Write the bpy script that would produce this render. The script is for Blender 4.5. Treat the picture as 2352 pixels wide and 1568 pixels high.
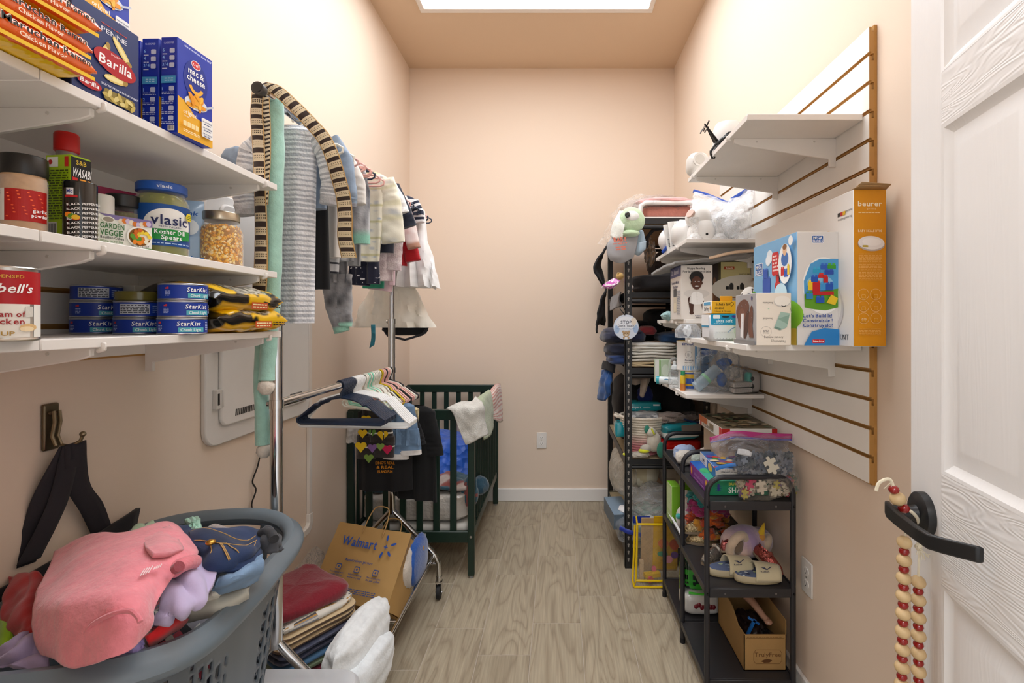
import bpy, bmesh, math, random
from mathutils import Vector, Matrix, noise
PI = math.pi
sc = bpy.context.scene
for o in list(bpy.data.objects):
    bpy.data.objects.remove(o)
# ------------------------------------------------------------------ camera
F, CX, CY, H = 1150.0, 1280.0, 738.0, 1.30       # focal length in px, vanishing point, eye height
cd = bpy.data.cameras.new('camera')
cd.sensor_width = 36.0
cd.lens = F / 2352.0 * 36.0
cd.shift_x = (1176.0 - CX) / 2352.0
cd.shift_y = (CY - 784.0) / 2352.0
cd.clip_start = 0.02
cam = bpy.data.objects.new('camera', cd)
cam.location = (0, 0, H)
cam.rotation_euler = (PI / 2, 0, 0)
sc.collection.objects.link(cam)
sc.camera = cam
# ------------------------------------------------------------------ exposure, world, lamps
sc.view_settings.view_transform = 'Standard'
sc.view_settings.look = 'None'
sc.view_settings.gamma = 1.0
sc.view_settings.use_curve_mapping = False
sc.view_settings.exposure = 0.0
sc.cycles.max_bounces = 8
sc.cycles.diffuse_bounces = 5
sc.cycles.transparent_max_bounces = 16
sc.cycles.caustics_reflective = False
sc.cycles.caustics_refractive = False
PANEL_STRENGTH = 5.9
w = bpy.data.worlds.new('hallway_light')
w.use_nodes = True
w.node_tree.nodes['Background'].inputs[0].default_value = (0.97, 0.98, 1.0, 1)
w.node_tree.nodes['Background'].inputs[1].default_value = 1.3
sc.world = w
la = bpy.data.lights.new('hall_ceiling_lamp', 'AREA')
la.shape = 'RECTANGLE'; la.size = 1.2; la.size_y = 0.6; la.energy = 30; la.color = (0.98, 1.0, 1.0)
lo = bpy.data.objects.new('hall_ceiling_lamp', la)
lo.location = (0.1, -1.3, 2.6); lo.rotation_euler = (math.radians(35), 0, 0)
sc.collection.objects.link(lo)

# ------------------------------------------------------------------ helpers
C = sc.collection
OFF = {}
def at(px, py, Y): return Vector(((px - CX) * Y / F, Y, H - (py - CY) * Y / F))
def atz(px, py, Z):
    Y = F * (H - Z) / (py - CY)
    return at(px, py, Y)
def lin(c):
    c = c.lstrip('#'); r = []
    for k in (0, 2, 4):
        v = int(c[k:k+2], 16) / 255.0
        r.append(v / 12.92 if v <= 0.04045 else ((v + 0.055) / 1.055) ** 2.4)
    return (r[0], r[1], r[2], 1.0)
_lc = {}
def col(c):
    if isinstance(c, str):
        if c not in _lc: _lc[c] = lin(c)
        return _lc[c]
    return c if len(c) == 4 else (*c, 1.0)
def mixc(a, b, t):
    a, b = col(a), col(b)
    return tuple(a[i] + (b[i] - a[i]) * t for i in range(3)) + (1.0,)
def N(p, s=1.0, seed=0.0):
    return noise.noise(Vector((p[0] * s + seed * 7.13, p[1] * s + seed * 3.7, p[2] * s - seed * 5.1)))

class MB:
    def __init__(s, c='#ffffff'):
        s.v = []; s.f = []; s.c = []; s.m = []; s.col = c; s.M = None; s.mi = 0
    def vert(s, p):
        p = Vector(p)
        if s.M is not None: p = s.M @ p
        s.v.append(p); return len(s.v) - 1
    def face(s, idx, c=None):
        s.f.append(tuple(idx)); s.c.append(col(c if c is not None else s.col)); s.m.append(s.mi)
    def box(s, a, b, c=None, faces=None):
        # faces: dict of colours by '-x','+x','-y','+y','-z','+z'
        x0, y0, z0 = a; x1, y1, z1 = b
        i = [s.vert(p) for p in ((x0,y0,z0),(x1,y0,z0),(x1,y1,z0),(x0,y1,z0),(x0,y0,z1),(x1,y0,z1),(x1,y1,z1),(x0,y1,z1))]
        for k, q in (('-z',(0,3,2,1)),('+z',(4,5,6,7)),('-y',(0,1,5,4)),('+x',(1,2,6,5)),('+y',(2,3,7,6)),('-x',(3,0,4,7))):
            s.face([i[j] for j in q], (faces or {}).get(k, c))
    def cb(s, ctr, size, c=None, rz=0, rx=0, ry=0, faces=None):
        old = s.M
        m = Matrix.Translation(Vector(ctr)) @ Matrix.Rotation(rz,4,'Z') @ Matrix.Rotation(ry,4,'Y') @ Matrix.Rotation(rx,4,'X')
        s.M = m if old is None else old @ m
        h = [k / 2 for k in size]
        s.box((-h[0],-h[1],-h[2]), (h[0],h[1],h[2]), c, faces)
        s.M = old
    def poly(s, pts, c=None): s.face([s.vert(p) for p in pts], c)
    def prism(s, pts, d, c=None, cside=None):
        # pts: 3-D loop, d: extrusion vector
        d = Vector(d); n = len(pts)
        a = [s.vert(p) for p in pts]; b = [s.vert(Vector(p) + d) for p in pts]
        s.face(a[::-1], c); s.face(b, c)
        for k in range(n):
            s.face((a[k], a[(k+1)%n], b[(k+1)%n], b[k]), cside if cside is not None else c)
    def rings(s, R, c=None, closed=True, cap0=True, cap1=True, loop=False):
        # R: list of rings (lists of points); c: colour or f(ring, j)
        ids = [[s.vert(p) for p in r] for r in R]
        n = len(R[0]); K = len(R)
        for i in range(K if loop else K - 1):
            A, B = ids[i], ids[(i+1) % K]
            for j in range(n if closed else n - 1):
                s.face((A[j], A[(j+1)%n], B[(j+1)%n], B[j]), c(i, j) if callable(c) else c)
        if not loop:
            if cap0: s.face(ids[0][::-1], c(0, 0) if callable(c) else c)
            if cap1: s.face(ids[-1], c(K-2, 0) if callable(c) else c)
    def tube(s, pts, r, n=8, c=None, cap=True, loop=False, flat=1.0, up=None):
        P = [Vector(p) for p in pts]; K = len(P); R = []
        u = None
        for i in range(K):
            if loop: t = P[(i+1)%K] - P[(i-1)%K]
            else: t = P[min(i+1,K-1)] - P[max(i-1,0)]
            if t.length < 1e-9: t = Vector((0,0,1))
            t.normalize()
            if up is not None: u = Vector(up) - t * t.dot(Vector(up))
            elif u is None:
                a = Vector((0,0,1)) if abs(t.z) < 0.9 else Vector((1,0,0))
                u = a - t * t.dot(a)
            else: u = u - t * t.dot(u)
            u.normalize(); w_ = t.cross(u)
            rr = r[i] if isinstance(r, (list, tuple)) else r
            R.append([P[i] + (u * math.cos(2*PI*k/n) + w_ * math.sin(2*PI*k/n) * flat) * rr for k in range(n)])
        s.rings(R, c, True, cap, cap, loop)
    def lathe(s, prof, n=28, c=None, ctr=(0,0,0), arc=2*PI, a0=0.0):
        # prof: (r, z[, colour]) up the axis; ring colour belongs to the band that starts there
        cx, cy, cz = ctr
        R = [[(cx + q[0]*math.cos(a0+arc*k/n), cy + q[0]*math.sin(a0+arc*k/n), cz + q[1]) for k in range(n)] for q in prof]
        s.rings(R, (lambda i, j: prof[i][2] if len(prof[i]) > 2 else c))
    def grid(s, fn, nu, nv, c=None):
        ids = [[s.vert(fn(i/nu, j/nv)) for i in range(nu+1)] for j in range(nv+1)]
        for j in range(nv):
            for i in range(nu):
                s.face((ids[j][i], ids[j][i+1], ids[j+1][i+1], ids[j+1][i]), c((i+.5)/nu, (j+.5)/nv) if callable(c) else c)
    def blob(s, ctr, rad, c=None, e=1.0, amp=0.0, fr=8.0, seed=0, nu=28, nv=16, rz=0, flatb=None):
        # superellipsoid with noise wrinkles
        def sg(x): return math.copysign(abs(x) ** e, x)
        m = Matrix.Translation(Vector(ctr)) @ Matrix.Rotation(rz, 4, 'Z')
        def fn(u, v):
            a, b = 2*PI*u, PI*(v-.5)
            d = Vector((sg(math.cos(b))*sg(math.cos(a)), sg(math.cos(b))*sg(math.sin(a)), sg(math.sin(b))))
            k = 1 + amp * (1.1*N(d, fr*.55, seed) + .7*N(Vector((d.x, d.y*.4+.3*d.z, d.z)), fr*1.25, seed+3) + .3*N(d, fr*2.4, seed+6))
            p = Vector((d.x*rad[0]*k, d.y*rad[1]*k, d.z*rad[2]*k))
            if flatb is not None and p.z < -rad[2]*flatb: p.z = -rad[2]*flatb
            return m @ p
        s.grid(fn, nu, nv, (lambda u, v: c(fn(u, v))) if callable(c) else c)
    def patch(s, G, nu=24, nv=24, c=None, wr=0.0, fr=20.0, seed=0, st=(1,1), fo=None):
        # G: control grid of (px,py,Y) tuples or Vectors; smooth Bezier-like surface with wrinkles
        P = [[g if isinstance(g, Vector) else at(*g) for g in row] for row in G]
        def cr(p, t):
            n = len(p) - 1; x = t * n; i = min(int(x), n-1); f = x - i
            a = p[i-1] if i > 0 else p[i]*2 - p[i+1]; b = p[i]; d = p[i+1]
            e = p[i+2] if i+2 <= n else d*2 - b
            return 0.5*((2*b) + (d-a)*f + (2*a-5*b+4*d-e)*f*f + (3*b-a-3*d+e)*f*f*f)
        def base(u, v): return cr([cr(r, u) for r in P], v)
        def fn(u, v):
            p = base(u, v)
            if wr or fo:
                nn = (base(min(u+.02,1), v) - base(max(u-.02,0), v)).cross(base(u, min(v+.02,1)) - base(u, max(v-.02,0)))
                if nn.length > 1e-9: nn.normalize()
                q = Vector((p.x*st[0], p.y, p.z*st[1]))
                p = p + nn * wr * (N(q, fr, seed) + .5*N(q, fr*2.1, seed+5))
                if fo:
                    am, kf, th = fo; w0 = N(Vector((u*2.2, v*2.2, seed)), 1.0, seed+2)
                    p = p + nn * am * (math.sin(kf*(u*math.cos(th)+v*math.sin(th))+2.6*w0) * (.45+.8*max(0, N(Vector((u*3, v*3, 7)), 1.0, seed+8)+.35)))
            return p
        s.last = fn
        s.grid(fn, nu, nv, c)

def smooth(pts, k=6):
    P = [Vector(p) for p in pts]; out = []
    for i in range(len(P)-1):
        a = P[i-1] if i else P[0]*2-P[1]; b = P[i]; d = P[i+1]; e = P[i+2] if i+2 < len(P) else d*2-b
        for q in range(k):
            f = q/k; out.append(.5*((2*b)+(d-a)*f+(2*a-5*b+4*d-e)*f*f+(3*b-a-3*d+e)*f**3))
    return out + [P[-1]]
def link(o, parent=None):
    C.objects.link(o)
    if parent is not None: o.parent = parent
    return o
def props(o, label=None, cat=None, group=None, kind=None):
    if label: o['label'] = label
    if cat: o['category'] = cat
    if group: o['group'] = group
    if kind: o['kind'] = kind
    return o
def thing(name, label, cat, loc=(0,0,0), rz=0.0, group=None, rx=0.0, ry=0.0):
    o = bpy.data.objects.new(name, None); o.empty_display_size = 0.05
    o.location = Vector(loc); o.rotation_euler = (rx, ry, rz)
    OFF[o] = (Vector(loc), rz or rx or ry)
    link(o); return props(o, label, cat, group)
def put(mb, name, mat, parent=None, local=False, loc=None, bv=0, seg=2, sub=0, solid=0, ang=38, off=0.0, flat=False, vc=False):
    """link the builder as ONE mesh; world coordinates unless local"""
    me = bpy.data.meshes.new(name)
    o_ = Vector((0,0,0))
    if not local:
        if parent is not None: o_ = OFF[parent][0]
        elif loc is not None: o_ = Vector(loc)
        else:
            n = max(1, len(mb.v))
            o_ = Vector((sum(v.x for v in mb.v)/n, sum(v.y for v in mb.v)/n, min(v.z for v in mb.v)))
    me.from_pydata([tuple(v - o_) for v in mb.v], [], mb.f)
    me.update()
    a = me.attributes.new('Col', 'FLOAT_COLOR', 'CORNER')
    buf = []
    if vc:
        acc = [[0.0, 0.0, 0.0, 0] for _ in mb.v]
        for p, c in zip(mb.f, mb.c):
            for k in p:
                a_ = acc[k]; a_[0] += c[0]; a_[1] += c[1]; a_[2] += c[2]; a_[3] += 1
        vcs = [(a_[0]/max(1,a_[3]), a_[1]/max(1,a_[3]), a_[2]/max(1,a_[3]), 1.0) for a_ in acc]
        for p in mb.f:
            for k in p: buf.extend(vcs[k])
    else:
        for p, c in zip(mb.f, mb.c): buf.extend(c * len(p))
    a.data.foreach_set('color', buf)
    for m in (mat if isinstance(mat, (list, tuple)) else [mat]): me.materials.append(m)
    if any(mb.m): me.polygons.foreach_set('material_index', mb.m)
    if not flat:
        me.polygons.foreach_set('use_smooth', [True]*len(me.polygons))
        me.set_sharp_from_angle(angle=math.radians(ang))
    ob = bpy.data.objects.new(name, me)
    if parent is None:
        if loc is not None: ob.location = Vector(loc)
        elif not local: ob.location = o_
        OFF[ob] = (Vector(ob.location), 0)
    else: OFF[ob] = OFF[parent]
    link(ob, parent)
    if bv:
        m = ob.modifiers.new('bevel', 'BEVEL'); m.width = bv; m.segments = seg; m.limit_method = 'ANGLE'; m.angle_limit = math.radians(40)
    if solid:
        m = ob.modifiers.new('thickness', 'SOLIDIFY'); m.thickness = solid; m.offset = off
    if sub:
        m = ob.modifiers.new('smooth', 'SUBSURF'); m.levels = sub; m.render_levels = sub
    return ob
def copy_tree(o, parent=None):
    c = o.copy(); link(c)
    if parent is not None: c.parent = parent
    OFF[c] = OFF.get(o, (Vector((0,0,0)), 0))
    for ch in list(o.children): copy_tree(ch, c)
    return c

# ------------------------------------------------------------------ materials (colour comes from the faces)
def mk(name, rough=.5, metal=0.0, bump=None, sheen=0.0, coat=0.0, spec=.5, var=0.0, vs=6.0, see=None, trans=0.0, wave=None):
    m = bpy.data.materials.new(name); m.use_nodes = True
    nt = m.node_tree; n = nt.nodes; L = nt.links
    b = n['Principled BSDF']
    at_ = n.new('ShaderNodeAttribute'); at_.attribute_name = 'Col'
    src = at_.outputs['Color']
    tc = n.new('ShaderNodeTexCoord')
    if var:
        nz = n.new('ShaderNodeTexNoise'); nz.inputs['Scale'].default_value = vs; nz.inputs['Detail'].default_value = 4
        L.new(tc.outputs['Object'], nz.inputs['Vector'])
        mr = n.new('ShaderNodeMapRange'); mr.inputs['From Min'].default_value = .3; mr.inputs['From Max'].default_value = .7
        mr.inputs['To Min'].default_value = 1 - var; mr.inputs['To Max'].default_value = 1 + var*.6
        L.new(nz.outputs['Fac'], mr.inputs['Value'])
        vm = n.new('ShaderNodeVectorMath'); vm.operation = 'SCALE'
        L.new(src, vm.inputs[0]); L.new(mr.outputs['Result'], vm.inputs['Scale'])
        src = vm.outputs['Vector']
    L.new(src, b.inputs['Base Color'])
    b.inputs['Roughness'].default_value = rough
    b.inputs['Metallic'].default_value = metal
    b.inputs['Specular IOR Level'].default_value = spec
    if sheen: b.inputs['Sheen Weight'].default_value = sheen
    if coat: b.inputs['Coat Weight'].default_value = coat; b.inputs['Coat Roughness'].default_value = .1
    if trans: b.inputs['Transmission Weight'].default_value = trans
    if bump:
        kind, s, st, d = bump
        if kind == 'noise':
            t = n.new('ShaderNodeTexNoise'); t.inputs['Scale'].default_value = s; t.inputs['Detail'].default_value = 3; o = t.outputs['Fac']
        elif kind == 'voro':
            t = n.new('ShaderNodeTexVoronoi'); t.inputs['Scale'].default_value = s; o = t.outputs['Distance']
        else:
            t = n.new('ShaderNodeTexWave'); t.inputs['Scale'].default_value = s; t.inputs['Distortion'].default_value = 3; t.bands_direction = 'DIAGONAL'; o = t.outputs['Fac']
        L.new(tc.outputs['Object'], t.inputs['Vector'])
        bp = n.new('ShaderNodeBump'); bp.inputs['Strength'].default_value = st; bp.inputs['Distance'].default_value = d
        L.new(o, bp.inputs['Height']); L.new(bp.outputs['Normal'], b.inputs['Normal'])
        if see is not None: see_n = bp.outputs['Normal']
    if see is not None:
        tr = n.new('ShaderNodeBsdfTransparent'); mx = n.new('ShaderNodeMixShader'); lw = n.new('ShaderNodeLayerWeight')
        lw.inputs['Blend'].default_value = see[1]
        if bump: L.new(see_n, lw.inputs['Normal'])
        mr = n.new('ShaderNodeMapRange'); mr.inputs['To Min'].default_value = see[0]; mr.inputs['To Max'].default_value = see[2]
        L.new(lw.outputs['Facing'], mr.inputs['Value']); L.new(mr.outputs['Result'], mx.inputs['Fac'])
        L.new(tr.outputs[0], mx.inputs[1]); L.new(b.outputs[0], mx.inputs[2])
        L.new(mx.outputs[0], n['Material Output'].inputs['Surface'])
    return m
PAINT = mk('painted_metal', .5, var=.04)
WHITEB = mk('white_melamine', .42, var=.03, vs=9)
MDF = mk('raw_fibreboard', .85, bump=('noise', 300, .15, .001), var=.12, vs=30)
CARD = mk('printed_card', .42, spec=.4)
PRINT = mk('printed_ink', .42, spec=.35)
PLAST = mk('moulded_plastic', .35)
GLOSS = mk('glossy_plastic', .15, coat=.3)
RUBBER = mk('black_rubber', .7)
CHROME = mk('chrome', .12, 1.0)
STEEL = mk('tinplate', .3, 1.0)
BLKM = mk('black_powder_coat', .42, bump=('noise', 260, .06, .0006))
CLOTH = mk('soft_cloth', .92, sheen=.25, bump=('noise', 220, .25, .0012), var=.08, vs=14)
FLEECE = mk('fleece', .95, sheen=.4, bump=('noise', 120, .6, .003), var=.1, vs=40)
TERRY = mk('terry_knit', .95, sheen=.3, bump=('voro', 160, .5, .003), var=.12, vs=30)
DENIM = mk('denim', .85, sheen=.1, bump=('noise', 500, .3, .001), var=.22, vs=25)
QUILT = mk('quilted_satin', .5, sheen=.2, bump=('voro', 26, .9, .012), var=.1)
GLITTER = mk('glitter_leather', .22, .75, bump=('noise', 160, .8, .004), var=.25, vs=140)
PAPER = mk('kraft_paper', .72, bump=('noise', 7, .35, .012), var=.07, vs=7)
BAG = mk('clear_film', .10, see=(.04, .3, .62), bump=('noise', 30, 1.0, .03), spec=.9)
MILKY = mk('milky_film', .18, see=(.26, .35, .8), bump=('noise', 24, .9, .025), spec=.7)
GLASS = mk('clear_glass', .04, see=(.035, .2, .7), spec=.8)
CLEARP = mk('frosted_plastic', .3, see=(.45, .4, .8))
DARKC = mk('black_cloth', .9, sheen=.05, bump=('noise', 160, .2, .002), var=.15, vs=12)
WOOD = mk('turned_wood', .5, var=.12, vs=25, bump=('wave', 40, .15, .001))
GREENW = mk('green_painted_wood', .4, var=.08, vs=16)

# ------------------------------------------------------------------ print: flat shapes and letters laid on planes or round cylinders
class Pl:
    def __init__(s, o, u, v):
        s.o, s.u, s.v = Vector(o), Vector(u).normalized(), Vector(v).normalized(); s.n = s.u.cross(s.v)
    def __call__(s, a, b, h=0.0): return s.o + s.u*a + s.v*b + s.n*h
class Cy:
    def __init__(s, c, r, z, th=-PI/2): s.c, s.r, s.z, s.th = c, r, z, th
    def __call__(s, a, b, h=0.0):
        t = s.th + a / s.r
        return Vector((s.c[0] + (s.r+h)*math.cos(t), s.c[1] + (s.r+h)*math.sin(t), s.z + b))
_gl = {}
def glyph(ch, bold):
    k = (ch, bold)
    if k in _gl: return _gl[k]
    cu = bpy.data.curves.new('g', 'FONT'); cu.body = ch; cu.size = 1.0; cu.resolution_u = 2
    if bold: cu.offset = 0.018 if bold is True else bold
    ob = bpy.data.objects.new('g', cu)
    me = ob.to_mesh()
    vs = [(v.co.x, v.co.y) for v in me.vertices]; fs = [tuple(p.vertices) for p in me.polygons]
    ob.to_mesh_clear(); bpy.data.objects.remove(ob); bpy.data.curves.remove(cu)
    x0 = min((v[0] for v in vs), default=0); x1 = max((v[0] for v in vs), default=.25)
    _gl[k] = (vs, fs, x0, x1); return _gl[k]
class PR:
    def __init__(s, S): s.S = S; s.mb = MB(); s.h = .0003; s.cyl = isinstance(S, Cy)
    def to(s, S): s.S = S; s.cyl = isinstance(S, Cy); s.h = .0003; return s
    def lay(s): s.h += .00012; return s.h
    def rect(s, a0, b0, a1, b1, c):
        h = s.lay(); n = max(1, int(abs(a1-a0)/.003)) if s.cyl else 1
        for k in range(n):
            x, y = a0+(a1-a0)*k/n, a0+(a1-a0)*(k+1)/n
            s.mb.poly([s.S(x,b0,h), s.S(y,b0,h), s.S(y,b1,h), s.S(x,b1,h)], c)
        return s
    def poly(s, pts, c):
        h = s.lay(); s.mb.poly([s.S(a,b,h) for a, b in pts], c); return s
    def ell(s, a, b, ra, rb, c, n=18, rot=0.0, a0=0.0, a1=2*PI):
        h = s.lay(); cr, sr = math.cos(rot), math.sin(rot)
        if s.cyl and a0 == 0.0:
            m = max(4, int(2*ra/.003))
            for k in range(m):
                x, y = a-ra*math.cos(PI*k/m), a-ra*math.cos(PI*(k+1)/m); p, q = rb*math.sin(PI*k/m), rb*math.sin(PI*(k+1)/m)
                pts = [s.S(x,b-p,h), s.S(y,b-q,h), s.S(y,b+q,h), s.S(x,b+p,h)]
                s.mb.poly(pts[1:] if k == 0 else (pts[:2]+pts[3:] if k == m-1 else pts), c)
            return s
        def P(k, q):
            t = a0 + (a1-a0)*k/n; x, y = ra*q*math.cos(t), rb*q*math.sin(t)
            return s.S(a + x*cr - y*sr, b + x*sr + y*cr, h)
        qs = (0, .5, 1) if s.cyl else (0, 1)
        for k in range(n):
            for q0, q1 in zip(qs, qs[1:]):
                p = [P(k,q1), P(k+1,q1)] + ([P(k,q0)] if q0 == 0 else [P(k+1,q0), P(k,q0)])
                s.mb.poly(p, c)
        return s
    def ring(s, a, b, r, wd, c, n=20, rb=None, a0=0.0, a1=2*PI):
        h = s.lay(); rb = rb or r
        for k in range(n):
            t, u = a0+(a1-a0)*k/n, a0+(a1-a0)*(k+1)/n
            s.mb.poly([s.S(a+(r+e)*math.cos(q), b+(rb+e)*math.sin(q), h) for q, e in ((t,-wd/2),(t,wd/2),(u,wd/2),(u,-wd/2))], c)
        return s
    def rrect(s, a0, b0, a1, b1, r, c):
        pts = []
        for x, y, q in ((a1-r,b1-r,0),(a0+r,b1-r,1),(a0+r,b0+r,2),(a1-r,b0+r,3)):
            for k in range(5):
                t = (q + k/4)*PI/2; pts.append((x+r*math.cos(t), y+r*math.sin(t)))
        return s.poly(pts, c)
    def line(s, pts, wd, c):
        h = s.lay()
        for (x0,y0),(x1,y1) in zip(pts, pts[1:]):
            d = math.hypot(x1-x0, y1-y0) or 1; nx, ny = -(y1-y0)/d*wd/2, (x1-x0)/d*wd/2
            s.mb.poly([s.S(x0+nx,y0+ny,h), s.S(x0-nx,y0-ny,h), s.S(x1-nx,y1-ny,h), s.S(x1+nx,y1+ny,h)], c)
        return s
    def text(s, t, a, b, hh, c, w=None, al='c', sk=0.0, rot=0.0, bold=True, arc=0.0, gap=.085):
        h = s.lay() + (.0005 if s.cyl else 0); sc_ = hh / .70; x = 0.0; gs = []
        for ch in t:
            if ch == ' ': x += .26; continue
            vs, fs, x0, x1 = glyph(ch, bold); gs.append((x - x0, vs, fs)); x += x1 - x0 + gap
        x -= gap
        sx = sc_ if w is None else w / max(x, 1e-6)
        x_off = {'c': -x*sx/2, 'l': 0, 'r': -x*sx}[al]
        cr, sr = math.cos(rot), math.sin(rot)
        for ox, vs, fs in gs:
            ids = []
            for vx, vy in vs:
                X, Y = x_off + (ox+vx)*sx + sk*vy*sc_, vy*sc_
                if arc: Y -= arc * (X*X)
                ids.append(s.mb.vert(s.S(a + X*cr - Y*sr, b + X*sr + Y*cr, h)))
            for f in fs: s.mb.face([ids[k] for k in f], c)
        return s
    def lines(s, a0, b0, a1, b1, n, c, seed=0, wd=.5):
        # rows of illegible fine print
        rd = random.Random(seed); dh = (b1-b0)/n
        for k in range(n):
            b = b1 - dh*(k+.5); a = a0; h = s.h + .0002
            while a < a1 - dh*.5:
                l = min(a1-a, dh*rd.uniform(.8, 2.6))
                s.mb.poly([s.S(a,b-dh*wd/2,h), s.S(a+l,b-dh*wd/2,h), s.S(a+l,b+dh*wd/2,h), s.S(a,b+dh*wd/2,h)], c)
                a += l + dh*.45
        s.lay(); s.lay(); return s
    def bars(s, a0, b0, a1, b1, c='#111111', seed=1):
        rd = random.Random(seed); a = a0; h = s.lay()
        while a < a1:
            l = rd.choice((.0006,.0009,.0014)); s.mb.poly([s.S(a,b0,h), s.S(min(a+l,a1),b0,h), s.S(min(a+l,a1),b1,h), s.S(a,b1,h)], c); a += l + rd.choice((.0006,.001))
        return s
    def put(s, name, parent, local=False, mat=None): return put(s.mb, name, mat or PRINT, parent, local=local, flat=True)
# ================================================================== the room
XL, XR, YB, ZC, YF = -1.07, 0.847, 3.63, 3.134, 0.17
def surf(name, base, rough=.8, bump=None):
    m = mk(name, rough, bump=bump, var=.02, vs=2.0); return m
WALLM = mk('peach_wall_paint', .82, bump=('noise', 60, .10, .002), spec=.25)
CEILM = mk('peach_ceiling_paint', .9, bump=('noise', 60, .08, .002), spec=.2)
TRIMM = mk('white_trim_paint', .4)
WALLC, CEILC = '#e6d3c0', '#dcc3a7'
def struct(mb, name, mat, parent=None, **k):
    o = put(mb, name, mat, parent, loc=(0,0,0) if parent is None else None, **k)
    if parent is None: o['kind'] = 'structure'
    return o
b = MB(WALLC); b.box((XL-.1, YF-.14, 0), (XL, YB+.1, ZC)); WL = struct(b, 'wall_left', WALLM)
b = MB(WALLC); b.box((XR, YF-.14, 0), (XR+.1, YB+.1, ZC)); WR = struct(b, 'wall_right', WALLM)
b = MB(WALLC); b.box((XL, YB, 0), (XR, YB+.1, ZC)); WB = struct(b, 'wall_back', WALLM)
b = MB(WALLC); b.box((XL, YF-.14, 0), (-.30, YF, ZC)); b.box((.585, YF-.14, 0), (XR, YF, ZC)); b.box((-.30, YF-.14, 2.06), (.585, YF, ZC))
struct(b, 'wall_front', WALLM)
b = MB(CEILC); b.box((XL-.1, YF-.14, ZC), (XR+.1, YB+.1, ZC+.1)); struct(b, 'ceiling', CEILM)
# ceiling panel lamp: flush frame with a bright diffuser
lp = thing('ceiling_panel_light', 'bright white square panel light set in a pale frame in the ceiling', 'ceiling light', (-.12, 2.2, ZC))
lx0, lx1, ly0, ly1 = -.775, .53, .95, 2.915
fr = MB('#e9e2da')
for a, c_ in (((lx0-.03,ly1,ZC-.016),(lx1+.03,ly1+.04,ZC)), ((lx0-.03,ly0-.04,ZC-.016),(lx1+.03,ly0,ZC)),
              ((lx0-.03,ly0,ZC-.016),(lx0,ly1,ZC)), ((lx1,ly0,ZC-.016),(lx1+.03,ly1,ZC))):
    fr.box(a, c_)
put(fr, 'light_frame', TRIMM, lp, bv=.004)
EM = bpy.data.materials.new('lamp_diffuser'); EM.use_nodes = True
bs = EM.node_tree.nodes['Principled BSDF']; bs.inputs['Base Color'].default_value = (.9,.9,.9,1)
bs.inputs['Emission Color'].default_value = (.94, 1.0, 1.07, 1); bs.inputs['Emission Strength'].default_value = PANEL_STRENGTH
d = MB(); d.box((lx0, ly0, ZC-.010), (lx1, ly1, ZC-.004)); put(d, 'diffuser', EM, lp)
# baseboards
def board(name, a, c_):
    m = MB('#ece8e4'); m.box(a, c_); return struct(m, name, TRIMM, bv=.004)
board('baseboard_back', (XL, YB-.014, 0), (XR, YB, .092))
board('baseboard_left', (XL, YF, 0), (XL+.014, YB-.014, .092))
board('baseboard_right', (XR-.014, YF+.2, 0), (XR, YB-.014, .092))
# floor: grout bed with one wood-look tile per piece
FW = bpy.data.materials.new('wood_look_tile'); FW.use_nodes = True
nt = FW.node_tree; n = nt.nodes; L = nt.links; bs = n['Principled BSDF']
tc = n.new('ShaderNodeTexCoord'); oi = n.new('ShaderNodeObjectInfo')
mp = n.new('ShaderNodeMapping'); mp.inputs['Scale'].default_value = (1.0, .16, 1.0)
sep = n.new('ShaderNodeCombineXYZ'); mu = n.new('ShaderNodeMath'); mu.operation = 'MULTIPLY'; mu.inputs[1].default_value = 37.0
L.new(oi.outputs['Random'], mu.inputs[0])
for k in range(3): L.new(mu.outputs[0], sep.inputs[k])
L.new(tc.outputs['Object'], mp.inputs['Vector'])
ad = n.new('ShaderNodeVectorMath'); ad.operation = 'ADD'; L.new(mp.outputs[0], ad.inputs[0]); L.new(sep.outputs[0], ad.inputs[1])
nz = n.new('ShaderNodeTexNoise'); nz.inputs['Scale'].default_value = 9; nz.inputs['Detail'].default_value = 2.0; nz.inputs['Roughness'].default_value = .4; nz.inputs['Distortion'].default_value = .6
L.new(ad.outputs[0], nz.inputs['Vector'])
mm = n.new('ShaderNodeMath'); mm.operation = 'MULTIPLY'; mm.inputs[1].default_value = 8.0; L.new(nz.outputs['Fac'], mm.inputs[0])
pp = n.new('ShaderNodeMath'); pp.operation = 'FRACT'; L.new(mm.outputs[0], pp.inputs[0])
r1 = n.new('ShaderNodeValToRGB'); e = r1.color_ramp.elements
e[0].position = 0; e[0].color = lin('#9b8d78'); e[1].position = .14; e[1].color = lin('#aea089')
x = e.new(.55); x.color = lin('#b4a790'); x = e.new(.9); x.color = lin('#a89a83'); x = e.new(1.0); x.color = lin('#9b8d78')
L.new(pp.outputs[0], r1.inputs[0])
n2 = n.new('ShaderNodeTexNoise'); n2.inputs['Scale'].default_value = 150; n2.inputs['Detail'].default_value = 3
mp2 = n.new('ShaderNodeMapping'); mp2.inputs['Scale'].default_value = (1, .03, 1); L.new(tc.outputs['Object'], mp2.inputs['Vector']); L.new(mp2.outputs[0], n2.inputs['Vector'])
r2 = n.new('ShaderNodeMapRange'); r2.inputs['From Min'].default_value = .3; r2.inputs['From Max'].default_value = .7; r2.inputs['To Min'].default_value = .74; r2.inputs['To Max'].default_value = 1.0
L.new(n2.outputs['Fac'], r2.inputs['Value'])
r3 = n.new('ShaderNodeMapRange'); r3.inputs['To Min'].default_value = .90; r3.inputs['To Max'].default_value = 1.08; L.new(oi.outputs['Random'], r3.inputs['Value'])
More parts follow.
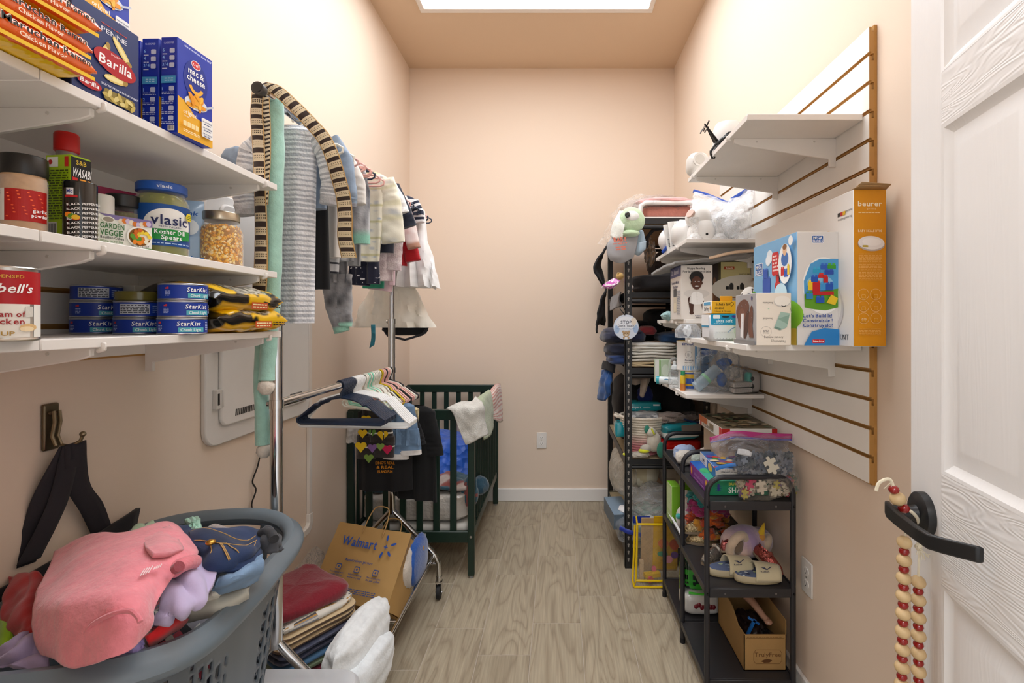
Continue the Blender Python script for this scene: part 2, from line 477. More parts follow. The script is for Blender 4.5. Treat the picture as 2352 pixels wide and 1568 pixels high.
m1 = n.new('ShaderNodeMath'); m1.operation = 'MULTIPLY'; L.new(r2.outputs[0], m1.inputs[0]); L.new(r3.outputs[0], m1.inputs[1])
vs_ = n.new('ShaderNodeVectorMath'); vs_.operation = 'SCALE'; L.new(r1.outputs[0], vs_.inputs[0]); L.new(m1.outputs[0], vs_.inputs['Scale'])
L.new(vs_.outputs[0], bs.inputs['Base Color']); bs.inputs['Roughness'].default_value = .38; bs.inputs['Specular IOR Level'].default_value = .35
b = MB('#b7ab9b'); b.box((XL-.1, -.8, -.1), (XR+.1, YB+.1, -.0015)); FL = struct(b, 'floor', PAINT)
seams = {-5: 3.1, -4: 2.487, -3: 2.123, -2: 1.954, -1: 2.16, 0: 2.373, 1: 2.23, 2: 2.05, 3: 2.4, 4: 2.2}
tiles = {}
for k, s0 in seams.items():
    xa = -.105 + .2055*(k+1); xb = xa + .2055
    x0, x1 = max(xa, XL), min(xb, XR)
    if x1 - x0 < .01: continue
    y = s0 - .6175*4
    while y < YB:
        y0, y1 = max(y, .9), min(y+.6175, YB)
        if y1 - y0 > .02:
            g = .0016; cx, cy = (x0+x1)/2, (y0+y1)/2
            key = (round(x1-x0, 4), round(y1-y0, 4))
            if key not in tiles:
                t = MB('#b5a893'); t.box((-(x1-x0)/2+g, -(y1-y0)/2+g, -.004), ((x1-x0)/2-g, (y1-y0)/2-g, 0))
                ob = put(t, 'floor_tile', FW, FL, local=True); tiles[key] = ob
                m = ob.modifiers.new('bevel', 'BEVEL'); m.width = .0012; m.segments = 1
            else:
                ob = tiles[key].copy(); link(ob, FL)
            ob.location = (cx, cy, 0)
        y += .6175
# ------------------------------------------------------------------ wall outlets
def outlet(label, M):
    t = thing('wall_outlet', label, 'outlet'); t.matrix_world = M; OFF[t] = (Vector((0,0,0)), 1)
    p = MB('#e8e4df'); p.box((-.036,-.006,-.058),(.036,0,.058)); put(p, 'cover_plate', PLAST, t, local=True, bv=.003)
    for z in (.021, -.021):
        q = MB('#efece8'); q.prism([(.0165*math.cos(a*PI/9), -.006, z+.0145*max(-.85,min(.85,math.sin(a*PI/9)))) for a in range(18)], (0,-.002,0)); o = put(q, 'socket', PLAST, t, local=True)
        s = MB('#2a2826'); s.box((-.007,-.0086,z-.002),(-.005,-.0081,z+.006)); s.box((.005,-.0086,z-.002),(.007,-.0081,z+.006)); s.box((-.002,-.0086,z-.009),(.002,-.0081,z-.005)); put(s, 'socket_slots', PLAST, o, local=True)
    s = MB('#bdb8b0'); s.lathe([(.003,0),(.003,.0012)], 10); s.v = [Vector((v.x, -.006 - v.z, v.y)) for v in s.v]; put(s, 'screw', STEEL, t, local=True)
outlet('white double wall outlet low on the plain back wall', Matrix.Translation(at(1244,1011,YB)))
Y_ = XR*F/(1856-CX)
outlet('white double wall outlet low on the right wall beside the wire-tube cart', Matrix.Translation((XR, Y_, H-(1325-CY)*Y_/F)) @ Matrix.Rotation(-PI/2, 4, 'Z'))

# ================================================================== slat walls
SW, SWC = '#ece7e0', '#b98a4a'
sf = XR - .021
PITCH = 1.219/16
def slatwall(label, xface, sgn, y0, y1, z0, nslat):
    # sgn +1: panel stands on the right wall (face looks to -X)
    t = thing('slatwall_panel', label, 'slatwall', (xface, (y0+y1)/2, z0))
    bk = MB(SWC); xs = sorted((xface+sgn*.0125, xface+sgn*.0205)); bk.box((xs[0], y0, z0), (xs[1], y1, z0+nslat*PITCH)); put(bk, 'backing_board', MDF, t)
    tm = None
    for k in range(nslat):
        za = z0 + k*PITCH
        if tm is None:
            m = MB(SWC)
            a, c, dd = xface, xface+sgn*.006, xface+sgn*.0125
            e0 = .0 if k else 0.0
            pr = [(a, .006), (a, PITCH-.006), (c, PITCH-.006), (c, PITCH-.002), (c, PITCH-.016), (dd, PITCH-.016), (dd, .0), (c, .0)]
            pr = [(a,.0055),(a,PITCH-.0055),(c,PITCH-.0055),(c,PITCH-.018),(dd,PITCH-.018),(dd,.0005),(c,.0005),(c,.0055)]
            pts = [(p[0], y0, za+p[1]) for p in pr]
            m.prism(pts, (0, y1-y0, 0), SWC)
            # white face sheet
            xw = sorted((xface, xface-sgn*.0008)); m.box((xw[0], y0+.0005, za+.0055), (xw[1], y1-.0005, za+PITCH-.0055), SW)
            tm = put(m, 'slat', WHITEB if False else PAINT, t)
        else:
            o = tm.copy(); link(o, t); o.location.z = k*PITCH
    return t
slatwall('white slatwall panel on the right wall with brown grooves, next to the open door', sf, 1, 1.325, 2.545, .866, 16)
slatwall('white slatwall strip on the left wall behind the food shelves', XL+.021, -1, .18, 1.315, 1.213, 8)

# shelf: board + two brackets hooked on the slatwall
def shelf(label, xwall, sgn, y0, y1, ztop, depth=.305, th=.016, brk=(.12,.12), grp=None):
    # sgn +1 right wall (board reaches to -X)
    xf = xwall - sgn*depth
    t = thing('wall_shelf', label, 'shelf', (xf, (y0+y1)/2, ztop), group=grp)
    a, b_ = sorted((xwall - sgn*.004, xf))
    m = MB('#ede8e2'); m.box((a, y0, ztop-th), (b_, y1, ztop)); put(m, 'shelf_board', WHITEB, t, bv=.0012, seg=1)
    for yb in (y0 + brk[0], y1 - brk[1]):
        p = MB('#e6e1da')
        zt = ztop - th
        prof = [(xwall, zt), (xf+sgn*.012, zt), (xf+sgn*.012, zt-.014), (xf+sgn*.03, zt-.020), (xwall-sgn*.02, zt-.062), (xwall-sgn*.02, zt-.085), (xwall, zt-.085)]
        p.prism([(x, yb-.0045, z) for x, z in prof], (0, .009, 0))
        # rounded lip that holds the board's front edge
        p.tube([(xf+sgn*.004, yb, zt-.006), (xf-sgn*.006, yb, zt-.003), (xf-sgn*.006, yb, zt+.008)], .0045, 6)
        o = put(p, 'shelf_bracket', PAINT, t, bv=.0015, seg=1)
        for q in (.05, .22):
            s = MB('#cbc6be'); xx = xf + sgn*(.03+q); s.tube([(xx, yb-.0042, zt-.010), (xx, yb-.0058, zt-.010)], .0028, 8); put(s, 'rivet', PAINT, o)
    return t
# ================================================================== left wall: food shelves
XSL = XL + .021
ZT, ZM, ZL = 1.660, 1.430, 1.274
G = 'food shelves on the left wall'
for nm, z in (('top', ZT), ('middle', ZM), ('lowest', ZL)):
    shelf('white %s food shelf on the left wall, the %s' % (nm, {'top':'one with pasta and noodle boxes','middle':'one with spices and pickles','lowest':'one with soup and tuna cans'}[nm]), XSL, -1, .715, 1.318 + (.02 if nm == 'lowest' else 0), z, .312, brk=(.092,.061))
    shelf('white %s shelf board nearest the camera at the left edge of the photo' % nm, XSL, -1, .20, .7135, z, .312)
XF = XSL + .312

def carton(name, label, cat, c, size, rz=0, cols=None, group=None, rx=0, ry=0, body='body', bv=.0012, mat=None):
    """closed box, base centre at c; cols: face colours"""
    t = thing(name, label, cat, c, rz, group, rx, ry)
    m = MB((cols or {}).get('*', '#ffffff')); w_, d_, h_ = size
    m.box((-w_/2,-d_/2,0),(w_/2,d_/2,h_), faces=cols); put(m, body, mat or CARD, t, local=True, bv=bv, seg=1)
    return t
def faces(size):
    w_, d_, h_ = size
    return {'-y': Pl((-w_/2,-d_/2,0),(1,0,0),(0,0,1)), '+x': Pl((w_/2,-d_/2,0),(0,1,0),(0,0,1)), '-x': Pl((-w_/2,d_/2,0),(0,-1,0),(0,0,1)), '+z': Pl((-w_/2,-d_/2,h_),(1,0,0),(0,1,0))}

# --- blue macaroni boxes
def mac_box(label, c, rz=0, group='blue macaroni boxes on the top shelf'):
    S = (.033, .090, .183); B, Yl = '#1437b8', '#f2b52b'
    t = carton('macaroni_box', label, 'box', c, S, rz, {'*': '#1233ad'}, group)
    f = faces(S); p = PR(f['+x'])
    p.poly([(0,0),(.090,0),(.090,.040),(.045,.046),(.018,.068),(0,.072)], Yl)
    p.ell(.045,.118,.031,.040,'#0c2a92'); p.ell(.045,.150,.012,.0085,'#ffffff'); p.ell(.045,.150,.0108,.0072,'#d8232a'); p.text('Kraft',.045,.1475,.0055,'#ffffff',.017)
    p.text('mac &',.045,.128,.012,'#ffffff',.040); p.text('cheese',.045,.114,.012,'#ffffff',.046)
    p.ring(.045,.110,.016,.007,'#f5b73a',14,.016,PI*1.1,PI*1.9)
    p.ell(.045,.073,.030,.013,'#dfe3ea',rot=.1)
    for k in range(16): p.ell(.028+.034*((k*37)%100)/100,.066+.021*((k*53)%100)/100,.009,.0045,['#f6a81f','#ffc23d','#ef9a18'][k%3],10,k*.8)
    p.line([(.070,.075),(.090,.085)],.004,'#c9ced8')
    p.text('original',.027,.043,.008,'#fff6d8',.034); p.text('flavor',.018,.037,.003,'#fff6d8')
    p.rrect(.056,.014,.086,.052,.003,'#f7f7f4')
    for k, tt in enumerate(('no artificial','no artificial','no artificial')): p.text(tt,.071,.044-.012*k,.0034,'#17306f',.024); p.lines(.062,.039-.012*k,.080,.042-.012*k,1,'#3b4f86',k)
    for k in range(4): p.rrect(.008+.010*k,.018,.016+.010*k,.028,.001,'#fbe3a2')
    p.lines(.008,.006,.05,.012,2,'#fff0c4',3)
    p.text('the cheesiest since 1937',.045,.170,.004,'#dfe8ff',.07)
    p.put('printed_front', t, True)
    p = PR(f['-y']); wd = .033
    p.text('CLASSIC PREP',wd/2,.170,.0035,'#b9c8ff',.02)
    for k, s_ in enumerate(('6','4','3/4')): p.text(s_,.004,.155-.014*k,.006,'#8fc3ff',al='l'); p.rrect(.018,.152-.014*k,.028,.161-.014*k,.002,'#c7d2ee'); p.lines(.004,.148-.014*k,.014,.152-.014*k,1,'#c7d2ee',k)
    p.rect(.002,.094,.031,.108,'#4fa9dd'); p.lines(.009,.097,.026,.105,2,'#bfe6ff',4)
    for k in range(4):
        z = .084-.019*k; p.text(str(k+1),.004,z-.004,.006,'#8fc3ff',al='l'); p.rrect(.018,z-.005,.028,z+.004,.002,'#c7d2ee'); p.lines(.004,z-.012,.029,z-.006,2,'#c7d2ee',k+9)
    if 'foremost' in label: p.rect(.017,.003,.030,.013,'#f4f4f4'); p.bars(.018,.004,.029,.012)
    p.put('printed_spine', t, True)
    p = PR(f['-x']); p.rect(0,0,.09,.05,Yl); p.put('printed_back', t, True)
    return t
mac_box('blue macaroni box with orange base, foremost at the right end of the top shelf', (-.738,1.0,ZT), -.05)
mac_box('blue macaroni box showing only its spine, just left of the foremost one', (-.779,1.005,ZT), -.02)
mac_box('blue macaroni box mostly hidden, between the penne box and the other macaroni', (-.822,1.013,ZT))
mac_box('blue macaroni box standing on the rear penne box at upper left', (-.822,.898,ZT+.1445))
# --- penne boxes
def penne(label, c):
    S = (.055,.124,.143); t = carton('pasta_box', label, 'box', c, S, 0, {'*': '#122b66','-y':'#1b2048'}, 'dark blue penne boxes')  # spine face darker: its shade is put into the colour
    f = faces(S); p = PR(f['+x'])
    p.text('PENNE',.074,.112,.008,'#e8ecf6',.048,bold=False); p.lines(.05,.124,.1,.127,1,'#c0392b',2)
    def pen(a,b,r,l=.045):
        p.ell(a,b,l/2,.0065,'#e9cf78',12,r); p.ell(a,b,l/2.1,.0035,'#f6e6a3',10,r); p.ell(a+math.cos(r)*l*.4,b+math.sin(r)*l*.4,.006,.004,'#a9893c',10,r+.6)
    pen(.088,.096,-.8,.05); pen(.055,.076,1.2); pen(.076,.043,.12)
    p.ell(.075,.067,.040,.019,'#b5121b',26,-.12); p.text('Barilla',.075,.0595,.015,'#ffffff',.062,sk=.1); p.text('DAL 1877',.075,.080,.003,'#ffd9d9')
    p.ell(.028,.016,.021,.0085,'#b5121b'); p.text('Barilla',.028,.013,.0068,'#ffffff',.032,sk=.1)
    p.text('SELECTED PREMIUM DURUM WHEAT',.083,.025,.0032,'#dfe6f5',.07); p.rrect(.052,.002,.112,.021,.006,'#8c7a35')
    for k in range(9): p.ell(.057+.0062*k,.011+.005*math.sin(k*2.1),.008,.0035,['#c9b25c','#e0cf85'][k%2],9,k*1.3)
    p.put('printed_front', t, True)
    p = PR(f['-y']); p.text('PENNE',.0275,.112,.008,'#a9a8b8',.03,bold=False); p.text('N 72',.0275,.095,.007,'#a9a8b8',.018,bold=False)
    p.ell(.03,.08,.022,.005,'#9c7a2c',10,.05); p.put('printed_spine', t, True); return t
penne('dark blue penne box standing at the front of the top shelf beside the ramen', (-.7665,.823,ZT))
penne('dark blue penne box behind the ramen packs, showing its dim spine', (-.836,.880,ZT))
# --- ramen packs
def ramen(label, c, rz, seed):
    t = thing('ramen_pack', label, 'noodles', c, rz, 'orange ramen packs stacked on the top shelf')
    L_, W_, H_ = .150,.105,.034
    m = MB(); O, Yw = '#e8641b', '#f3c51e'
    def fn(u, v):
        a = 2*PI*u; s_ = (v-.5)*2
        e = max(0.0, (abs(s_)-.72)/.28); k = 1 - e*e*.93
        x = (abs(math.cos(a))**.5)*math.copysign(1,math.cos(a))*W_/2*(1-.05*e); z = (abs(math.sin(a))**.6)*math.copysign(1,math.sin(a))*H_/2*k
        return Vector((x, s_*L_/2, H_/2 + z + .0016*N((x,s_*.3,z),60,seed)))
    m.grid(fn, 40, 44, lambda u, v: O if u < .47 or u > .86 else Yw)
    put(m, 'wrapper', GLOSS, t, local=True)
    p = PR(Pl((W_/2+.0012,-L_/2,0),(0,1,0),(0,0,1)))
    for k, cc, e in ((0,'#fff3df',.0011),(1,'#1a1410',0)):
        p.text('Maruchan',.052,.0185-.0002*k,.0105-.001*k,cc,.072+e*2,bold=True); p.text('Ramen',.115,.0175-.0002*k,.0095-.001*k,cc,.040+e*2)
    p.text('Chicken Flavor',.068,.0095,.006,'#ffe9c9',.062); p.rect(.006,-.001,.142,.0045,Yw); p.ell(.008,.022,.006,.006,'#1a1410'); p.ell(.008,.022,.0048,.0048,'#ffffff')
    p.put('printed_side', t, True)
    sg = MB('#d9581a')
    for s_ in (1,-1):
        for k in range(12):
            xx = -W_/2*.92 + W_*.92*k/12
            sg.box((xx, s_*L_/2-.004, H_/2-.0012), (xx+W_*.92/12*.8, s_*L_/2+.004, H_/2+.0012), '#d9581a' if k%2 else '#e8791e')
    put(sg, 'crimped_end', GLOSS, t, local=True)
    return t
for k, (x, y, r) in enumerate(((-.748,.684,.0),(-.757,.688,.03),(-.752,.694,-.05))):
    ramen('orange chicken ramen pack, %s of the stack of three at the upper left' % ('lowest','middle one','topmost')[k], (x,y,ZT+.0345*k+.001), r, k)

# --- jars and cans on the middle shelf
def can_body(t, prof, mat, name='body', n=32):
    m = MB(); m.lathe(prof, n); return put(m, name, mat, t, local=True)
def vessel(name, label, cat, c, rz=0, group=None): return thing(name, label, cat, c, rz, group)
t = vessel('spice_shaker', 'large garlic powder shaker with black lid and red label at the left', 'spice jar', (-.827,.776,ZM))
can_body(t, [(.001,0),(.0255,0),(.0265,.004),(.0265,.080),(.0255,.084),(.0255,.094),(.001,.094)], mk('garlic_powder', .8, var=.1, vs=120), 'powder')
t.children[0].data.attributes['Col'].data.foreach_set('color', list(col('#c8a27c'))*len(t.children[0].data.loops))
can_body(t, [(.001,-.0005),(.0268,-.0005),(.0272,.004),(.0272,.088),(.024,.094),(.024,.1)], GLASS, 'clear_jar')
can_body(t, [(.0272,.094,'#141312'),(.0278,.096,'#1c1b1a'),(.0278,.122,'#201f1d'),(.026,.1245,'#141312'),(.001,.1245,'#141312')], PLAST, 'lid')
p = PR(Cy((0,0),.0274,0,-.75)); p.rect(-.060,.022,.030,.070,'#b3201c'); p.rect(-.060,.022,-.022,.070,'#e7e2da'); p.bars(-.056,.030,-.030,.058); p.lines(-.056,.060,-.028,.068,2,'#555555')
for k in range(26): p.ell(-.018+.044*((k*61)%97)/97,.028+.04*((k*43)%89)/89,.0016,.001,'#ff6a3c',6,k)
p.text('garlic',.016,.036,.005,'#ffffff',.016); p.text('powder',.016,.0285,.005,'#ffffff',.018); p.put('printed_label', t, True)

t = thing('wasabi_box', 'lime green wasabi box with black label behind the pepper can', 'box', (-.812,.832,ZM), -.1)
S = (.046,.032,.142); m = MB('#a5c61d'); m.box((-.023,-.016,0),(.023,.016,.142)); put(m,'body',CARD,t,local=True,bv=.001,seg=1)
f = faces(S); p = PR(f['-y']); p.rect(.002,.001,.021,.032,'#e9e6df'); p.bars(.004,.003,.02,.03); p.lines(.003,.036,.042,.118,20,'#3f4d12',3); p.rect(.004,.122,.024,.138,'#efeee6'); p.ell(.01,.13,.004,.004,'#b51d1d'); p.rect(.036,.122,.043,.138,'#c9281f'); p.put('printed_spine',t,True)
p = PR(f['+x']); p.rect(.0,.089,.032,.139,'#111111'); p.text('S&B',.016,.128,.007,'#e8c53a',.016); p.text('WASABI',.016,.108,.014,'#ffffff',.029,sk=.15); p.rect(.002,.096,.010,.106,'#c9201f'); p.lines(.013,.097,.030,.106,2,'#f0a030'); p.poly([(.006,.02),(.012,.05),(.020,.075),(.026,.08),(.022,.05),(.03,.03),(.03,.012),(.01,.01)],'#15200c'); p.rect(0,.084,.032,.089,'#b92620'); p.put('printed_front',t,True)

t = vessel('soy_sauce_bottle', 'dark soy sauce bottle with a red cap at the back of the middle shelf', 'bottle', (-.862,.880,ZM))
can_body(t, [(.001,0,'#1a100c'),(.027,0,'#1a100c'),(.028,.01,'#1a100c'),(.028,.110,'#1a100c'),(.024,.132,'#241813'),(.0145,.152,'#8b7f7a'),(.0140,.170,'#8b7f7a'),(.001,.17,'#8b7f7a')], GLOSS, 'bottle_body')
can_body(t, [(.0150,.166,'#c01714'),(.0172,.168,'#c01714'),(.0172,.196,'#d01c18'),(.015,.2,'#c81a16'),(.001,.2,'#c01714')], PLAST, 'cap')
t = vessel('pepper_tin', 'small black pepper tin with slanted white lettering, in front of the wasabi', 'spice jar', (-.783,.822,ZM))
can_body(t, [(.001,0,'#141414'),(.0215,0,'#141414'),(.0215,.094,'#141414'),(.0205,.0965,'#d8d5d0'),(.001,.0965,'#d8d5d0')], GLOSS)
p = PR(Cy((0,0),.0217,0,-.72)); p.rect(-.020,.073,-.010,.084,'#e8e8ea'); p.text('Mc',-.015,.076,.006,'#24378c',.008); p.rect(-.022,.069,-.005,.0725,'#c42027')
for k in range(8): p.text('BLACK PEPPER BLACK',.008,.006+.0075*k,.0036,'#f2f0ec',.052,rot=.14)
for k, cc in enumerate(('#7fae2a','#a8c83c','#d7352b','#f08a24','#5d8a22','#e2b52e')): p.ell(-.016+.0045*(k%3),.040+.007*(k//3)-.002*k,.005,.004,cc,9,k)
p.put('printed_label',t,True)
t = vessel('spice_jar', 'spice jar with white cap standing behind the bouillon box', 'spice jar', (-.862,.945,ZM))
can_body(t, [(.001,0,'#e8e6e2'),(.02,0,'#e8e6e2'),(.02,.105,'#e6e3dd'),(.018,.108,'#e6e3dd'),(.001,.108,'#e6e3dd')], PLAST)
# bouillon box
S = (.085,.03,.066); t = carton('bouillon_box','white garden veggie bouillon box with a soup bowl picture','box',(-.822,.945,ZM),S,1.16,{'*':'#eceae2'})
p = PR(faces(S)['-y']); p.rect(0,0,.085,.011,'#4a8a3c'); p.text('PLANT-BASED BROTH AND SEASONING',.042,.0035,.0042,'#eaf5dd',.08); p.poly([(.02,.058),(.085,.052),(.085,.066),(0,.066)],'#7d6fa0')
for k in range(9): p.ell(.034+.0055*k,.056+.002*math.sin(k),.0045,.005,['#e7d9c3','#d8792c','#c9b8d6'][k%3],9)
p.ell(.014,.056,.010,.006,'#f3f0e6'); p.ell(.014,.056,.008,.0045,'#9a8f80'); p.text('GARDEN',.020,.040,.0095,'#2f6a34',.037); p.text('VEGGIE',.019,.027,.0105,'#2f6a34',.035); p.text('Bouillon Cubes',.020,.021,.0045,'#222222',.036); p.text('VEGAN - GLUTEN FREE',.019,.0145,.0034,'#3d7d3a',.035)
p.ell(.063,.031,.021,.020,'#f7f5ef'); p.ell(.063,.031,.018,.017,'#8a5a22')
for k in range(22): p.ell(.063+.015*math.cos(k*2.4)*math.sqrt(k/22),.031+.014*math.sin(k*2.4)*math.sqrt(k/22),.0045,.0038,['#e98522','#f1d23c','#5e9a30','#efe7d0','#d96a1d'][k%5],8,k)
p.text('NET WT 2.1 OZ',.062,.0118,.003,'#333333',.03); p.put('printed_front',t,True)
# herb jar, pickle jar, drink pouch, tea box, popcorn mug
t = vessel('herb_jar','glass herb jar with a black lid behind the bouillon box','spice jar',(-.880,1.015,ZM))
can_body(t,[(.001,.001,'#77704c'),(.0262,.001,'#77704c'),(.0262,.088,'#857d58'),(.001,.088,'#857d58')],mk('dried_herbs',.9,var=.4,vs=200),'dried_herbs')
can_body(t,[(.001,0),(.0275,0),(.0275,.085),(.025,.094),(.025,.1)],GLASS,'clear_jar')
can_body(t,[(.0262,.098,'#151414'),(.0288,.1,'#1a1919'),(.0288,.122,'#1d1c1c'),(.027,.124,'#151414'),(.001,.124,'#151414')],PLAST,'lid')
p = PR(Cy((0,0),.0278,0,-.72)); p.rect(-.035,.02,.035,.062,'#20281f'); p.ell(0,.056,.014,.007,'#2b62a8'); p.text('Great',0,.0535,.005,'#ffffff',.018); p.put('printed_label',t,True)
t = vessel('pickle_jar','large jar of pickle spears with blue lid and blue and green label','jar',(-.842,1.066,ZM))
can_body(t,[(.001,.002,'#6f7426'),(.043,.002,'#6f7426'),(.0455,.012,'#767a28'),(.0455,.118,'#7d8029'),(.038,.135,'#6e7125'),(.001,.135,'#6e7125')],GLOSS,'pickles')
m = MB('#8c9330')
for k in range(14):
    a = k*2*PI/14; m.tube([(.0385*math.cos(a),.0385*math.sin(a),.008),(.039*math.cos(a+.1),.039*math.sin(a+.1),.07),(.037*math.cos(a),.037*math.sin(a),.128)],[.006,.0095,.006],8,['#8c9330','#a09a3c','#7d8529'][k%3])
put(m,'pickle_spears',GLOSS,t,local=True)
can_body(t,[(.001,0),(.045,0),(.0475,.008),(.0475,.120),(.040,.136),(.040,.143)],GLASS,'clear_jar',40)
can_body(t,[(.041,.140,'#1c4fa6'),(.0445,.142,'#2259b4'),(.0445,.157,'#2259b4'),(.042,.160,'#1c4fa6'),(.001,.1605,'#1c4fa6')],PLAST,'lid',40)
p = PR(Cy((0,0),.0447,0,-.8)); p.text('vlasic',0,.146,.007,'#e7eefb',.026); p.put('lid_lettering',t,True)
p = PR(Cy((0,0),.0478,0,-.70)); p.rect(-.066,.026,.062,.112,'#1d5098'); p.ell(.004,.070,.046,.034,'#f5f3ee',26); p.poly([(-.045,.060),(.052,.060),(.048,.040),(.03,.034),(-.02,.034),(-.04,.042)],'#1f8a3c') if False else None
for k in range(24): a = -.043+.0036*k; p.rect(a,.036+.004*abs(k-12)/12*1.5,a+.0037,.0605,'#23913f')
p.text('vlasic',.004,.0695,.020,'#1b2456',.062); p.text('FRESH PACKED',.004,.0635,.003,'#1b2456',.036); p.text('Kosher Dill',.004,.050,.009,'#ffffff',.050); p.text('Spears',.006,.0392,.009,'#ffffff',.033); p.ell(.043,.092,.010,.009,'#f3dc2e'); p.lines(.037,.087,.049,.097,3,'#4a6b1c'); p.lines(-.04,.029,.04,.033,1,'#bcd2ee',2); p.put('printed_label',t,True)
t = thing('drink_mix_pouch','light blue drink mix pouch standing behind the pickle jar','pouch',(-.868,1.150,ZM),.45)
m = MB('#9fbede'); m.grid(lambda u,v: Vector(((u-.5)*.095, -.016*math.sin(PI*u)*(1-v)**.6*1.2, v*.150)),14,14); m.grid(lambda u,v: Vector(((.5-u)*.095,.016*math.sin(PI*u)*(1-v)**.6*1.2, v*.150)),14,14); put(m,'pouch_body',GLOSS,t,local=True)
p = PR(Pl((-.0475,-.0205,0),(1,0,0),(0,0,1))); p.ell(.070,.085,.018,.018,'#e9f1fa'); p.text('Drink',.062,.112,.010,'#2a5fae',.05,sk=.2); p.text('enjug',.072,.008,.012,'#2a6fc0',.05,sk=.2); p.put('lettering',t,True)
S=(.16,.06,.075); t = carton('tea_box','dim navy and pink tea box at the back of the middle shelf','box',(-.955,1.06,ZM+.072),S,1.2,{'*':'#1d2460','+z':'#b4325c'})
p = PR(faces(S)['-y']); p.poly([(.045,0),(.16,0),(.16,.075),(.03,.075)],'#b23a5e'); p.poly([(.07,.02),(.12,.075),(.13,.075),(.09,.02)],'#d98aa2'); p.text('Peppermint',.022,.052,.006,'#cdd2ec',.03); p.lines(.006,.012,.032,.03,3,'#b9bfe0'); p.put('printed_front',t,True)
S=(.16,.06,.072); t = carton('tea_box','dark blue box lying under the pink tea box','box',(-.955,1.06,ZM),S,1.2,{'*':'#1f2a63'}); p=PR(faces(S)['-y']); p.lines(.02,.02,.1,.05,3,'#7f8bc0'); p.put('printed_front',t,True)
t = vessel('popcorn_mug','glass mason mug full of yellow popcorn kernels with a metal lid','jar',(-.806,1.2,ZM))
can_body(t,[(.001,.003),(.040,.003),(.043,.012),(.043,.082),(.036,.096),(.001,.098)],mk('kernel_core',.6),'kernel_fill')
t.children[0].data.attributes['Col'].data.foreach_set('color', list(col('#a5701c'))*len(t.children[0].data.loops))
m = MB(); rd = random.Random(5)
for k in range(900):
    a = rd.uniform(0,2*PI); z = rd.uniform(.006,.096); r = .0428 if z < .083 else .0428-(z-.083)*.5
    c_ = rd.choice(('#f2b63c','#eaa32a','#f7cf6a','#fae0a0','#dd9420')); ct = Vector((r*math.cos(a), r*math.sin(a), z))
    n_ = Vector((math.cos(a),math.sin(a),0)); tt = Vector((-math.sin(a),math.cos(a),0)); q = rd.uniform(0,PI); d1 = tt*math.cos(q)+Vector((0,0,1))*math.sin(q); d2 = n_.cross(d1)
    i = [m.vert(ct+d1*.0050), m.vert(ct+d2*.0032), m.vert(ct-d1*.0036), m.vert(ct-d2*.0032), m.vert(ct+n_*.0016)]
    for e in range(4): m.face((i[e],i[(e+1)%4],i[4]),c_)
o = put(m,'popcorn_kernels',GLOSS,t,local=True); o['kind']='stuff'
can_body(t,[(.001,0),(.043,0),(.0462,.006),(.0462,.080),(.039,.100),(.037,.112)],GLASS,'mug_glass',40)
can_body(t,[(.0375,.108,'#a39a88'),(.0392,.110,'#b3aa98'),(.0392,.126,'#b3aa98'),(.0375,.129,'#9d9484'),(.001,.129,'#a89f8d')],STEEL,'lid',40)
m = MB(); m.tube([(-.030,-.034,.082),(-.050,-.046,.078),(-.058,-.050,.055),(-.052,-.046,.030),(-.033,-.034,.022)],.006,8); put(m,'handle',GLASS,t,local=True)

# --- low shelf: soup cans, tuna cans, noodle bags
def soup(label, c, rot, bad=False):
    t = vessel('soup_can', label, 'can', c)
    can_body(t,[(.001,.0,'#b9b4ac'),(.0325,0,'#c9c4bc'),(.0335,.002,'#c9c4bc'),(.0325,.004,'#c9c4bc'),(.0325,.094,'#c9c4bc'),(.0335,.097,'#d0cbc3'),(.0325,.0985,'#d0cbc3'),(.0305,.0985,'#b9b4ac'),(.030,.096,'#b9b4ac'),(.001,.096,'#b9b4ac')],STEEL,'tin',40)
    m = MB(); m.lathe([(.0328,.005,'#f1ede4'),(.0328,.049,'#b3141c'),(.0328,.093,'#b3141c')],40); m.f=m.f[1:-1]; m.c=m.c[1:-1]; m.m=m.m[1:-1]; put(m,'paper_label',CARD,t,local=True)
    p = PR(Cy((0,0),.0329,0,rot)); p.text('CONDENSED',0,.083,.0042,'#d9a43c',.042); 
    p.text("Campbell's",-.008,.064,.0115,'#ffffff',.075,sk=.25); p.ell(-.012,.049,.0085,.0085,'#b58a35'); p.ell(-.012,.049,.006,.006,'#d8b45a')
    p.text('Cream of',.002,.032,.0072,'#a3151c',.040); p.text('Chicken',.002,.0225,.0072,'#a3151c',.038); p.text('SOUP',-.001,.0075,.0055,'#b08a3a',.026)
    p.rrect(.022,.032,.031,.046,.002,'#d8d4cb'); p.ell(.026,.018,.010,.005,'#e3bd86',12,-.5); p.ell(.024,.016,.008,.0035,'#f2dcb4',12,-.5); p.put('printed_label',t,True)
    return t
soup('red and white condensed cream of chicken soup can at the far left', (-.742,.6735,ZL), -.86)
t = soup('soup can half hidden behind the first red and white soup can', (-.825,.735,ZL), -1.6)
m = MB('#b3661e'); m.lathe([(.034,.088),(.0342,.09),(.0342,.101),(.033,.103),(.001,.103)],36); put(m,'orange_lid',PLAST,t,local=True)
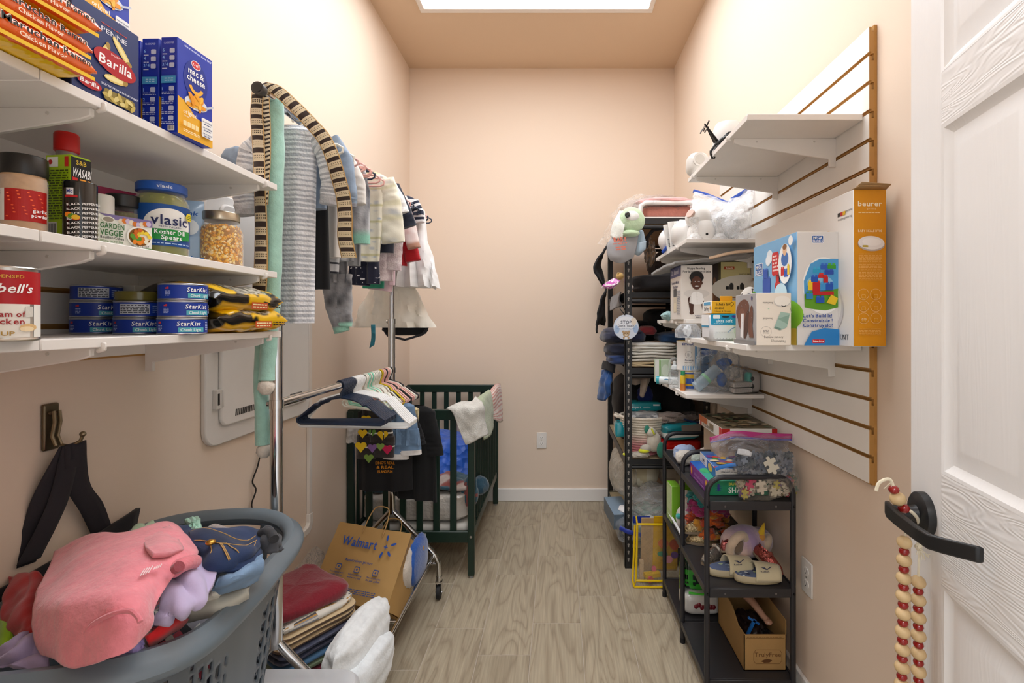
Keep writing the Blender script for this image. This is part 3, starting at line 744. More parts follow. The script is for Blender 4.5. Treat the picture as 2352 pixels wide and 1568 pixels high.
def tuna(label, c, rot, info=False):
    t = vessel('tuna_can', label, 'can', c, group='blue tuna cans stacked on the lowest food shelf'); h = .0335
    can_body(t,[(.001,.001,'#b8bcc4'),(.0405,0,'#b8bcc4'),(.0418,.0015,'#c4c8cf'),(.0410,.003,'#c4c8cf'),(.0410,h-.003,'#c4c8cf'),(.0418,h-.0015,'#c4c8cf'),(.0408,h,'#c4c8cf'),(.039,h-.001,'#a9adb4'),(.001,h-.002,'#b8bcc4')],STEEL,'tin',36)
    m = MB('#14389c'); m.lathe([(.0413,.0036),(.0413,h-.0036)],40); m.f=m.f[1:-1] if False else m.f; put(m,'paper_label',CARD,t,local=True)
    p = PR(Cy((0,0),.0414,0,rot))
    if info: p.rect(-.036,.007,.014,.027,'#c9ccd4'); p.lines(-.034,.008,.012,.026,5,'#3b3f4c',4); p.lines(.018,.009,.034,.025,4,'#8fa6de',2)
    else:
        p.rect(.000,.005,.046,.014,'#58b4c4'); p.text('Chunk Light',.022,.007,.0055,'#f1fafb',.036); p.text('StarKist',.018,.0175,.0085,'#ffffff',.040,sk=.15)
        p.rect(-.038,.022,-.031,.026,'#c9353c'); p.rect(-.038,.0245,-.035,.026,'#26408f'); p.lines(-.038,.008,-.028,.019,4,'#aebdea',5)
        p.lines(.05,.008,.06,.026,5,'#aebdea',5)
    p.put('printed_label',t,True); return t
stacks = [((-.967,1.05),(0,0,1),-1.05,'left'),((-.860,1.03),(0,1),-1.0,'middle'),((-.756,1.01),(0,0,0),-1.10,'right')]
lv = ('bottom','second','top')
for (xy, kinds, rot, nm) in stacks:
    for k, inf in enumerate(kinds):
        tuna('blue tuna can, %s one of the %s stack%s' % (lv[k], nm, ', ingredients side showing' if inf else ''), (xy[0]+.001*k, xy[1], ZL+.0337*k), rot+.05*k+(.25 if k == 1 else .12*k)-(.12 if nm=='middle' else 0), bool(inf))
t = vessel('tuna_can','olive green tin on top of the middle tuna stack','can',(-.861,1.03,ZL+.0675)); can_body(t,[(.001,0,'#5b5422'),(.038,0,'#5b5422'),(.039,.002,'#6a6229'),(.039,.017,'#6a6229'),(.037,.019,'#8a8150'),(.001,.019,'#8a8150')],GLOSS,'tin')
S=(.13,.05,.03); carton('food_carton','pale cream carton at the back of the lowest shelf behind the tuna','box',(-.965,1.15,ZL),(.09,.12,.105),.0,{'*':'#d6d1c4'})
def noodle(label, c, rz, ry, seed):
    t = thing('noodle_bag', label, 'noodles', c, rz, 'yellow and black noodle bags', 0, ry)
    L_, W_, H_ = .285,.150,.056; m = MB()
    def fn(u, v):
        a = 2*PI*u; s_ = (v-.5)*2; e = max(0.0,(abs(s_)-.6)/.4); k = 1-e*e*.94
        x = (abs(math.cos(a))**.55)*math.copysign(1,math.cos(a))*W_/2; z = (abs(math.sin(a))**.7)*math.copysign(1,math.sin(a))*H_/2*k
        return Vector((x, s_*L_/2, H_/2+z+.007*N((x,s_*.14,z),24,seed)))
    def cf(u, v):
        a = math.sin(2*PI*u); 
        if v < .10: return '#15130f'
        if a < -.15: return '#e0ab14'
        q = N((u*9,v*5,seed),1.6)
        if .3 < v < .75 and a > .5: return '#cfc9b8' if N((u*14,v*9,1),3) > -.1 else '#2a251d'
        return '#17140f' if (q > .16 or (a < .4 and v < .45)) else '#e9b914'
    m.grid(fn, 72, 72, cf); put(m,'wrapper',GLOSS,t,local=True,vc=True)
    p = PR(Pl((W_/2+.004,-L_/2,0),(0,1,0),(0,0,1))); p.rect(.13,.010,.20,.026,'#c8501c'); p.lines(.135,.012,.196,.024,2,'#f2e2b0',seed); p.lines(.205,.014,.26,.026,2,'#15130f',seed); p.put('printed_side',t,True)
    return t
noodle('yellow and black noodle bag lying flat under the tilted one', (-.787,1.185,ZL+.001), .02, 0, 1)
noodle('yellow and black noodle bag tilted on top of the other one', (-.790,1.170,ZL+.053), .05, .10, 2)
# ================================================================== left wall fittings
# hook with tote bag
t = thing('wall_hook','bronze metal double hook on the left wall holding a black bag strap','hook',(XL, 1.052, 1.06))
m = MB('#6f6350'); m.box((XL,1.035,1.03),(XL+.009,1.069,1.128)); put(m,'hook_plate',mk('bronze',.32,.9),t,bv=.005,seg=3)
BRONZE = bpy.data.materials['bronze']
m = MB('#8d8068')
m.tube([(XL+.010,1.058,1.108),(XL+.018,1.058,1.112),(XL+.020,1.058,1.09),(XL+.014,1.058,1.060),(XL+.022,1.058,1.040),(XL+.040,1.060,1.036),(XL+.055,1.066,1.046),(XL+.058,1.068,1.058)],.0035,8)
m.tube([(XL+.010,1.046,1.108),(XL+.018,1.046,1.112),(XL+.020,1.046,1.09),(XL+.014,1.046,1.060),(XL+.022,1.046,1.040)],.0035,8)
m.blob((XL+.058,1.068,1.060),(.006,.006,.006),nu=10,nv=8); put(m,'hook_wire',BRONZE,t)
t = thing('tote_bag','black tote bag hanging by its long strap from the wall hook behind the laundry basket','bag',(XL+.03,1.05,.62))
m = MB('#17151a')
m.patch([[Vector((XL+.012,.80,.79)),Vector((XL+.03,1.0,.805)),Vector((XL+.025,1.25,.835))],[Vector((XL+.014,.80,.66)),Vector((XL+.05,1.0,.68)),Vector((XL+.02,1.22,.70))],[Vector((XL+.012,.82,.50)),Vector((XL+.03,1.0,.50)),Vector((XL+.02,1.20,.52))]],20,14,wr=.006,fr=12)
put(m,'bag_body',DARKC,t,solid=.01)
m = MB('#2b272d'); hk = Vector((XL+.042,1.058,1.042))
def ribbon(m, pts, wv, wd, n=28, c=None, tw=None):
    P = [Vector(p) for p in pts]
    def cr(t):
        k = len(P)-1; x = t*k; i = min(int(x),k-1); f = x-i; a = P[i-1] if i else P[0]*2-P[1]; b_ = P[i]; d_ = P[i+1]; e = P[i+2] if i+2<=k else d_*2-b_
        return .5*((2*b_)+(d_-a)*f+(2*a-5*b_+4*d_-e)*f*f+(3*b_-a-3*d_+e)*f**3)
    W = [Vector(q) for q in wv]
    def fn(u, v):
        x = v*(len(W)-1); i = min(int(x),len(W)-2); q = W[i].lerp(W[i+1], x-i).normalized()
        return cr(v)+q*(u-.5)*wd
    m.grid(fn, 4, n, c)
ribbon(m,[hk+Vector((0,0,0)),at(105,1130,1.03),at(80,1210,1.02),at(52,1300,1.0)],[(.2,.9,.1),(.3,.9,0),(.3,.9,0)],.040)
ribbon(m,[hk+Vector((0.003,0,0)),at(140,1130,1.05),at(112,1200,1.03),at(66,1290,1.0)],[(.2,.9,.1),(.3,.9,0),(.3,.9,0)],.036)
ribbon(m,[hk+Vector((0.006,.004,0)),at(178,1110,1.08),at(210,1170,1.12),at(236,1225,1.16)],[(.2,.9,.1),(.3,.9,0),(.3,.9,0)],.040)
ribbon(m,[hk+Vector((0.008,.008,0)),at(188,1110,1.09),at(220,1160,1.13),at(244,1225,1.17)],[(.2,.9,.1),(.3,.9,0),(.3,.9,0)],.028)
put(m,'strap',DARKC,t,solid=.002)
# white louvred access panel
t = thing('access_panel','white plastic access panel with hinges and slot vents on the left wall behind the rack','panel',(XL,1.82,.92))
y0,y1,z0,z1 = 1.50,2.13,.915,1.70
def rr(ya,za,yb,zb,r,n=5):
    pts=[]
    for cy_,cz,q in ((yb-r,zb-r,0),(ya+r,zb-r,1),(ya+r,za+r,2),(yb-r,za+r,3)):
        for k in range(n): a=(q+k/(n-1))*PI/2; pts.append((cy_+r*math.cos(a),cz+r*math.sin(a)))
    return pts
m = MB('#e3dfda'); m.prism([(XL,a,b) for a,b in rr(y0,z0,y1,z1,.05)],(.016,0,0)); put(m,'surround_frame',PAINT,t,bv=.004)
m = MB('#e8e4df'); m.prism([(XL+.016,a,b) for a,b in rr(y0+.055,z0+.055,y1-.03,z1-.03,.03)],(.012,0,0)); put(m,'cover_door',PAINT,t,bv=.006,seg=3)
m = MB('#3b3835')
for k in range(40): m.box((XL+.0279,1.727,1.035+.0155*k),(XL+.0286,1.742,1.042+.0155*k))
for k in range(15): m.prism([(XL+.028,1.62+.009*k,.995),(XL+.028,1.626+.009*k,.995),(XL+.028,1.629+.009*k,1.016),(XL+.028,1.623+.009*k,1.016)],(.0007,0,0))
for k in range(10): m.prism([(XL+.028,1.95+.009*k,.995),(XL+.028,1.956+.009*k,.995),(XL+.028,1.959+.009*k,1.016),(XL+.028,1.953+.009*k,1.016)],(.0007,0,0))
put(m,'vent_slots',PAINT,t)
for z in (1.06,1.235,1.56):
    m = MB('#d9d5cf'); m.box((XL+.016,1.53,z-.03),(XL+.030,1.556,z+.03)); m.tube([(XL+.030,1.556,z-.026),(XL+.030,1.556,z+.026)],.004,8); q = put(m,'hinge',PAINT,t,bv=.002)
    m = MB('#2c2a28'); m.box((XL+.0295,1.534,z-.018),(XL+.0305,1.543,z+.018)); put(m,'hinge_gap',PAINT,q)
m = MB('#cfcac3'); m.tube([(XL+.026,2.06,1.0),(XL+.032,2.06,1.0)],.011,16); put(m,'lock',PAINT,t)
t = thing('cable_raceway','white cable raceway running down the left wall beside the access panel','raceway',(XL,2.15,.40))
m = MB('#e6ddd3'); m.box((XL,2.132,.47),(XL+.016,2.156,1.66)); put(m,'raceway_channel',PAINT,t,bv=.003)
m = MB('#e9e2d9'); m.prism([(XL,2.130,.48),(XL,2.160,.48),(XL,2.160,.44),(XL,2.150,.415),(XL,2.125,.40),(XL,2.08,.40),(XL,2.08,.428),(XL,2.118,.43),(XL,2.130,.445)],(.018,0,0)); put(m,'elbow',PAINT,t,bv=.003)
m = MB('#e6ddd3'); m.box((XL,1.2,.402),(XL+.016,2.08,.426)); put(m,'raceway_channel',PAINT,t,bv=.003)
t = thing('power_cord','thin black cord hanging down the left wall beside the chrome post','cord',(XL+.01,1.75,.6))
m = MB('#1a1818'); X_=XL+.012
def onw(px,py,X=X_): Y=X*F/(px-CX); return at(px,py,Y)
m.tube(smooth([onw(600,1030),onw(592,1070),onw(580,1105),onw(588,1125),onw(578,1160),onw(590,1185),onw(608,1200),onw(612,1260)]),.0028,6); put(m,'cable',PLAST,t)

# ================================================================== rolling garment rack
RX, R0, R1, RU, RL_ = -.777, 1.385, 2.35, 1.905, 1.072
rk = thing('garment_rack','chrome two-tier rolling garment rack full of baby clothes along the left wall','clothes rack',(RX,1.87,0))
CC='#cfcfcf'
for y in (R0,R1):
    m = MB(CC); m.tube([(RX,y,.40),(RX,y,1.30)],.0165,16); m.tube([(RX,y,1.30),(RX,y,RU)],.0125,14); put(m,'post',CHROME,rk)
    m = MB(CC); hl = .40
    for s in (1,-1):
        m.tube([(RX,y,hl+.02),(RX+s*.02,y,hl-.005),(RX+s*.165,y,.245),(RX+s*.200,y,.21),(RX+s*.218,y,.17),(RX+s*.222,y,.105)],.0125,12)
    put(m,'base_leg',CHROME,rk)
    m = MB(CC); m.tube([(RX-.215,y,.165),(RX+.215,y,.165)],.008,10); put(m,'base_crossbar',CHROME,rk)
    for s in (1,-1):
        m = MB('#18181a'); cx=RX+s*.222
        m.tube([(cx-.009,y,.032),(cx+.009,y,.032)],.032,20); w_ = put(m,'caster_wheel',RUBBER,rk,bv=.003)
        m = MB(CC); m.tube([(cx,y,.105),(cx,y,.085)],.014,12); m.box((cx-.014,y-.012,.030),(cx-.011,y+.012,.085)); m.box((cx+.011,y-.012,.030),(cx+.014,y+.012,.085)); m.box((cx-.014,y-.012,.080),(cx+.014,y+.012,.086)); m.tube([(cx-.017,y,.032),(cx+.017,y,.032)],.005,8); put(m,'caster_fork',CHROME,w_)
m = MB(CC); m.tube([(RX,1.305,RU),(RX,2.66,RU)],.0125,16); put(m,'upper_rail',CHROME,rk)
for y in (1.302,2.665):
    m = MB('#3a3836'); m.tube([(RX,y-.006,RU),(RX,y+.012,RU)],.0165,20); m.tube([(RX,y-.0075,RU),(RX,y-.004,RU)],.011,16,'#2a2826'); put(m,'rail_end_cap',PLAST,rk)
m = MB(CC); m.tube([(RX,R0,RL_),(RX,R1,RL_)],.0125,16); put(m,'lower_rail',CHROME,rk)
for s in (1,-1):
    m = MB(CC); m.tube([(RX+s*.185,R0-.02,.185),(RX+s*.185,R1+.02,.185)],.008,10)
    put(m,'base_rail',CHROME,rk)
for y in (1.62,1.87,2.12):
    m = MB(CC); m.tube([(RX-.185,y,.177),(RX+.185,y,.177)],.005,8); put(m,'base_bar',CHROME,rk)
for y in (R0,R1):
    for z in (RL_,1.30):
        m = MB(CC); m.tube([(RX-.024,y,z),(RX-.017,y,z)],.008,10); m.tube([(RX,y,z-.012),(RX,y,z+.012)],.019,14); put(m,'clamp_collar',CHROME,rk)

# ---- hangers
def hanger_mesh(wd, drop, c, r=.0032, bar=True):
    m = MB(c)
    hk = [(.016*math.cos(a),0,.016*math.sin(a)) for a in [PI*1.15-.0*k - k*PI*1.15/9 for k in range(10)]]
    m.tube([(x,y,z) for x,y,z in hk]+[(.012,0,-.012),(.002,0,-.028),(0,0,-.045)], r, 7)
    h = wd/2
    sh = [(0,0,-.043),(.05,0,-.052),(h*.45,0,-.062),(h*.5,0,-.072),(h*.58,0,-.070),(h-.018,0,-drop+.018),(h-.002,0,-drop+.008),(h-.004,0,-drop-.004),(h-.016,0,-drop-.010)]
    full = [(-x,y,z) for x,y,z in sh[::-1]][:-1] + sh
    m.tube(full + ([] ), r, 7, loop=bar)
    return m
HM = {}
ORD=['first','second','third','fourth','fifth','sixth','seventh','eighth','ninth','tenth']+['%dth'%q if q%10 not in (1,2,3) or q in (11,12,13) else '%d%s'%(q,{1:'st',2:'nd',3:'rd'}[q%10]) for q in range(11,40)]
def hanger(kind, y, z, yaw, label, group, tilt=0.0):
    wd, drop, c = kind
    if kind not in HM:
        o = put(hanger_mesh(wd,drop,c,.0042 if wd>.32 else .0034), 'clothes_hanger', PLAST, None, local=True); HM[kind]=o
    else: o = HM[kind].copy(); link(o)
    o.location=(RX,y,z); o.rotation_euler=(0,tilt,yaw); return props(o,label,'hanger',group)
NAVY=(.335,.130,'#1d2a40'); WHT=(.44,.165,'#e9e8e6'); MINT=(.29,.115,'#8fd9bd'); IVORY=(.29,.115,'#ebe7da'); PINK=(.29,.115,'#eeb9b0'); BLACKH=(.30,.115,'#202126'); YEL=(.29,.115,'#e3c31f')
for k in range(8): hanger(NAVY,1.795+.0135*k,RL_-.001,-.10+.02*k,'navy plastic hanger, %s from the camera in the navy bunch on the lower rail'%ORD[k] if k else 'frontmost navy plastic hanger on the lower rail','navy hangers on the lower rail')
for k in range(6): hanger(WHT,1.91+.014*k,RL_-.001,-.06+.02*k,'wide white hanger, %s from the camera of the white bunch on the lower rail'%ORD[k],'wide white hangers on the lower rail')
seq=[IVORY,IVORY,MINT,IVORY,MINT,IVORY,IVORY,IVORY,IVORY,IVORY]
for k,kd in enumerate(seq):
    nm='mint' if kd is MINT else 'ivory'
    hanger(kd,2.02+.017*k,RL_-.001,-.55-.05*(k%3),'small %s baby hanger, %s in the middle bunch on the lower rail'%(nm,ORD[k]),'small %s hangers on the lower rail'%nm)
for k,kd in enumerate((YEL,PINK,PINK,BLACKH,PINK,PINK,IVORY,BLACKH)):
    nm={YEL:'yellow',PINK:'pink',BLACKH:'black',IVORY:'ivory'}[kd]
    hanger(kd,2.20+.017*k,RL_-.001,-.5+.04*k,'small %s hanger, %s in the far bunch on the lower rail'%(nm,ORD[k]),'%s hangers at the far lower rail'%nm)
# upper rail hangers
ci=0
for k in range(30):
    y=1.50+.037*k
    kd=PINK if k in (4,5,6,7,9,10,11,12,13,18,19,26) else (NAVY if k>13 or k in (8,) else IVORY)
    nm={PINK:'pink',NAVY:'navy',IVORY:'ivory'}[kd]
    hanger((.27,.09,kd[2]),y,RU-.001,random.Random(k).uniform(-.25,.1),'%s hanger on the upper rail, %s from the near end'%(nm,ORD[k]),'%s hangers on the upper rail'%nm)

# ---- garments (hang in the plane across the rail)
def loft(m, path, rx, ry, n=16, c=None, fold=0.0, seed=0, cap=True):
    """flattened tube in the XZ plane; path (x,z); rx in plane, ry across"""
    R=[]; K=len(path)
    for i,(x,z) in enumerate(path):
        a=path[max(i-1,0)]; b_=path[min(i+1,K-1)]; tx,tz=b_[0]-a[0],b_[1]-a[1]; l=math.hypot(tx,tz) or 1; nx,nz=-tz/l,tx/l
        w_=rx[i] if isinstance(rx,list) else rx; d_=ry[i] if isinstance(ry,list) else ry
        R.append([(x+nx*w_*math.cos(q), d_*math.copysign(abs(math.sin(q))**.7,math.sin(q))+fold*N((x*6+math.cos(q)*2,i*.4,seed),1.2,seed), z+nz*w_*math.cos(q)) for q in [2*PI*j/n for j in range(n)]])
    m.rings(R,c,True,cap,cap)
def dens(path,k):
    out=[]
    for (a,b_) in zip(path,path[1:]):
        for q in range(k): out.append(tuple(a[j]+(b_[j]-a[j])*q/k for j in range(len(a))))
    return out+[path[-1]]
def garment(name,label,Y,cx,top,hem,sh,hw,cf,group='baby clothes on the upper rail',slv=None,cuff=None,mat=None,depth=.018,fold=.012,seed=1,slope=.25,waist=None,yaw=0.0,cat='baby clothes',rows=44,legs=None,legcuff=None,collar=None,hemc=None,wavy=0.0,vc=False):
    """top/hem in photo rows, sh/hw half widths in photo px at depth Y"""
    if 'upper' in group and Y>1.65: top+=10
    s=Y/F; p0=at(cx,top,Y); t=thing(name,label,cat,p0,yaw,group)
    L_=(hem-top)*s; a=sh*s; b_=hw*s; nk=min(.042,a*.5); sl=a*slope
    def hwid(z):
        q=z/L_
        if z<sl: return nk+(a-nk)*(z/sl)**.8
        w0=(waist or (a,b_)) ; r=(z-sl)/(L_-sl)
        if waist: return a+(waist*s-a)*r/.4 if r<.4 else waist*s+(b_-waist*s)*(r-.4)/.6
        return a+(b_-a)*r
    m=MB(); R=[]; n=40
    zs=[sl*(k/6.0) for k in range(6)]+[sl+(L_-sl)*k/(rows-1) for k in range(rows)]
    for z in zs:
        w_=hwid(z); q=z/L_; A=fold*(.25+q)*min(1,(w_/a))
        ring=[]
        for j in range(n):
            an=2*PI*j/n; x=w_*math.cos(an); f=A*(math.sin(x/a*7+seed)+.6*math.sin(x/a*13+seed*2.3))*.6
            ring.append((x, depth*(.45+.55*min(1,z/max(sl,.001)))*math.copysign(abs(math.sin(an))**.6,math.sin(an))+f, -z + wavy*math.sin(x/a*9+seed)*q**3))
        R.append(ring)
    def cfn(i,j):
        z=zs[min(i,len(zs)-1)]; an=2*PI*(j+.5)/n; return cf(hwid(z)*math.cos(an)/a, z/L_, z, math.sin(an)<0)
    m.rings(R,cfn,True,False,True); put(m,'torso',mat or CLOTH,t,local=True,ang=80,vc=vc)
    if slv:
        for sd,pp,w0,w1 in slv:
            path=dens([(x*s,-y*s) for x,y in pp],14); K=len(path)
            path=[(p0_[0]*sd if sd<0 else p0_[0],p0_[1]) for p0_ in path]
            m=MB(); rx=[(w0+(w1-w0)*i/(K-1))*s for i in range(K)]
            loft(m,path,rx,.016,14,(lambda i,j:(cuff if (cuff and i>=K-1-max(2,K//8)) else cf(.9*math.cos(2*PI*(j+.5)/14),path[i][1]/-L_ if L_ else 0,-path[i][1]+i*.0009,True))),.006,seed+sd)
            put(m,'sleeve',mat or CLOTH,t,local=True,ang=80,vc=vc)
    if legs:
        for pp,w0,w1 in legs:
            path=dens([(x*s,-y*s) for x,y in pp],16); K=len(path); m=MB()
            loft(m,path,[(w0+(w1-w0)*i/(K-1))*s for i in range(K)],.02,14,(lambda i,j:(legcuff if (legcuff and i>=K-4) else cf(.6*math.cos(2*PI*(j+.5)/14),.9,-path[i][1],True))),.006,seed)
            put(m,'leg',mat or CLOTH,t,local=True,ang=80,vc=vc)
    if collar:
        m=MB(collar); m.tube([(nk*math.cos(a_),depth*.6*math.sin(a_),-.002-.012*(math.sin(a_)<0)*abs(math.sin(a_))) for a_ in [2*PI*k/20 for k in range(20)]],.004,6,loop=True); put(m,'neckband',mat or CLOTH,t,local=True)
    return t
def stripes(a_,b_,per,duty=.5): return lambda x,q,z,f: a_ if (z/per)%1<duty else b_
def plain(c): return lambda x,q,z,f: c
def mottle(a_,b_,fr=18,seed=0): return lambda x,q,z,f: mixc(a_,b_,max(0,min(1,.5+1.6*N((x*2.6,z*fr,f*.7),1.0,seed)+.8*N((x*7,z*fr*2.4,f*.7),1.0,seed+2))))
def spots(a_,b_,fr=60,th=.32,seed=0): return lambda x,q,z,f: b_ if N((x*6,z*fr,f*3),1.0,seed)>th else a_

STR=stripes('#b3b6bd','#e4e5e8',.0145)
garment('baby_sleeper','grey and white striped long sleeved sleeper, nearest on the upper rail',1.47,664,290,742,62,52,STR,slv=[(1,[(48,22),(85,55),(98,130),(92,180)],26,22),(-1,[(48,22),(90,60),(105,140),(98,205)],26,24)],cuff='#c9c9cd',mat=TERRY,fold=.010,depth=.03,collar='#b4b4b8',seed=2,rows=190)
garment('baby_jacket','washed light blue denim jacket just behind the striped sleeper',1.545,705,300,480,58,46,plain('#8fa0b4'),slv=[(1,[(52,24),(82,70),(92,150),(90,175)],24,24),(-1,[(52,24),(120,60),(170,60),(180,110)],26,22)],cuff='#8c8d96',mat=DENIM,seed=5)
garment('black_trousers','long black trousers with straight hem on the upper rail',1.60,705,330,664,44,52,plain('#0b0a0c'),mat=DARKC,seed=7,fold=.006)
garment('white_bodysuit','off-white bodysuit hanging behind the patterned sash',1.67,757,350,592,52,34,plain('#e2dcd4'),slv=[(1,[(40,18),(62,60),(66,110)],22,18)],seed=8)
garment('grey_striped_shirt','grey top with thin black stripes low on the rail',1.70,752,380,628,34,24,stripes('#b9b8ba','#23222a',.032,.8),seed=9,rows=110)
garment('tie_dye_pullover','grey tie-dye pullover with mint cuffs on the upper rail',1.76,776,352,600,44,36,mottle('#3e3f45','#c9c9cb',22,3),slv=[(1,[(38,22),(52,80),(54,198)],24,19),(-1,[(38,22),(50,80),(52,180)],22,18)],cuff='#8fc9b4',mat=FLEECE,seed=3,vc=True)
garment('tie_dye_trousers','grey tie-dye trousers with mint ankle cuffs',1.79,772,540,650,26,30,mottle('#4c4c50','#a2a1a3',20,5),legs=[([(-8,90),(-4,150),(14,212)],24,17),([(16,80),(18,150),(20,200)],20,16)],legcuff='#8fc0ab',mat=FLEECE,seed=4,vc=True)
garment('grey_shorts','plain grey shorts tucked beside the tie-dye pullover',1.83,803,430,610,34,24,plain('#8e8d8d'),seed=11)
garment('cream_striped_shirt','cream top with pale yellow stripes and small blue prints',1.90,838,385,600,52,34,lambda x,q,z,f:'#cdc79a' if (z/.062)%1<.12 else ('#8e9fb8' if N((x*9,z*70,2),1.0)>.42 else '#ece7d4'),slv=[(1,[(44,18),(58,70),(66,162)],24,27),(-1,[(44,18),(52,70),(50,130)],22,22)],seed=6,collar='#e5e0cb',rows=120,vc=True)
garment('yellow_shirt','pale yellow shirt partly hidden under the cream striped top',1.94,838,460,586,34,24,plain('#d9d3ae'),seed=12)
garment('navy_trousers','navy trousers with white star prints and drawstring',1.97,836,520,652,28,36,spots('#171b33','#e6e6ea',140,.50,4),rows=90,legs=[([(-6,60),(-10,125)],26,24)],seed=13)
garment('white_polo','white short sleeved top with rolled sleeves',2.03,857,398,560,40,32,plain('#eceae8'),slv=[(1,[(30,14),(52,55),(60,84)],20,24)],seed=14)
garment('navy_polo','dark navy short sleeved shirt',2.07,868,405,580,42,34,plain('#161a2b'),slv=[(1,[(30,14),(54,70),(66,108)],20,24)],seed=15)
garment('pink_knit_shirt','pale pink knitted top',2.13,872,430,645,36,32,mottle('#d8c3c6','#ecdcdc',60,2),slv=[(1,[(24,20),(34,110),(30,180)],20,20)],seed=16,mat=TERRY)
garment('green_bodysuit','green bodysuit with curved hem and snaps below the pink tops',2.17,858,520,662,30,24,plain('#2f8d6e'),seed=17,fold=.004)
garment('pink_leggings','pale pink leggings hanging low on the rail',2.20,880,520,655,28,28,plain('#dcbcc3'),legs=[([(-10,60),(-18,135)],20,16),([(14,60),(4,138)],20,16)],seed=18)
garment('floral_sleeper','white sleeper with tiny pink flowers and long sleeves',2.24,887,430,620,40,32,spots('#eee0da','#d9a7a0',120,.33,6),slv=[(1,[(30,16),(50,70),(64,130)],18,15)],seed=19,cuff='#b98a74',vc=True)
garment('red_shirt','bright red top peeking out behind the pink clothes',2.28,903,500,610,30,30,plain('#b3121c'),slv=[(1,[(22,14),(40,60),(46,90)],16,18)],seed=20)
garment('navy_striped_shirt','navy and white striped top near the far end of the upper rail',2.38,922,440,560,34,30,stripes('#1a2036','#e8e6e6',.030,.55),slv=[(1,[(26,14),(38,40),(40,62)],14,14)],seed=21)
garment('white_lace_dress','white baby dress with a lace hem at the far end of the upper rail',2.44,944,465,660,30,68,lambda x,q,z,f:mixc('#f0eeec','#d9d5d1',.8 if (q>.72 and N((x*10,z*160,1),1.0)>.1) else 0),waist=38,depth=.06,fold=.03,seed=22,wavy=.006,vc=True)
garment('ivory_skirt','wide ivory skirt hanging below the other clothes',2.50,903,590,752,40,96,plain('#f0eadd'),depth=.06,fold=.025,seed=23,waist=50,slope=.05)
# black cap under the skirt, teal ribbon
t = thing('black_hat','black hat hanging beneath the ivory skirt','hat',at(932,790,2.55))
m=MB('#17171b'); m.blob(at(932,752,2.56),(.115,.08,.055),e=.9,amp=.05,flatb=.7); put(m,'hat_crown',DARKC,t)
m=MB('#26262c'); m.tube([at(880,748,2.50),at(890,770,2.47),at(930,780,2.46),at(970,768,2.48),at(985,748,2.5)],.006,8); put(m,'hat_brim',DARKC,t)
t=thing('teal_ribbon','short teal ribbon dangling below the pants cuff','ribbon',at(854,800,2.2)); m=MB('#137083'); m.patch([[(852,745,2.2),(862,745,2.2)],[(853,775,2.2),(862,775,2.19)],[(848,800,2.2),(860,792,2.2)]],4,8); put(m,'ribbon_tail',QUILT,t,solid=.002)
# ---- lower rail garments
garment('heart_print_leggings','dark brown leggings with yellow, green and pink hearts on the lower rail',2.10,864,930,1012,30,40,lambda x,q,z,f:'#ded9cf' if (z/.055)%1<.09 else '#2b2320',legs=[([(-20,70),(-22,122)],24,22),([(20,70),(18,118)],24,24)],seed=31,group='baby clothes on the lower rail',mat=CLOTH)
hp=bpy.data.objects[[o.name for o in bpy.data.objects if o.name.startswith('heart_print')][0]]
s_=2.10/F
def heart(a,b,r,c): p.ell(a-r*.45,b+r*.25,r*.52,r*.5,c,12); p.ell(a+r*.45,b+r*.25,r*.52,r*.5,c,12); p.poly([(a-r*.93,b+.1*r),(a,b-r),(a+r*.93,b+.1*r),(a,b+.5*r)],c)
for a,b_,r,c_ in ((-26,-62,9,'#e0b81e'),(-4,-60,7,'#5f8a3a'),(20,-66,10,'#ddb51d'),(-18,-30,9,'#e0b81e'),(-30,-92,11,'#e2bd22'),(14,-92,8,'#7d9a4a'),(30,-98,10,'#b81f4b'),(-4,-95,9,'#7c5a93'),(-12,-118,9,'#6d8a3c'),(6,-35,8,'#b52a4c'),(24,-36,8,'#6d4a86')):
    p=PR(Pl((0,-.024,0),(1,0,0),(0,0,1))); heart(a*s_,b_*s_,r*s_*1.25,c_); p.put('heart_print',hp,True)
garment('denim_shorts','blue denim shorts with white rolled cuffs on the lower rail',2.16,925,925,1020,26,40,plain('#66819f'),legs=[([(-14,60),(-16,128)],28,30),([(12,60),(14,118)],26,30)],legcuff='#d7d3cf',seed=32,group='baby clothes on the lower rail',mat=DENIM)
t=garment('black_tee','black T-shirt with small orange lettering on the lower rail',2.24,884,930,1125,62,62,plain('#0d0c0f'),seed=33,group='baby clothes on the lower rail',mat=DARKC,slv=[(1,[(46,20),(64,70),(70,95)],24,26)])
p=PR(Pl((0,-.032,0),(1,0,0),(0,0,1))); 
for k,tt in enumerate(("DINO'S REAL","& REAL","ISLAND FUN")): p.text(tt,.012,-.255-.019*k,.012,'#d58a1c',.085-.01*k,arc=.6)
p.put('shirt_lettering',t,True)
garment('black_dress','long black dress with a thin pale hem line, last on the lower rail',2.30,955,930,1145,50,58,plain('#08080a'),seed=34,group='baby clothes on the lower rail',mat=DARKC,slv=[(1,[(30,20),(44,80),(48,112)],20,24)],yaw=-.3)
garment('tan_sweater','tan patterned sweater sleeve beside the black dress',2.27,945,935,990,18,18,mottle('#a08a5c','#d6c69a',60,4),seed=35,group='baby clothes on the lower rail',mat=TERRY)
garment('white_fluffy_shirt','grey white fluffy top half hidden behind the white hangers',2.14,822,960,1015,22,26,mottle('#b9b5b0','#d8d5d1',50,8),seed=36,group='baby clothes on the lower rail',mat=FLEECE)

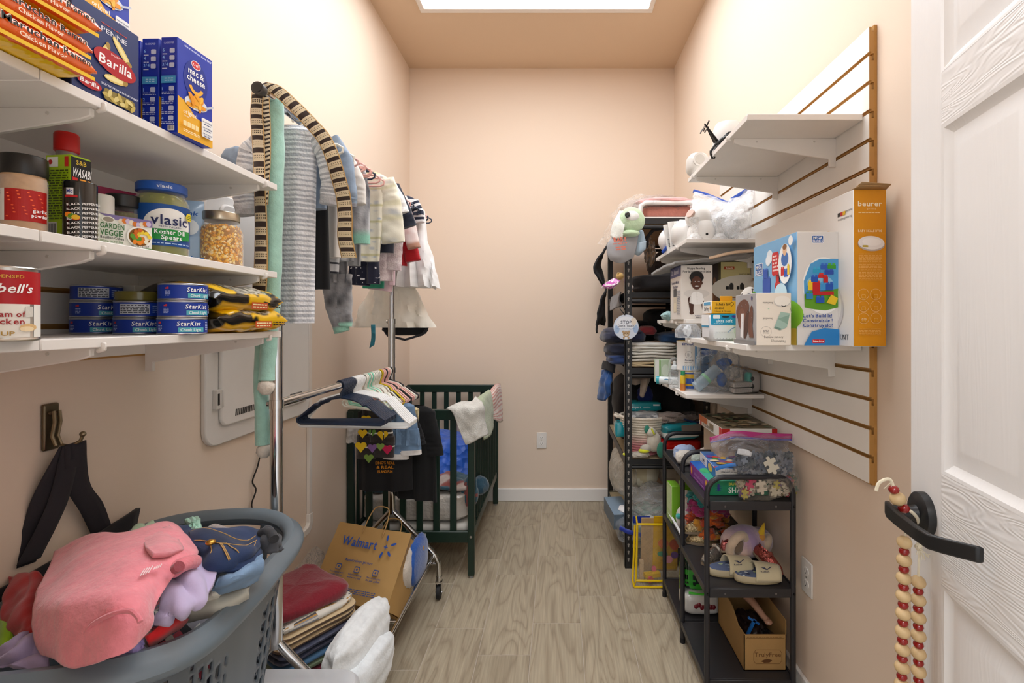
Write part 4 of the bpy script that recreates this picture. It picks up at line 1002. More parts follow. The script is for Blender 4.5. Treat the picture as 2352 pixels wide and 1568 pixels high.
# ---- mint plush scarf with white ends, hanging over the rail end
t=thing('plush_scarf','mint green plush scarf with white fluffy ends hung over the rail end','scarf',at(612,1050,1.36))
m=MB('#a6d3c3'); P=[at(632,236,1.375),at(634,330,1.375),at(632,450,1.37),at(628,600,1.37),at(624,700,1.37),at(618,800,1.37),at(614,872,1.37)]
P=[Vector(q) for q in P]; m.tube(dens([tuple(q) for q in P],5),[.021+.001*math.sin(k*1.3) for k in range(31)],14)
m.tube(dens([tuple(at(*q)) for q in ((622,236,1.40),(612,420,1.40),(606,600,1.40),(602,780,1.40),(600,900,1.40),(604,1020,1.40))],5),[.0185+.001*math.sin(k*1.1) for k in range(26)],14)
m.tube([tuple(at(632,240,1.375)),tuple(at(628,212,1.38)),tuple(at(622,214,1.39)),tuple(at(621,240,1.40))],.0195,12)
put(m,'scarf_body',FLEECE,t)
for q,r in (((612,888,1.365),.0215),((607,1034,1.40),.020)):
    m=MB('#ddd2c4'); m.blob(at(*q),(r,r,r*1.05),amp=.12,fr=4,nu=18,nv=12); put(m,'fluffy_end',FLEECE,t)
# ---- woven sash
def sashc(u,v,per):
    if u<.09 or u>.91: return '#b9935a'
    k=(v*per)%1
    if k<.40: return '#33231b'
    if k<.50 or k>.90: return '#d9c9a8'
    return '#3a2a20' if (int(u*14)%2==0 and (.55<k<.63 or .72<k<.80)) else '#d6c5a2'
def chev(u,v,per):
    if u<.08 or u>.92: return '#b9935a'
    return '#2f241c' if ((v*per+abs(u-.5)*1.3)%1)<.45 else '#d6c7a6'
t=thing('woven_sash','brown and cream woven sash draped over the rail end and across the clothes','sash',at(600,690,1.33))
def sash(pts,wv,wd,per,fc,n=300):
    m=MB(); P=[at(*q) for q in pts]; W=[Vector(q) for q in wv]
    def cr(tt):
        k=len(P)-1; x=tt*k; i=min(int(x),k-1); f=x-i; a=P[i-1] if i else P[0]*2-P[1]; b_=P[i]; d_=P[i+1]; e=P[i+2] if i+2<=k else d_*2-b_
        return .5*((2*b_)+(d_-a)*f+(2*a-5*b_+4*d_-e)*f*f+(3*b_-a-3*d_+e)*f**3)
    def fn(u,v):
        x=v*(len(W)-1); i=min(int(x),len(W)-2); q=W[i].lerp(W[i+1],x-i).normalized()
        return cr(v)+q*(u-.5)*(wd[0]+(wd[1]-wd[0])*v)+Vector((0,-.004*math.cos(PI*(u-.5)),0))
    m.grid(fn,14,n,lambda u,v: fc(u,v,per)); return m
m=sash([(594,195,1.315),(590,260,1.318),(594,330,1.322),(597,420,1.325),(600,520,1.33),(600,600,1.33),(595,688,1.33)],[(1,0,0),(1,.1,0),(1,-.2,0),(1,0,0),(1,.1,0)],(.030,.036),17,sashc); put(m,'hanging_end',CLOTH,t,solid=.003)
m=sash([(607,222,1.325),(611,300,1.33),(611,380,1.335),(606,470,1.335)],[(1,.4,0),(1,.2,0)],(.024,.020),24,chev); put(m,'hanging_fold',CLOTH,t,solid=.003)
m=sash([(600,196,1.315),(632,206,1.34),(670,238,1.37),(715,284,1.40),(745,320,1.42),(764,362,1.43),(778,410,1.445),(789,452,1.455),(793,500,1.46),(793,545,1.465),(802,592,1.47)],[(.6,.5,.75),(.55,.5,.8),(.75,.3,.55),(.95,.2,.3),(1,.1,.05),(1,.1,0)],(.034,.044),20,sashc,360); put(m,'draped_end',CLOTH,t,solid=.003)
# ================================================================== clear bin + laundry basket
t=thing('storage_bin','translucent plastic storage bin with lid under the laundry basket','bin',(-.775,1.03,0))
def rrxy(x0,y0,x1,y1,r,z,n=6):
    pts=[]
    for cx,cy,q in ((x1-r,y1-r,0),(x0+r,y1-r,1),(x0+r,y0+r,2),(x1-r,y0+r,3)):
        for k in range(n): a=(q+k/(n-1))*PI/2; pts.append((cx+r*math.cos(a),cy+r*math.sin(a),z))
    return pts
m=MB('#cfcfd2'); m.rings([rrxy(-1.0,.78,-.56,1.28,.05,.0),rrxy(-1.04,.74,-.515,1.32,.06,.355)],None,True,True,False); put(m,'bin_body',CLEARP,t)
m=MB('#d6d6d8'); m.rings([rrxy(-1.05,.73,-.505,1.33,.06,.352),rrxy(-1.05,.73,-.505,1.33,.06,.372),rrxy(-1.04,.74,-.515,1.32,.055,.385),rrxy(-1.0,.78,-.555,1.28,.05,.385),rrxy(-.99,.79,-.565,1.27,.05,.378)]); put(m,'bin_lid',CLEARP,t,bv=.002)
BC=Vector((-.815,1.01,0)); rot=math.radians(11.5)
dl=Vector((-math.sin(rot),math.cos(rot),0)); dw=Vector((math.cos(rot),math.sin(rot),0))
HL,HW,BZ0,BZ1=.300,.222,.386,.780
def bk(phi,z,grow=0.0,e=.72):
    f=(z-BZ0)/(BZ1-BZ0); k=.76+.24*f; c_,s_=math.cos(phi),math.sin(phi)
    dent=1-(.17*math.exp(-((c_+.18)/.55)**2) if s_>0 else .05*math.exp(-(c_/.5)**2))
    return BC+dl*((HL*k+grow)*math.copysign(abs(c_)**e,c_))+dw*((HW*k*dent+grow)*math.copysign(abs(s_)**e,s_))+Vector((0,0,z))
def rimz(phi): return BZ1+.012*math.cos(2*phi)-.004
BG='#59626a'
bkt=thing('laundry_basket','grey plastic laundry basket with slotted sides, full of baby clothes','laundry basket',(BC.x,BC.y,BZ0))
m=MB(BG); NU,NV=256,44
ids=[[m.vert(bk(2*PI*i/NU,BZ0+(rimz(2*PI*i/NU)-BZ0)*j/NV)) for i in range(NU)] for j in range(NV+1)]
for j in range(NV):
    for i in range(NU):
        hole=False
        r_=j//4; q=i%5; sec=math.cos(2*PI*i/NU*2)
        if 4<=j<38 and j%4 in (1,2,3) and q in (0,1,2) and not (j%4==1 and q==2):
            # two panels of slots on each long side and rows at the ends
            if (i//24)%2==0 or j<16 or True: hole=((8<=i%64<28 and j<38-(27-i%64)*.35) or (36<=i%64<58 and j<38-(i%64-36)*.35))
        if sec>.80 and j in (38,39,40,41): hole=True
        if not hole: m.face((ids[j][i],ids[j][(i+1)%NU],ids[j+1][(i+1)%NU],ids[j+1][i]))
m.face([ids[0][i] for i in range(NU)][::-1])
put(m,'basket_wall',PLAST,bkt,solid=.004,off=1)
m=MB('#69747c')
R=[]
for k in range(96):
    ph=2*PI*k/96; p=bk(ph,BZ1,.014); p.z=rimz(ph)
    o_=(p-Vector((BC.x,BC.y,p.z))); o_.z=0; o_.normalize()
    R.append([p+o_*(.026*math.cos(a))+Vector((0,0,.019*math.sin(a)-(.010 if math.cos(a)>.3 else 0))) for a in [2*PI*q/12 for q in range(12)]])
m.rings(R,None,True,loop=True); put(m,'rim',PLAST,bkt)
# clothes heaped in the basket
def inb(u,v,z): return BC+dl*u+dw*v+Vector((0,0,z))
def heap(name,label,u,v,z,r,c,mat=CLOTH,seed=0,rz=0,e=.8,amp=.16):
    m=MB(); m.blob(inb(u,v,z),r,c,e=e,amp=amp,fr=2.6,seed=seed,rz=rot+rz,nu=44,nv=26); o=put(m,name,mat); props(o,label,'baby clothes','baby clothes heaped in the laundry basket'); return o
heap('dark_clothing','dark mixed clothing filling the laundry basket, seen through its slots',0,0,.550,(.150,.225,.17),lambda p: ['#22253a','#8b8a92','#b9b6ae','#1b1b22','#a93c4c','#55606e','#d8d6d0'][int(abs(N(p,22,3)*17))%7],seed=1,amp=.03)
def zpatch(name,label,G,c,mat=CLOTH,n=44,wr=.005,fr=18,seed=0,fo=None,solid=.008):
    m=MB(c); m.patch([[atz(*q) for q in r] for r in G],n,n,wr=wr,fr=fr,seed=seed,fo=fo)
    global LASTFN; LASTFN=m.last
    o=put(m,name,mat,solid=solid,off=0); return props(o,label,'baby clothes','baby clothes heaped in the laundry basket')
zpatch('red_shirt','bright red shirt at the left of the basket, under the pink sweatshirt',[[(20,1325,.80),(70,1318,.82),(110,1330,.82)],[(15,1380,.79),(62,1372,.82),(110,1380,.82)],[(8,1425,.78),(55,1428,.81),(110,1435,.81)],[(28,1455,.77),(50,1462,.79),(100,1480,.79)]],'#a80d14',seed=3,fo=(.004,17,.6))
zpatch('lime_shirt','lime green shirt at the far left edge of the basket',[[(0,1420,.775),(15,1428,.785),(30,1445,.785)],[(0,1450,.77),(14,1455,.78),(28,1462,.78)],[(0,1495,.765),(10,1490,.77),(25,1478,.77)]],'#93c414',n=16,seed=4)
zpatch('lavender_shirt','lavender shirt folded at the near left of the basket',[[(0,1490,.78),(35,1468,.80),(75,1455,.80),(112,1470,.79)],[(0,1505,.785),(35,1490,.80),(75,1485,.80),(112,1505,.79)],[(0,1530,.78),(35,1532,.785),(75,1535,.785),(112,1540,.78)]],'#aa9bbe',seed=5,fo=(.007,16,.9))
zpatch('purple_trousers','purple elastic-waist trousers at the near rim of the basket',[[(110,1545,.765),(170,1535,.785),(230,1500,.80),(290,1470,.81),(332,1468,.81)],[(112,1552,.765),(175,1550,.78),(240,1530,.79),(300,1498,.80),(330,1485,.80)],[(115,1566,.75),(180,1566,.76),(250,1545,.77),(310,1512,.78),(330,1500,.79)]],'#8f80b4',seed=6,fo=(.004,26,.2))
zpatch('lavender_sweater','pale lavender sweater to the right of the pink sweatshirt',[[(400,1300,.865),(430,1288,.868),(462,1284,.865),(486,1292,.855)],[(385,1340,.862),(425,1325,.868),(460,1328,.862),(488,1338,.848)],[(370,1385,.85),(410,1370,.855),(445,1372,.85),(472,1375,.84)],[(356,1420,.83),(385,1412,.84),(420,1405,.84),(450,1398,.83)],[(350,1440,.81),(375,1432,.82),(405,1418,.82),(430,1405,.82)]],'#b9abcb',seed=7,fo=(.006,19,2.2))
zpatch('red_trousers','red garment tucked between the lavender sweater and the near rim',[[(335,1462,.815),(370,1432,.82),(405,1408,.82),(424,1400,.82)],[(338,1474,.805),(375,1450,.81),(408,1425,.81),(424,1412,.81)],[(340,1484,.79),(380,1458,.79),(410,1438,.79),(424,1420,.79)]],'#c4141a',n=24,seed=8,wr=.003)
zpatch('white_sock','white sock at the right rim of the basket',[[(480,1352,.815),(495,1342,.82),(508,1343,.81)],[(474,1368,.81),(490,1362,.815),(506,1358,.81)],[(470,1382,.80),(486,1376,.80),(500,1370,.80)]],'#d9d2c3',TERRY,n=14,seed=9)
zpatch('striped_shirt','white and grey striped shirt along the right rim of the basket',[[(430,1402,.80),(480,1378,.80),(530,1352,.80),(570,1350,.80)],[(430,1412,.79),(490,1395,.79),(540,1375,.79),(572,1362,.79)],[(430,1425,.775),(500,1410,.775),(545,1388,.775),(572,1372,.775)]],'#b9b4a6',n=24,seed=10)
jn=zpatch('dark_jeans','dark blue jeans with a brass button at the far side of the basket',[[(398,1212,.86),(450,1208,.865),(510,1222,.865),(560,1225,.86),(592,1222,.85)],[(420,1235,.872),(460,1228,.882),(515,1238,.882),(560,1248,.872),(594,1240,.855)],[(440,1262,.868),(480,1262,.882),(525,1268,.88),(565,1270,.868),(592,1255,.85)],[(462,1290,.86),(492,1296,.868),(535,1295,.865),(570,1285,.855),(590,1268,.845)],[(484,1322,.845),(510,1318,.85),(540,1310,.85),(572,1295,.845),(588,1280,.835)]],'#1a2f55',DENIM,seed=11,fo=(.006,15,1.1),solid=.014)
m=MB('#b98f4a'); jf=LASTFN
def jl(u0,v0,u1,v1,k=14,dz=.0085): m.tube([jf(u0+(u1-u0)*q/k,v0+(v1-v0)*q/k)+Vector((.002,-.003,dz)) for q in range(k+1)],.0009,5)
jl(.12,.22,.95,.18); jl(.12,.42,.95,.36); jl(.42,.40,.46,.95); jl(.44,.40,.48,.95); jl(.50,.38,.62,.62); jl(.62,.62,.80,.66); jl(.80,.66,.92,.40); jl(.30,.40,.22,.62); jl(.22,.62,.10,.66)
put(m,'orange_stitching',CLOTH,jn)
m=MB('#b98a3c'); m.blob(atz(484,1245,.897),(.0085,.0085,.005),nu=14,nv=8); put(m,'brass_button',BRONZE,jn)
m=MB('#152747'); m.grid(lambda u,v: jf(.10+.86*u,.20+.20*v)+Vector((.001,-.002,.0078+.003*math.sin(PI*v))),40,6); put(m,'waistband',DENIM,jn)
zpatch('light_jeans','faded light blue jeans leg at the right of the basket',[[(520,1318,.845),(560,1298,.85),(598,1275,.845)],[(500,1335,.842),(545,1318,.85),(600,1295,.842)],[(488,1350,.83),(535,1338,.835),(600,1312,.83)],[(486,1358,.81),(530,1350,.81),(590,1325,.81)]],'#7590ae',DENIM,n=28,seed=12,fo=(.004,12,1.6),solid=.012)
t_=zpatch('charcoal_trousers','charcoal trouser leg rolled at the far right rim of the basket',[[(594,1222,.845),(612,1216,.862),(628,1222,.862),(640,1236,.85)],[(592,1248,.84),(610,1240,.862),(628,1240,.862),(644,1252,.845)],[(594,1275,.825),(612,1272,.84),(630,1268,.84),(648,1264,.835)]],'#3c3d42',DENIM,n=26,seed=13,fo=(.004,12,.5),solid=.012)
m=MB('#2a2a2e'); m.tube([atz(600,1224,.866),atz(612,1220,.872),atz(624,1226,.872),atz(630,1238,.868)],.009,10); put(m,'rolled_cuff',DENIM,t_)
zpatch('mint_shirt','pale mint cotton shirt behind the pink sweatshirt',[[(298,1225,.845),(325,1205,.86),(352,1200,.86)],[(300,1235,.85),(328,1222,.865),(354,1212,.865)],[(296,1245,.845),(330,1238,.86),(356,1228,.86)]],'#a7bf9f',n=20,seed=14,fo=(.006,14,.8))
zpatch('mint_waistband','mint green gathered garment sticking up behind the jeans',[[(425,1198,.862),(440,1192,.868),(456,1188,.868)],[(432,1208,.865),(446,1204,.872),(460,1202,.868)],[(440,1222,.862),(450,1220,.868),(462,1220,.862)]],'#9fd0b9',QUILT,n=20,seed=15,fo=(.004,22,0))
zpatch('grey_sweater','grey-pink knit poking out at the back of the basket',[[(470,1215,.858),(495,1204,.865),(522,1215,.858)],[(476,1222,.862),(500,1214,.870),(526,1224,.860)],[(484,1232,.86),(505,1226,.865),(524,1232,.858)]],'#9a8d88',TERRY,n=18,seed=16)
sw=zpatch('pink_sweatshirt','large pink fleece sweatshirt draped over the top of the laundry basket',
 [[(128,1268,.845),(200,1238,.875),(290,1232,.89),(385,1207,.895),(440,1250,.88)],
  [(104,1335,.845),(180,1300,.885),(270,1275,.905),(370,1270,.908),(446,1280,.878)],
  [(92,1400,.835),(160,1370,.88),(250,1345,.902),(330,1330,.902),(392,1330,.878)],
  [(92,1455,.82),(150,1430,.858),(230,1412,.878),(300,1412,.88),(356,1400,.865)],
  [(95,1500,.80),(140,1515,.812),(190,1530,.815),(270,1500,.835),(335,1445,.845)]],'#ea8994',FLEECE,n=64,seed=2,wr=.004,fr=14,fo=(.006,9,2.0),solid=.010)
for pts in (((180,1485,.838),(192,1462,.852),(215,1432,.872),(262,1408,.890),(300,1403,.893),(318,1418,.888),(322,1428,.884)),((165,1252,.866),(230,1238,.886),(290,1233,.898),(330,1228,.903),(385,1209,.904))):
    m=MB('#e07c88'); m.tube(smooth([atz(*q) for q in pts],4),.0035,8); put(m,'seam_roll',FLEECE,sw)
m=MB('#e08a93'); m.patch([[atz(330,1240,.905),atz(360,1222,.908),atz(388,1208,.905)],[atz(335,1260,.916),atz(372,1250,.918),atz(412,1244,.905)],[atz(352,1276,.918),atz(388,1272,.914),atz(418,1266,.900)]],16,16,wr=.003,fr=30); put(m,'collar_flap',FLEECE,sw,solid=.007)
m=MB('#d8747f'); m.tube([atz(396,1312,.885),atz(412,1300,.893),atz(430,1292,.890),atz(446,1290,.88)],.012,10); m.tube([atz(404,1306,.897),atz(412,1300,.902)],.009,10,'#8f3a44'); put(m,'sleeve_cuff',FLEECE,sw)
m=MB('#f0d3d5')
for k in range(4): m.tube([atz(322+6*k,1322-2.2*k,.9105),atz(332+6*k,1306-2.2*k,.9115)],.0009,4)
for k in range(4): m.tube([atz(352+5*k,1308-2*k,.9095),atz(356+5*k,1301-2*k,.910)],.0009,4)
put(m,'pale_print',CLOTH,sw)

# ================================================================== things on the rack base
def folded(name,label,c,size,colr,rz=0,ry=0,rx=0,layers=2,mat=CLOTH,seed=0,group='folded blankets on the rack base',cf=None):
    t=thing(name,label,'blanket',c,rz,group,rx,ry); w_,d_,h_=size; lh=h_/layers
    for k in range(layers):
        m=MB(colr)
        def fn(u,v,k=k):
            a=2*PI*u; b=PI*(v-.5); e=.28; sg=lambda x,e_: math.copysign(abs(x)**e_,x)
            p=Vector((sg(math.cos(b),.5)*sg(math.cos(a),e)*w_/2, sg(math.cos(b),.5)*sg(math.sin(a),e)*d_/2, sg(math.sin(b),.6)*lh*.54+lh*(k+.5)))
            q=Vector((p.x*1.0,p.y,p.z*2)); return p+Vector((.5*N(q,9,seed+k+4),.5*N(q,9,seed+k+9),.45*N(q,14,seed+k)+.3*N(q,30,seed)))*min(lh,.03)*.75
        m.grid(fn,44,18,cf); put(m,'folded_layer',mat,t,local=True)
    return t
bx,by=-.872,1.69
tl=(-.10,.22)
def st(k,name,label,z,colr,h,dx,**kw): return folded(name,label,(bx+dx,by,z),(.24,.28,h),colr,rz=-.60,ry=.06,layers=kw.pop('layers',1),seed=k,**kw)
st(0,'maroon_blanket','thin maroon blanket low in the folded stack',.195,'#6d1f2e',.014,.035)
st(1,'sage_blanket','sage green patterned cloth in the folded stack',.208,'#8f987d',.022,.032,cf=lambda u,v:'#8f987d' if N((u*40,v*30,1),1)>0 else '#6d7a60')
st(2,'blue_blanket','mid blue thin blanket in the folded stack',.229,'#3f6383',.02,.026)
st(3,'slate_blanket','dark slate quilted blanket in the folded stack',.248,'#3f4257',.042,.02,layers=2,mat=QUILT)
st(4,'cream_striped_blanket','cream muslin blanket with dark brown edge lines in the folded stack',.288,'#d3ba93',.052,.010,layers=3,cf=lambda u,v:'#5d4634' if .47<v<.53 else '#cdb48d')
st(5,'printed_blanket','white blanket with grey animal print under the maroon cloth',.338,'#b9b3a9',.024,.0,cf=lambda u,v:['#d9d3c7','#4d4b4b','#b4894a','#8f8f92'][int(abs(N((u*30,v*14,3),1))*9)%4 if N((u*30,v*14,3),1)>.05 else 0])
st(6,'maroon_cloth','thick dark red fleece folded on top of the stack',.360,'#7d0f22',.05,-.015,mat=FLEECE)
t=thing('white_blanket','rolled white plush blanket drooping in front of the folded stack','blanket',(-.63,1.58,.19))
m=MB('#e6e8e8'); m.blob((-.640,1.62,.262),(.060,.17,.090),e=.85,amp=.12,fr=2.4,seed=3,rz=-.12,nu=60,nv=40); put(m,'blanket_roll',FLEECE,t)
m=MB('#e2e6e8'); m.blob((-.600,1.575,.195),(.050,.15,.080),e=.85,amp=.12,fr=2.4,seed=7,rz=-.10,nu=50,nv=34); put(m,'blanket_fold',FLEECE,t)
# paper shopping bag lying back against the wall
O_=Vector((-.985,1.985,.215)); U_=Vector((.335,-.085,-.015)); V_=Vector((.045,.185,.215))
t=thing('paper_bag','brown paper shopping bag with blue lettering leaning on the rack base','bag',(-.8,2.0,.19))
n_=U_.cross(V_).normalized(); D_=-n_*.15
m=MB('#b08a52')
def wob(p,seed): return p+n_*.010*N(p,9,seed)+Vector((0,0,.004*N(p,20,seed+1)))
m.grid(lambda u,v: wob(O_+U_*u+V_*v,1)-n_*.012*math.sin(PI*u)*(1-v)*.0,18,16)
m.grid(lambda u,v: wob(O_+U_+D_*u+V_*v,1)+U_.normalized()*(-.035*math.sin(PI*u)*(v**1.2)+.012*math.sin(PI*u)*(1-v)),12,16,)
m.grid(lambda u,v: wob(O_+D_*(1-u)+V_*v,1)+U_.normalized()*(.03*math.sin(PI*u)*v),12,16)
m.grid(lambda u,v: wob(O_+D_+U_*(1-u)+V_*v,2),14,14)
m.grid(lambda u,v: wob(O_+U_*u+D_*(1-v),1),14,10)
put(m,'bag_body',PAPER,t)
p=PR(Pl(O_+n_*.012,U_,V_)); ul,vl=U_.length,V_.length
p.text('Walmart',.135,vl*.70,.036,'#2a4f9f',.165)
for k in range(6):
    if k>3: continue
    a=math.radians((100,25,-45,-105)[k])
    cx_,cz_=.258+.034*math.cos(a),vl*.76+.034*math.sin(a); p.ell(cx_,cz_,.0125,.0050,'#2a4f9f',12,a)
p.text('+',.258,vl*.715,.024,'#2a4f9f'); p.text('Members always get more',.165,vl*.50,.0105,'#3c4f86',.125)
for k,(a,b_) in enumerate((('Free shipping with','no order minimum'),('Video streaming','with Paramount'),('Save on gas','10c per gallon'))):
    x=.085+.085*k; p.rrect(x-.012,vl*.37,x+.012,vl*.45,.004,'#3c4f86'); p.rrect(x-.0095,vl*.38,x+.0095,vl*.435,.003,'#b08a52'); p.ell(x,vl*.41,.004,.004,'#3c4f86'); p.text(a,x,vl*.33,.0062,'#3c4f86',.062); p.text(b_ if 'Para' not in b_ else 'with every plan',x,vl*.295,.0062,'#3c4f86',.062)
p.lines(.16,.03,.29,.05,3,'#4a5686',3); p.put('printed_front',t)
for off in (n_*.004, D_*.9):
    m=MB('#b08a55'); A=O_+V_*1.0+U_*.36+off; B=O_+V_*1.0+U_*.64+off; up=V_.normalized()
    m.tube(smooth([A-up*.03,A+up*.04+U_*.01,A+up*.085+U_*.06,B+up*.085-U_*.06,B+up*.04-U_*.01,B-up*.03]),.0026,7); put(m,'twisted_handle',PAPER,t)
t=thing('sherpa_blanket','white and blue sherpa blanket bundled behind the paper bag','blanket',(-.64,2.2,.19))
m=MB('#c9bfb3'); m.blob((-.632,2.15,.250),(.034,.11,.085),e=.8,amp=.14,fr=2.2,seed=2); put(m,'sherpa_side',TERRY,t)
m=MB('#1d4f9c'); m.blob((-.612,2.20,.255),(.030,.12,.095),e=.8,amp=.10,fr=2,seed=5); put(m,'blue_side',FLEECE,t)
t=thing('clear_film_bag','crumpled clear plastic bag between the paper bag and the wall','bag',(-1.0,2.0,.19)); m=MB('#dedbd8'); m.blob((-1.0,1.99,.27),(.04,.16,.09),amp=.2,fr=3,seed=4); put(m,'film',BAG,t)

# ================================================================== crib
cr=thing('baby_crib','dark green slatted wooden baby crib in the back left corner','crib',(-.745,3.04,0))
x0,x1,y0,y1=-1.048,-.437,2.547,3.545; GC='#122a20'
for x in (x0,x1):
    for y in (y0,y1):
        m=MB(GC); s_=.017; m.box((x-s_,y-.014,.012),(x+s_,y+.014,.835 if y==y1 else .845)); lg=put(m,'corner_post',GREENW,cr,bv=.004)
        m=MB('#8b8d8c'); m.box((x-.008,y-.008,0),(x+.008,y+.008,.012)); put(m,'foot_glide',PLAST,lg)
        if x==x1:
            m=MB('#b8b8b8')
            for z in (.21,.80): m.tube([(x,y-.0145,z),(x,y-.0165,z)],.006,12)
            put(m,'bolt_head',STEEL,lg)
for y in (y0,y1):
    for z0_,z1_,nm in ((.800,.853,'top_rail'),(.178,.236,'bottom_rail')):
        m=MB(GC); m.box((x0-.015,y-.011,z0_),(x1+.015,y+.011,z1_)); put(m,nm,GREENW,cr,bv=.004)
    for k in range(6):
        x=x0+.092+.0855*k; m=MB(GC); m.box((x-.0165,y-.006,.236),(x+.0165,y+.006,.800)); put(m,'end_slat',GREENW,cr,bv=.003)
for x in (x0,x1):
    for z0_,z1_,nm in ((.805,.842,'side_top_rail'),(.195,.240,'side_bottom_rail')):
        m=MB(GC); m.box((x-.011,y0+.014,z0_),(x+.011,y1-.014,z1_)); put(m,nm,GREENW,cr,bv=.004)
    for k in range(11):
        y=y0+.085+.083*k; m=MB(GC); m.tube([(x,y,.240),(x,y,.805)],.0085,10); put(m,'side_spindle',GREENW,cr)
m=MB('#b9bbb6'); m.box((-.80,y0-.0125,.190),(-.665,y0-.0112,.226)); lb=put(m,'warning_label',PAPER if False else CARD,cr)
p=PR(Pl((-.80,y0-.0126,.190),(1,0,0),(0,0,1))); p.lines(.006,.004,.13,.032,5,'#4a4c4a',2); p.put('label_print',lb)
t=thing('crib_mattress','white plastic-wrapped mattress with a pad under it inside the crib','mattress',(-.742,3.04,.20))
m=MB('#bdb6ad'); m.blob((-.742,3.045,.335),(.283,.475,.075),e=.25,amp=.03,fr=5,seed=1,nu=64,nv=24); put(m,'wrapped_mattress',mk('film_wrap',.2,coat=.5,bump=('noise',26,.7,.015)),t)
m=MB('#c8c3ba'); m.box((-1.02,2.575,.202),(-.465,3.51,.256)); put(m,'mattress_pad',CLOTH,t,bv=.02,seg=4)
def pat(p):
    q=N(p,9,4); 
    return '#2f5565' if q>-.05 else ('#8d4a44' if q>-.28 else '#b9a9a0')
o=MB(); o.patch([[Vector((-1.0,2.60,.415)),Vector((-.85,2.60,.43)),Vector((-.7,2.60,.425)),Vector((-.58,2.60,.43)),Vector((-.475,2.60,.43))],[Vector((-1.0,2.72,.43)),Vector((-.85,2.72,.455)),Vector((-.7,2.72,.45)),Vector((-.58,2.72,.455)),Vector((-.47,2.72,.44))],[Vector((-1.0,3.0,.42)),Vector((-.85,3.0,.44)),Vector((-.7,3.0,.44)),Vector((-.58,3.0,.44)),Vector((-.47,3.0,.43))]],60,40,None,wr=.012,fr=16)
o.c=[col(pat(o.v[f[0]])) for f in o.f]; ob=put(o,'patterned_blanket',FLEECE,solid=.015,vc=True); props(ob,'teal and rust patterned fleece blanket spread over the crib mattress','blanket')
t=thing('blanket_corner','teal and rust blanket corner pushed out through the crib side spindles','blanket',(-.44,2.66,.33)); m=MB(); m.blob((-.465,2.66,.395),(.05,.05,.085),lambda p:pat(p*1.7),amp=.15,fr=2.5,seed=3); m.blob((-.415,2.70,.415),(.045,.05,.05),lambda p:'#24475a',amp=.15,fr=2.5,seed=5); put(m,'blanket_lump',FLEECE,t)
o=MB('#1554b8'); o.patch([[Vector((-.86,2.78,.43)),Vector((-.72,2.76,.43)),Vector((-.58,2.76,.43)),Vector((-.47,2.78,.43))],[Vector((-.86,2.84,.53)),Vector((-.72,2.83,.52)),Vector((-.58,2.83,.53)),Vector((-.47,2.85,.50))],[Vector((-.86,2.93,.62)),Vector((-.72,2.91,.605)),Vector((-.58,2.91,.61)),Vector((-.47,2.93,.57))],[Vector((-.87,3.2,.60)),Vector((-.72,3.2,.60)),Vector((-.58,3.2,.57)),Vector((-.48,3.2,.52))],[Vector((-.87,3.4,.45)),Vector((-.72,3.4,.45)),Vector((-.58,3.4,.45)),Vector((-.48,3.4,.44))]],50,50,wr=.012,fr=14,seed=2); ob=put(o,'blue_quilt',QUILT,solid=.012); props(ob,'bright blue crinkled quilt bunched inside the crib','blanket')
o=MB('#b9a596'); o.blob((-.62,3.42,.60),(.09,.045,.14),e=.7,amp=.08,fr=3,seed=9); ob=put(o,'beige_pillow',CLOTH); props(ob,'beige pillow standing against the far end of the crib','pillow')
# cloths over the crib side
def cloth(name,label,G,c,mat=TERRY,cat='cloth',wr=.004,fr=24,seed=0,n=26,solid=.006,group=None):
    m=MB(); m.patch(G,n,n,c,wr=wr,fr=fr,seed=seed)
    o=put(m,name,mat,solid=solid); return props(o,label,cat,group)
cloth('white_cloth','white towelling cloth draped over the near corner of the crib',[[(1025,938,2.52),(1058,922,2.56),(1082,922,2.60),(1092,910,2.70)],[(1040,948,2.515),(1062,944,2.515),(1085,938,2.518),(1110,930,2.60)],[(1056,990,2.515),(1072,990,2.52),(1095,975,2.53),(1114,965,2.60)],[(1070,1022,2.515),(1086,1015,2.52),(1104,1005,2.53),(1122,998,2.60)]],'#cfccc4')
cloth('mint_cloth','pale sage knitted cloth over the crib side rail',[[(1084,925,2.72),(1098,912,2.78),(1112,902,2.9),(1122,895,3.0)],[(1094,935,2.70),(1108,925,2.76),(1120,912,2.88),(1128,905,2.98)],[(1104,975,2.69),(1114,965,2.75),(1124,955,2.86),(1132,945,2.96)],[(1112,1010,2.69),(1120,1005,2.75),(1126,1000,2.86),(1132,985,2.96)]],'#adb89a')
cloth('pink_striped_cloth','coral and white striped cloth over the far end of the crib side rail',[[(1118,905,3.0),(1128,893,3.05),(1138,882,3.1),(1148,880,3.2)],[(1126,915,2.98),(1136,905,3.03),(1144,893,3.1),(1151,893,3.2)],[(1130,945,2.97),(1138,940,3.02),(1146,930,3.1),(1153,925,3.2)],[(1134,962,2.97),(1141,966,3.02),(1149,970,3.1),(1154,966,3.2)]],lambda u,v:'#c98b80' if (v*14)%1<.5 else '#dccbc2')
# ================================================================== right wall: shelves on the slatwall
for lab,ya,yb,z in (('white shelf highest on the right slatwall, holding only a few white gadgets',1.347,1.955,1.858),
                    ('white shelf on the right slatwall with milk pump parts and zip bags, second highest',1.985,2.600,1.628),
                    ('white shelf on the right slatwall at eye level under the baby picture box',1.985,2.560,1.308),
                    ('white shelf on the right slatwall carrying the tall orange scale box and building blocks box',1.352,2.000,1.237),
                    ('white shelf lowest on the right slatwall, with formula cans and bottles',1.985,2.575,1.010)):
    shelf(lab,sf,1,ya,yb,z,.315,brk=(.14,.08))
XFR=sf-.315
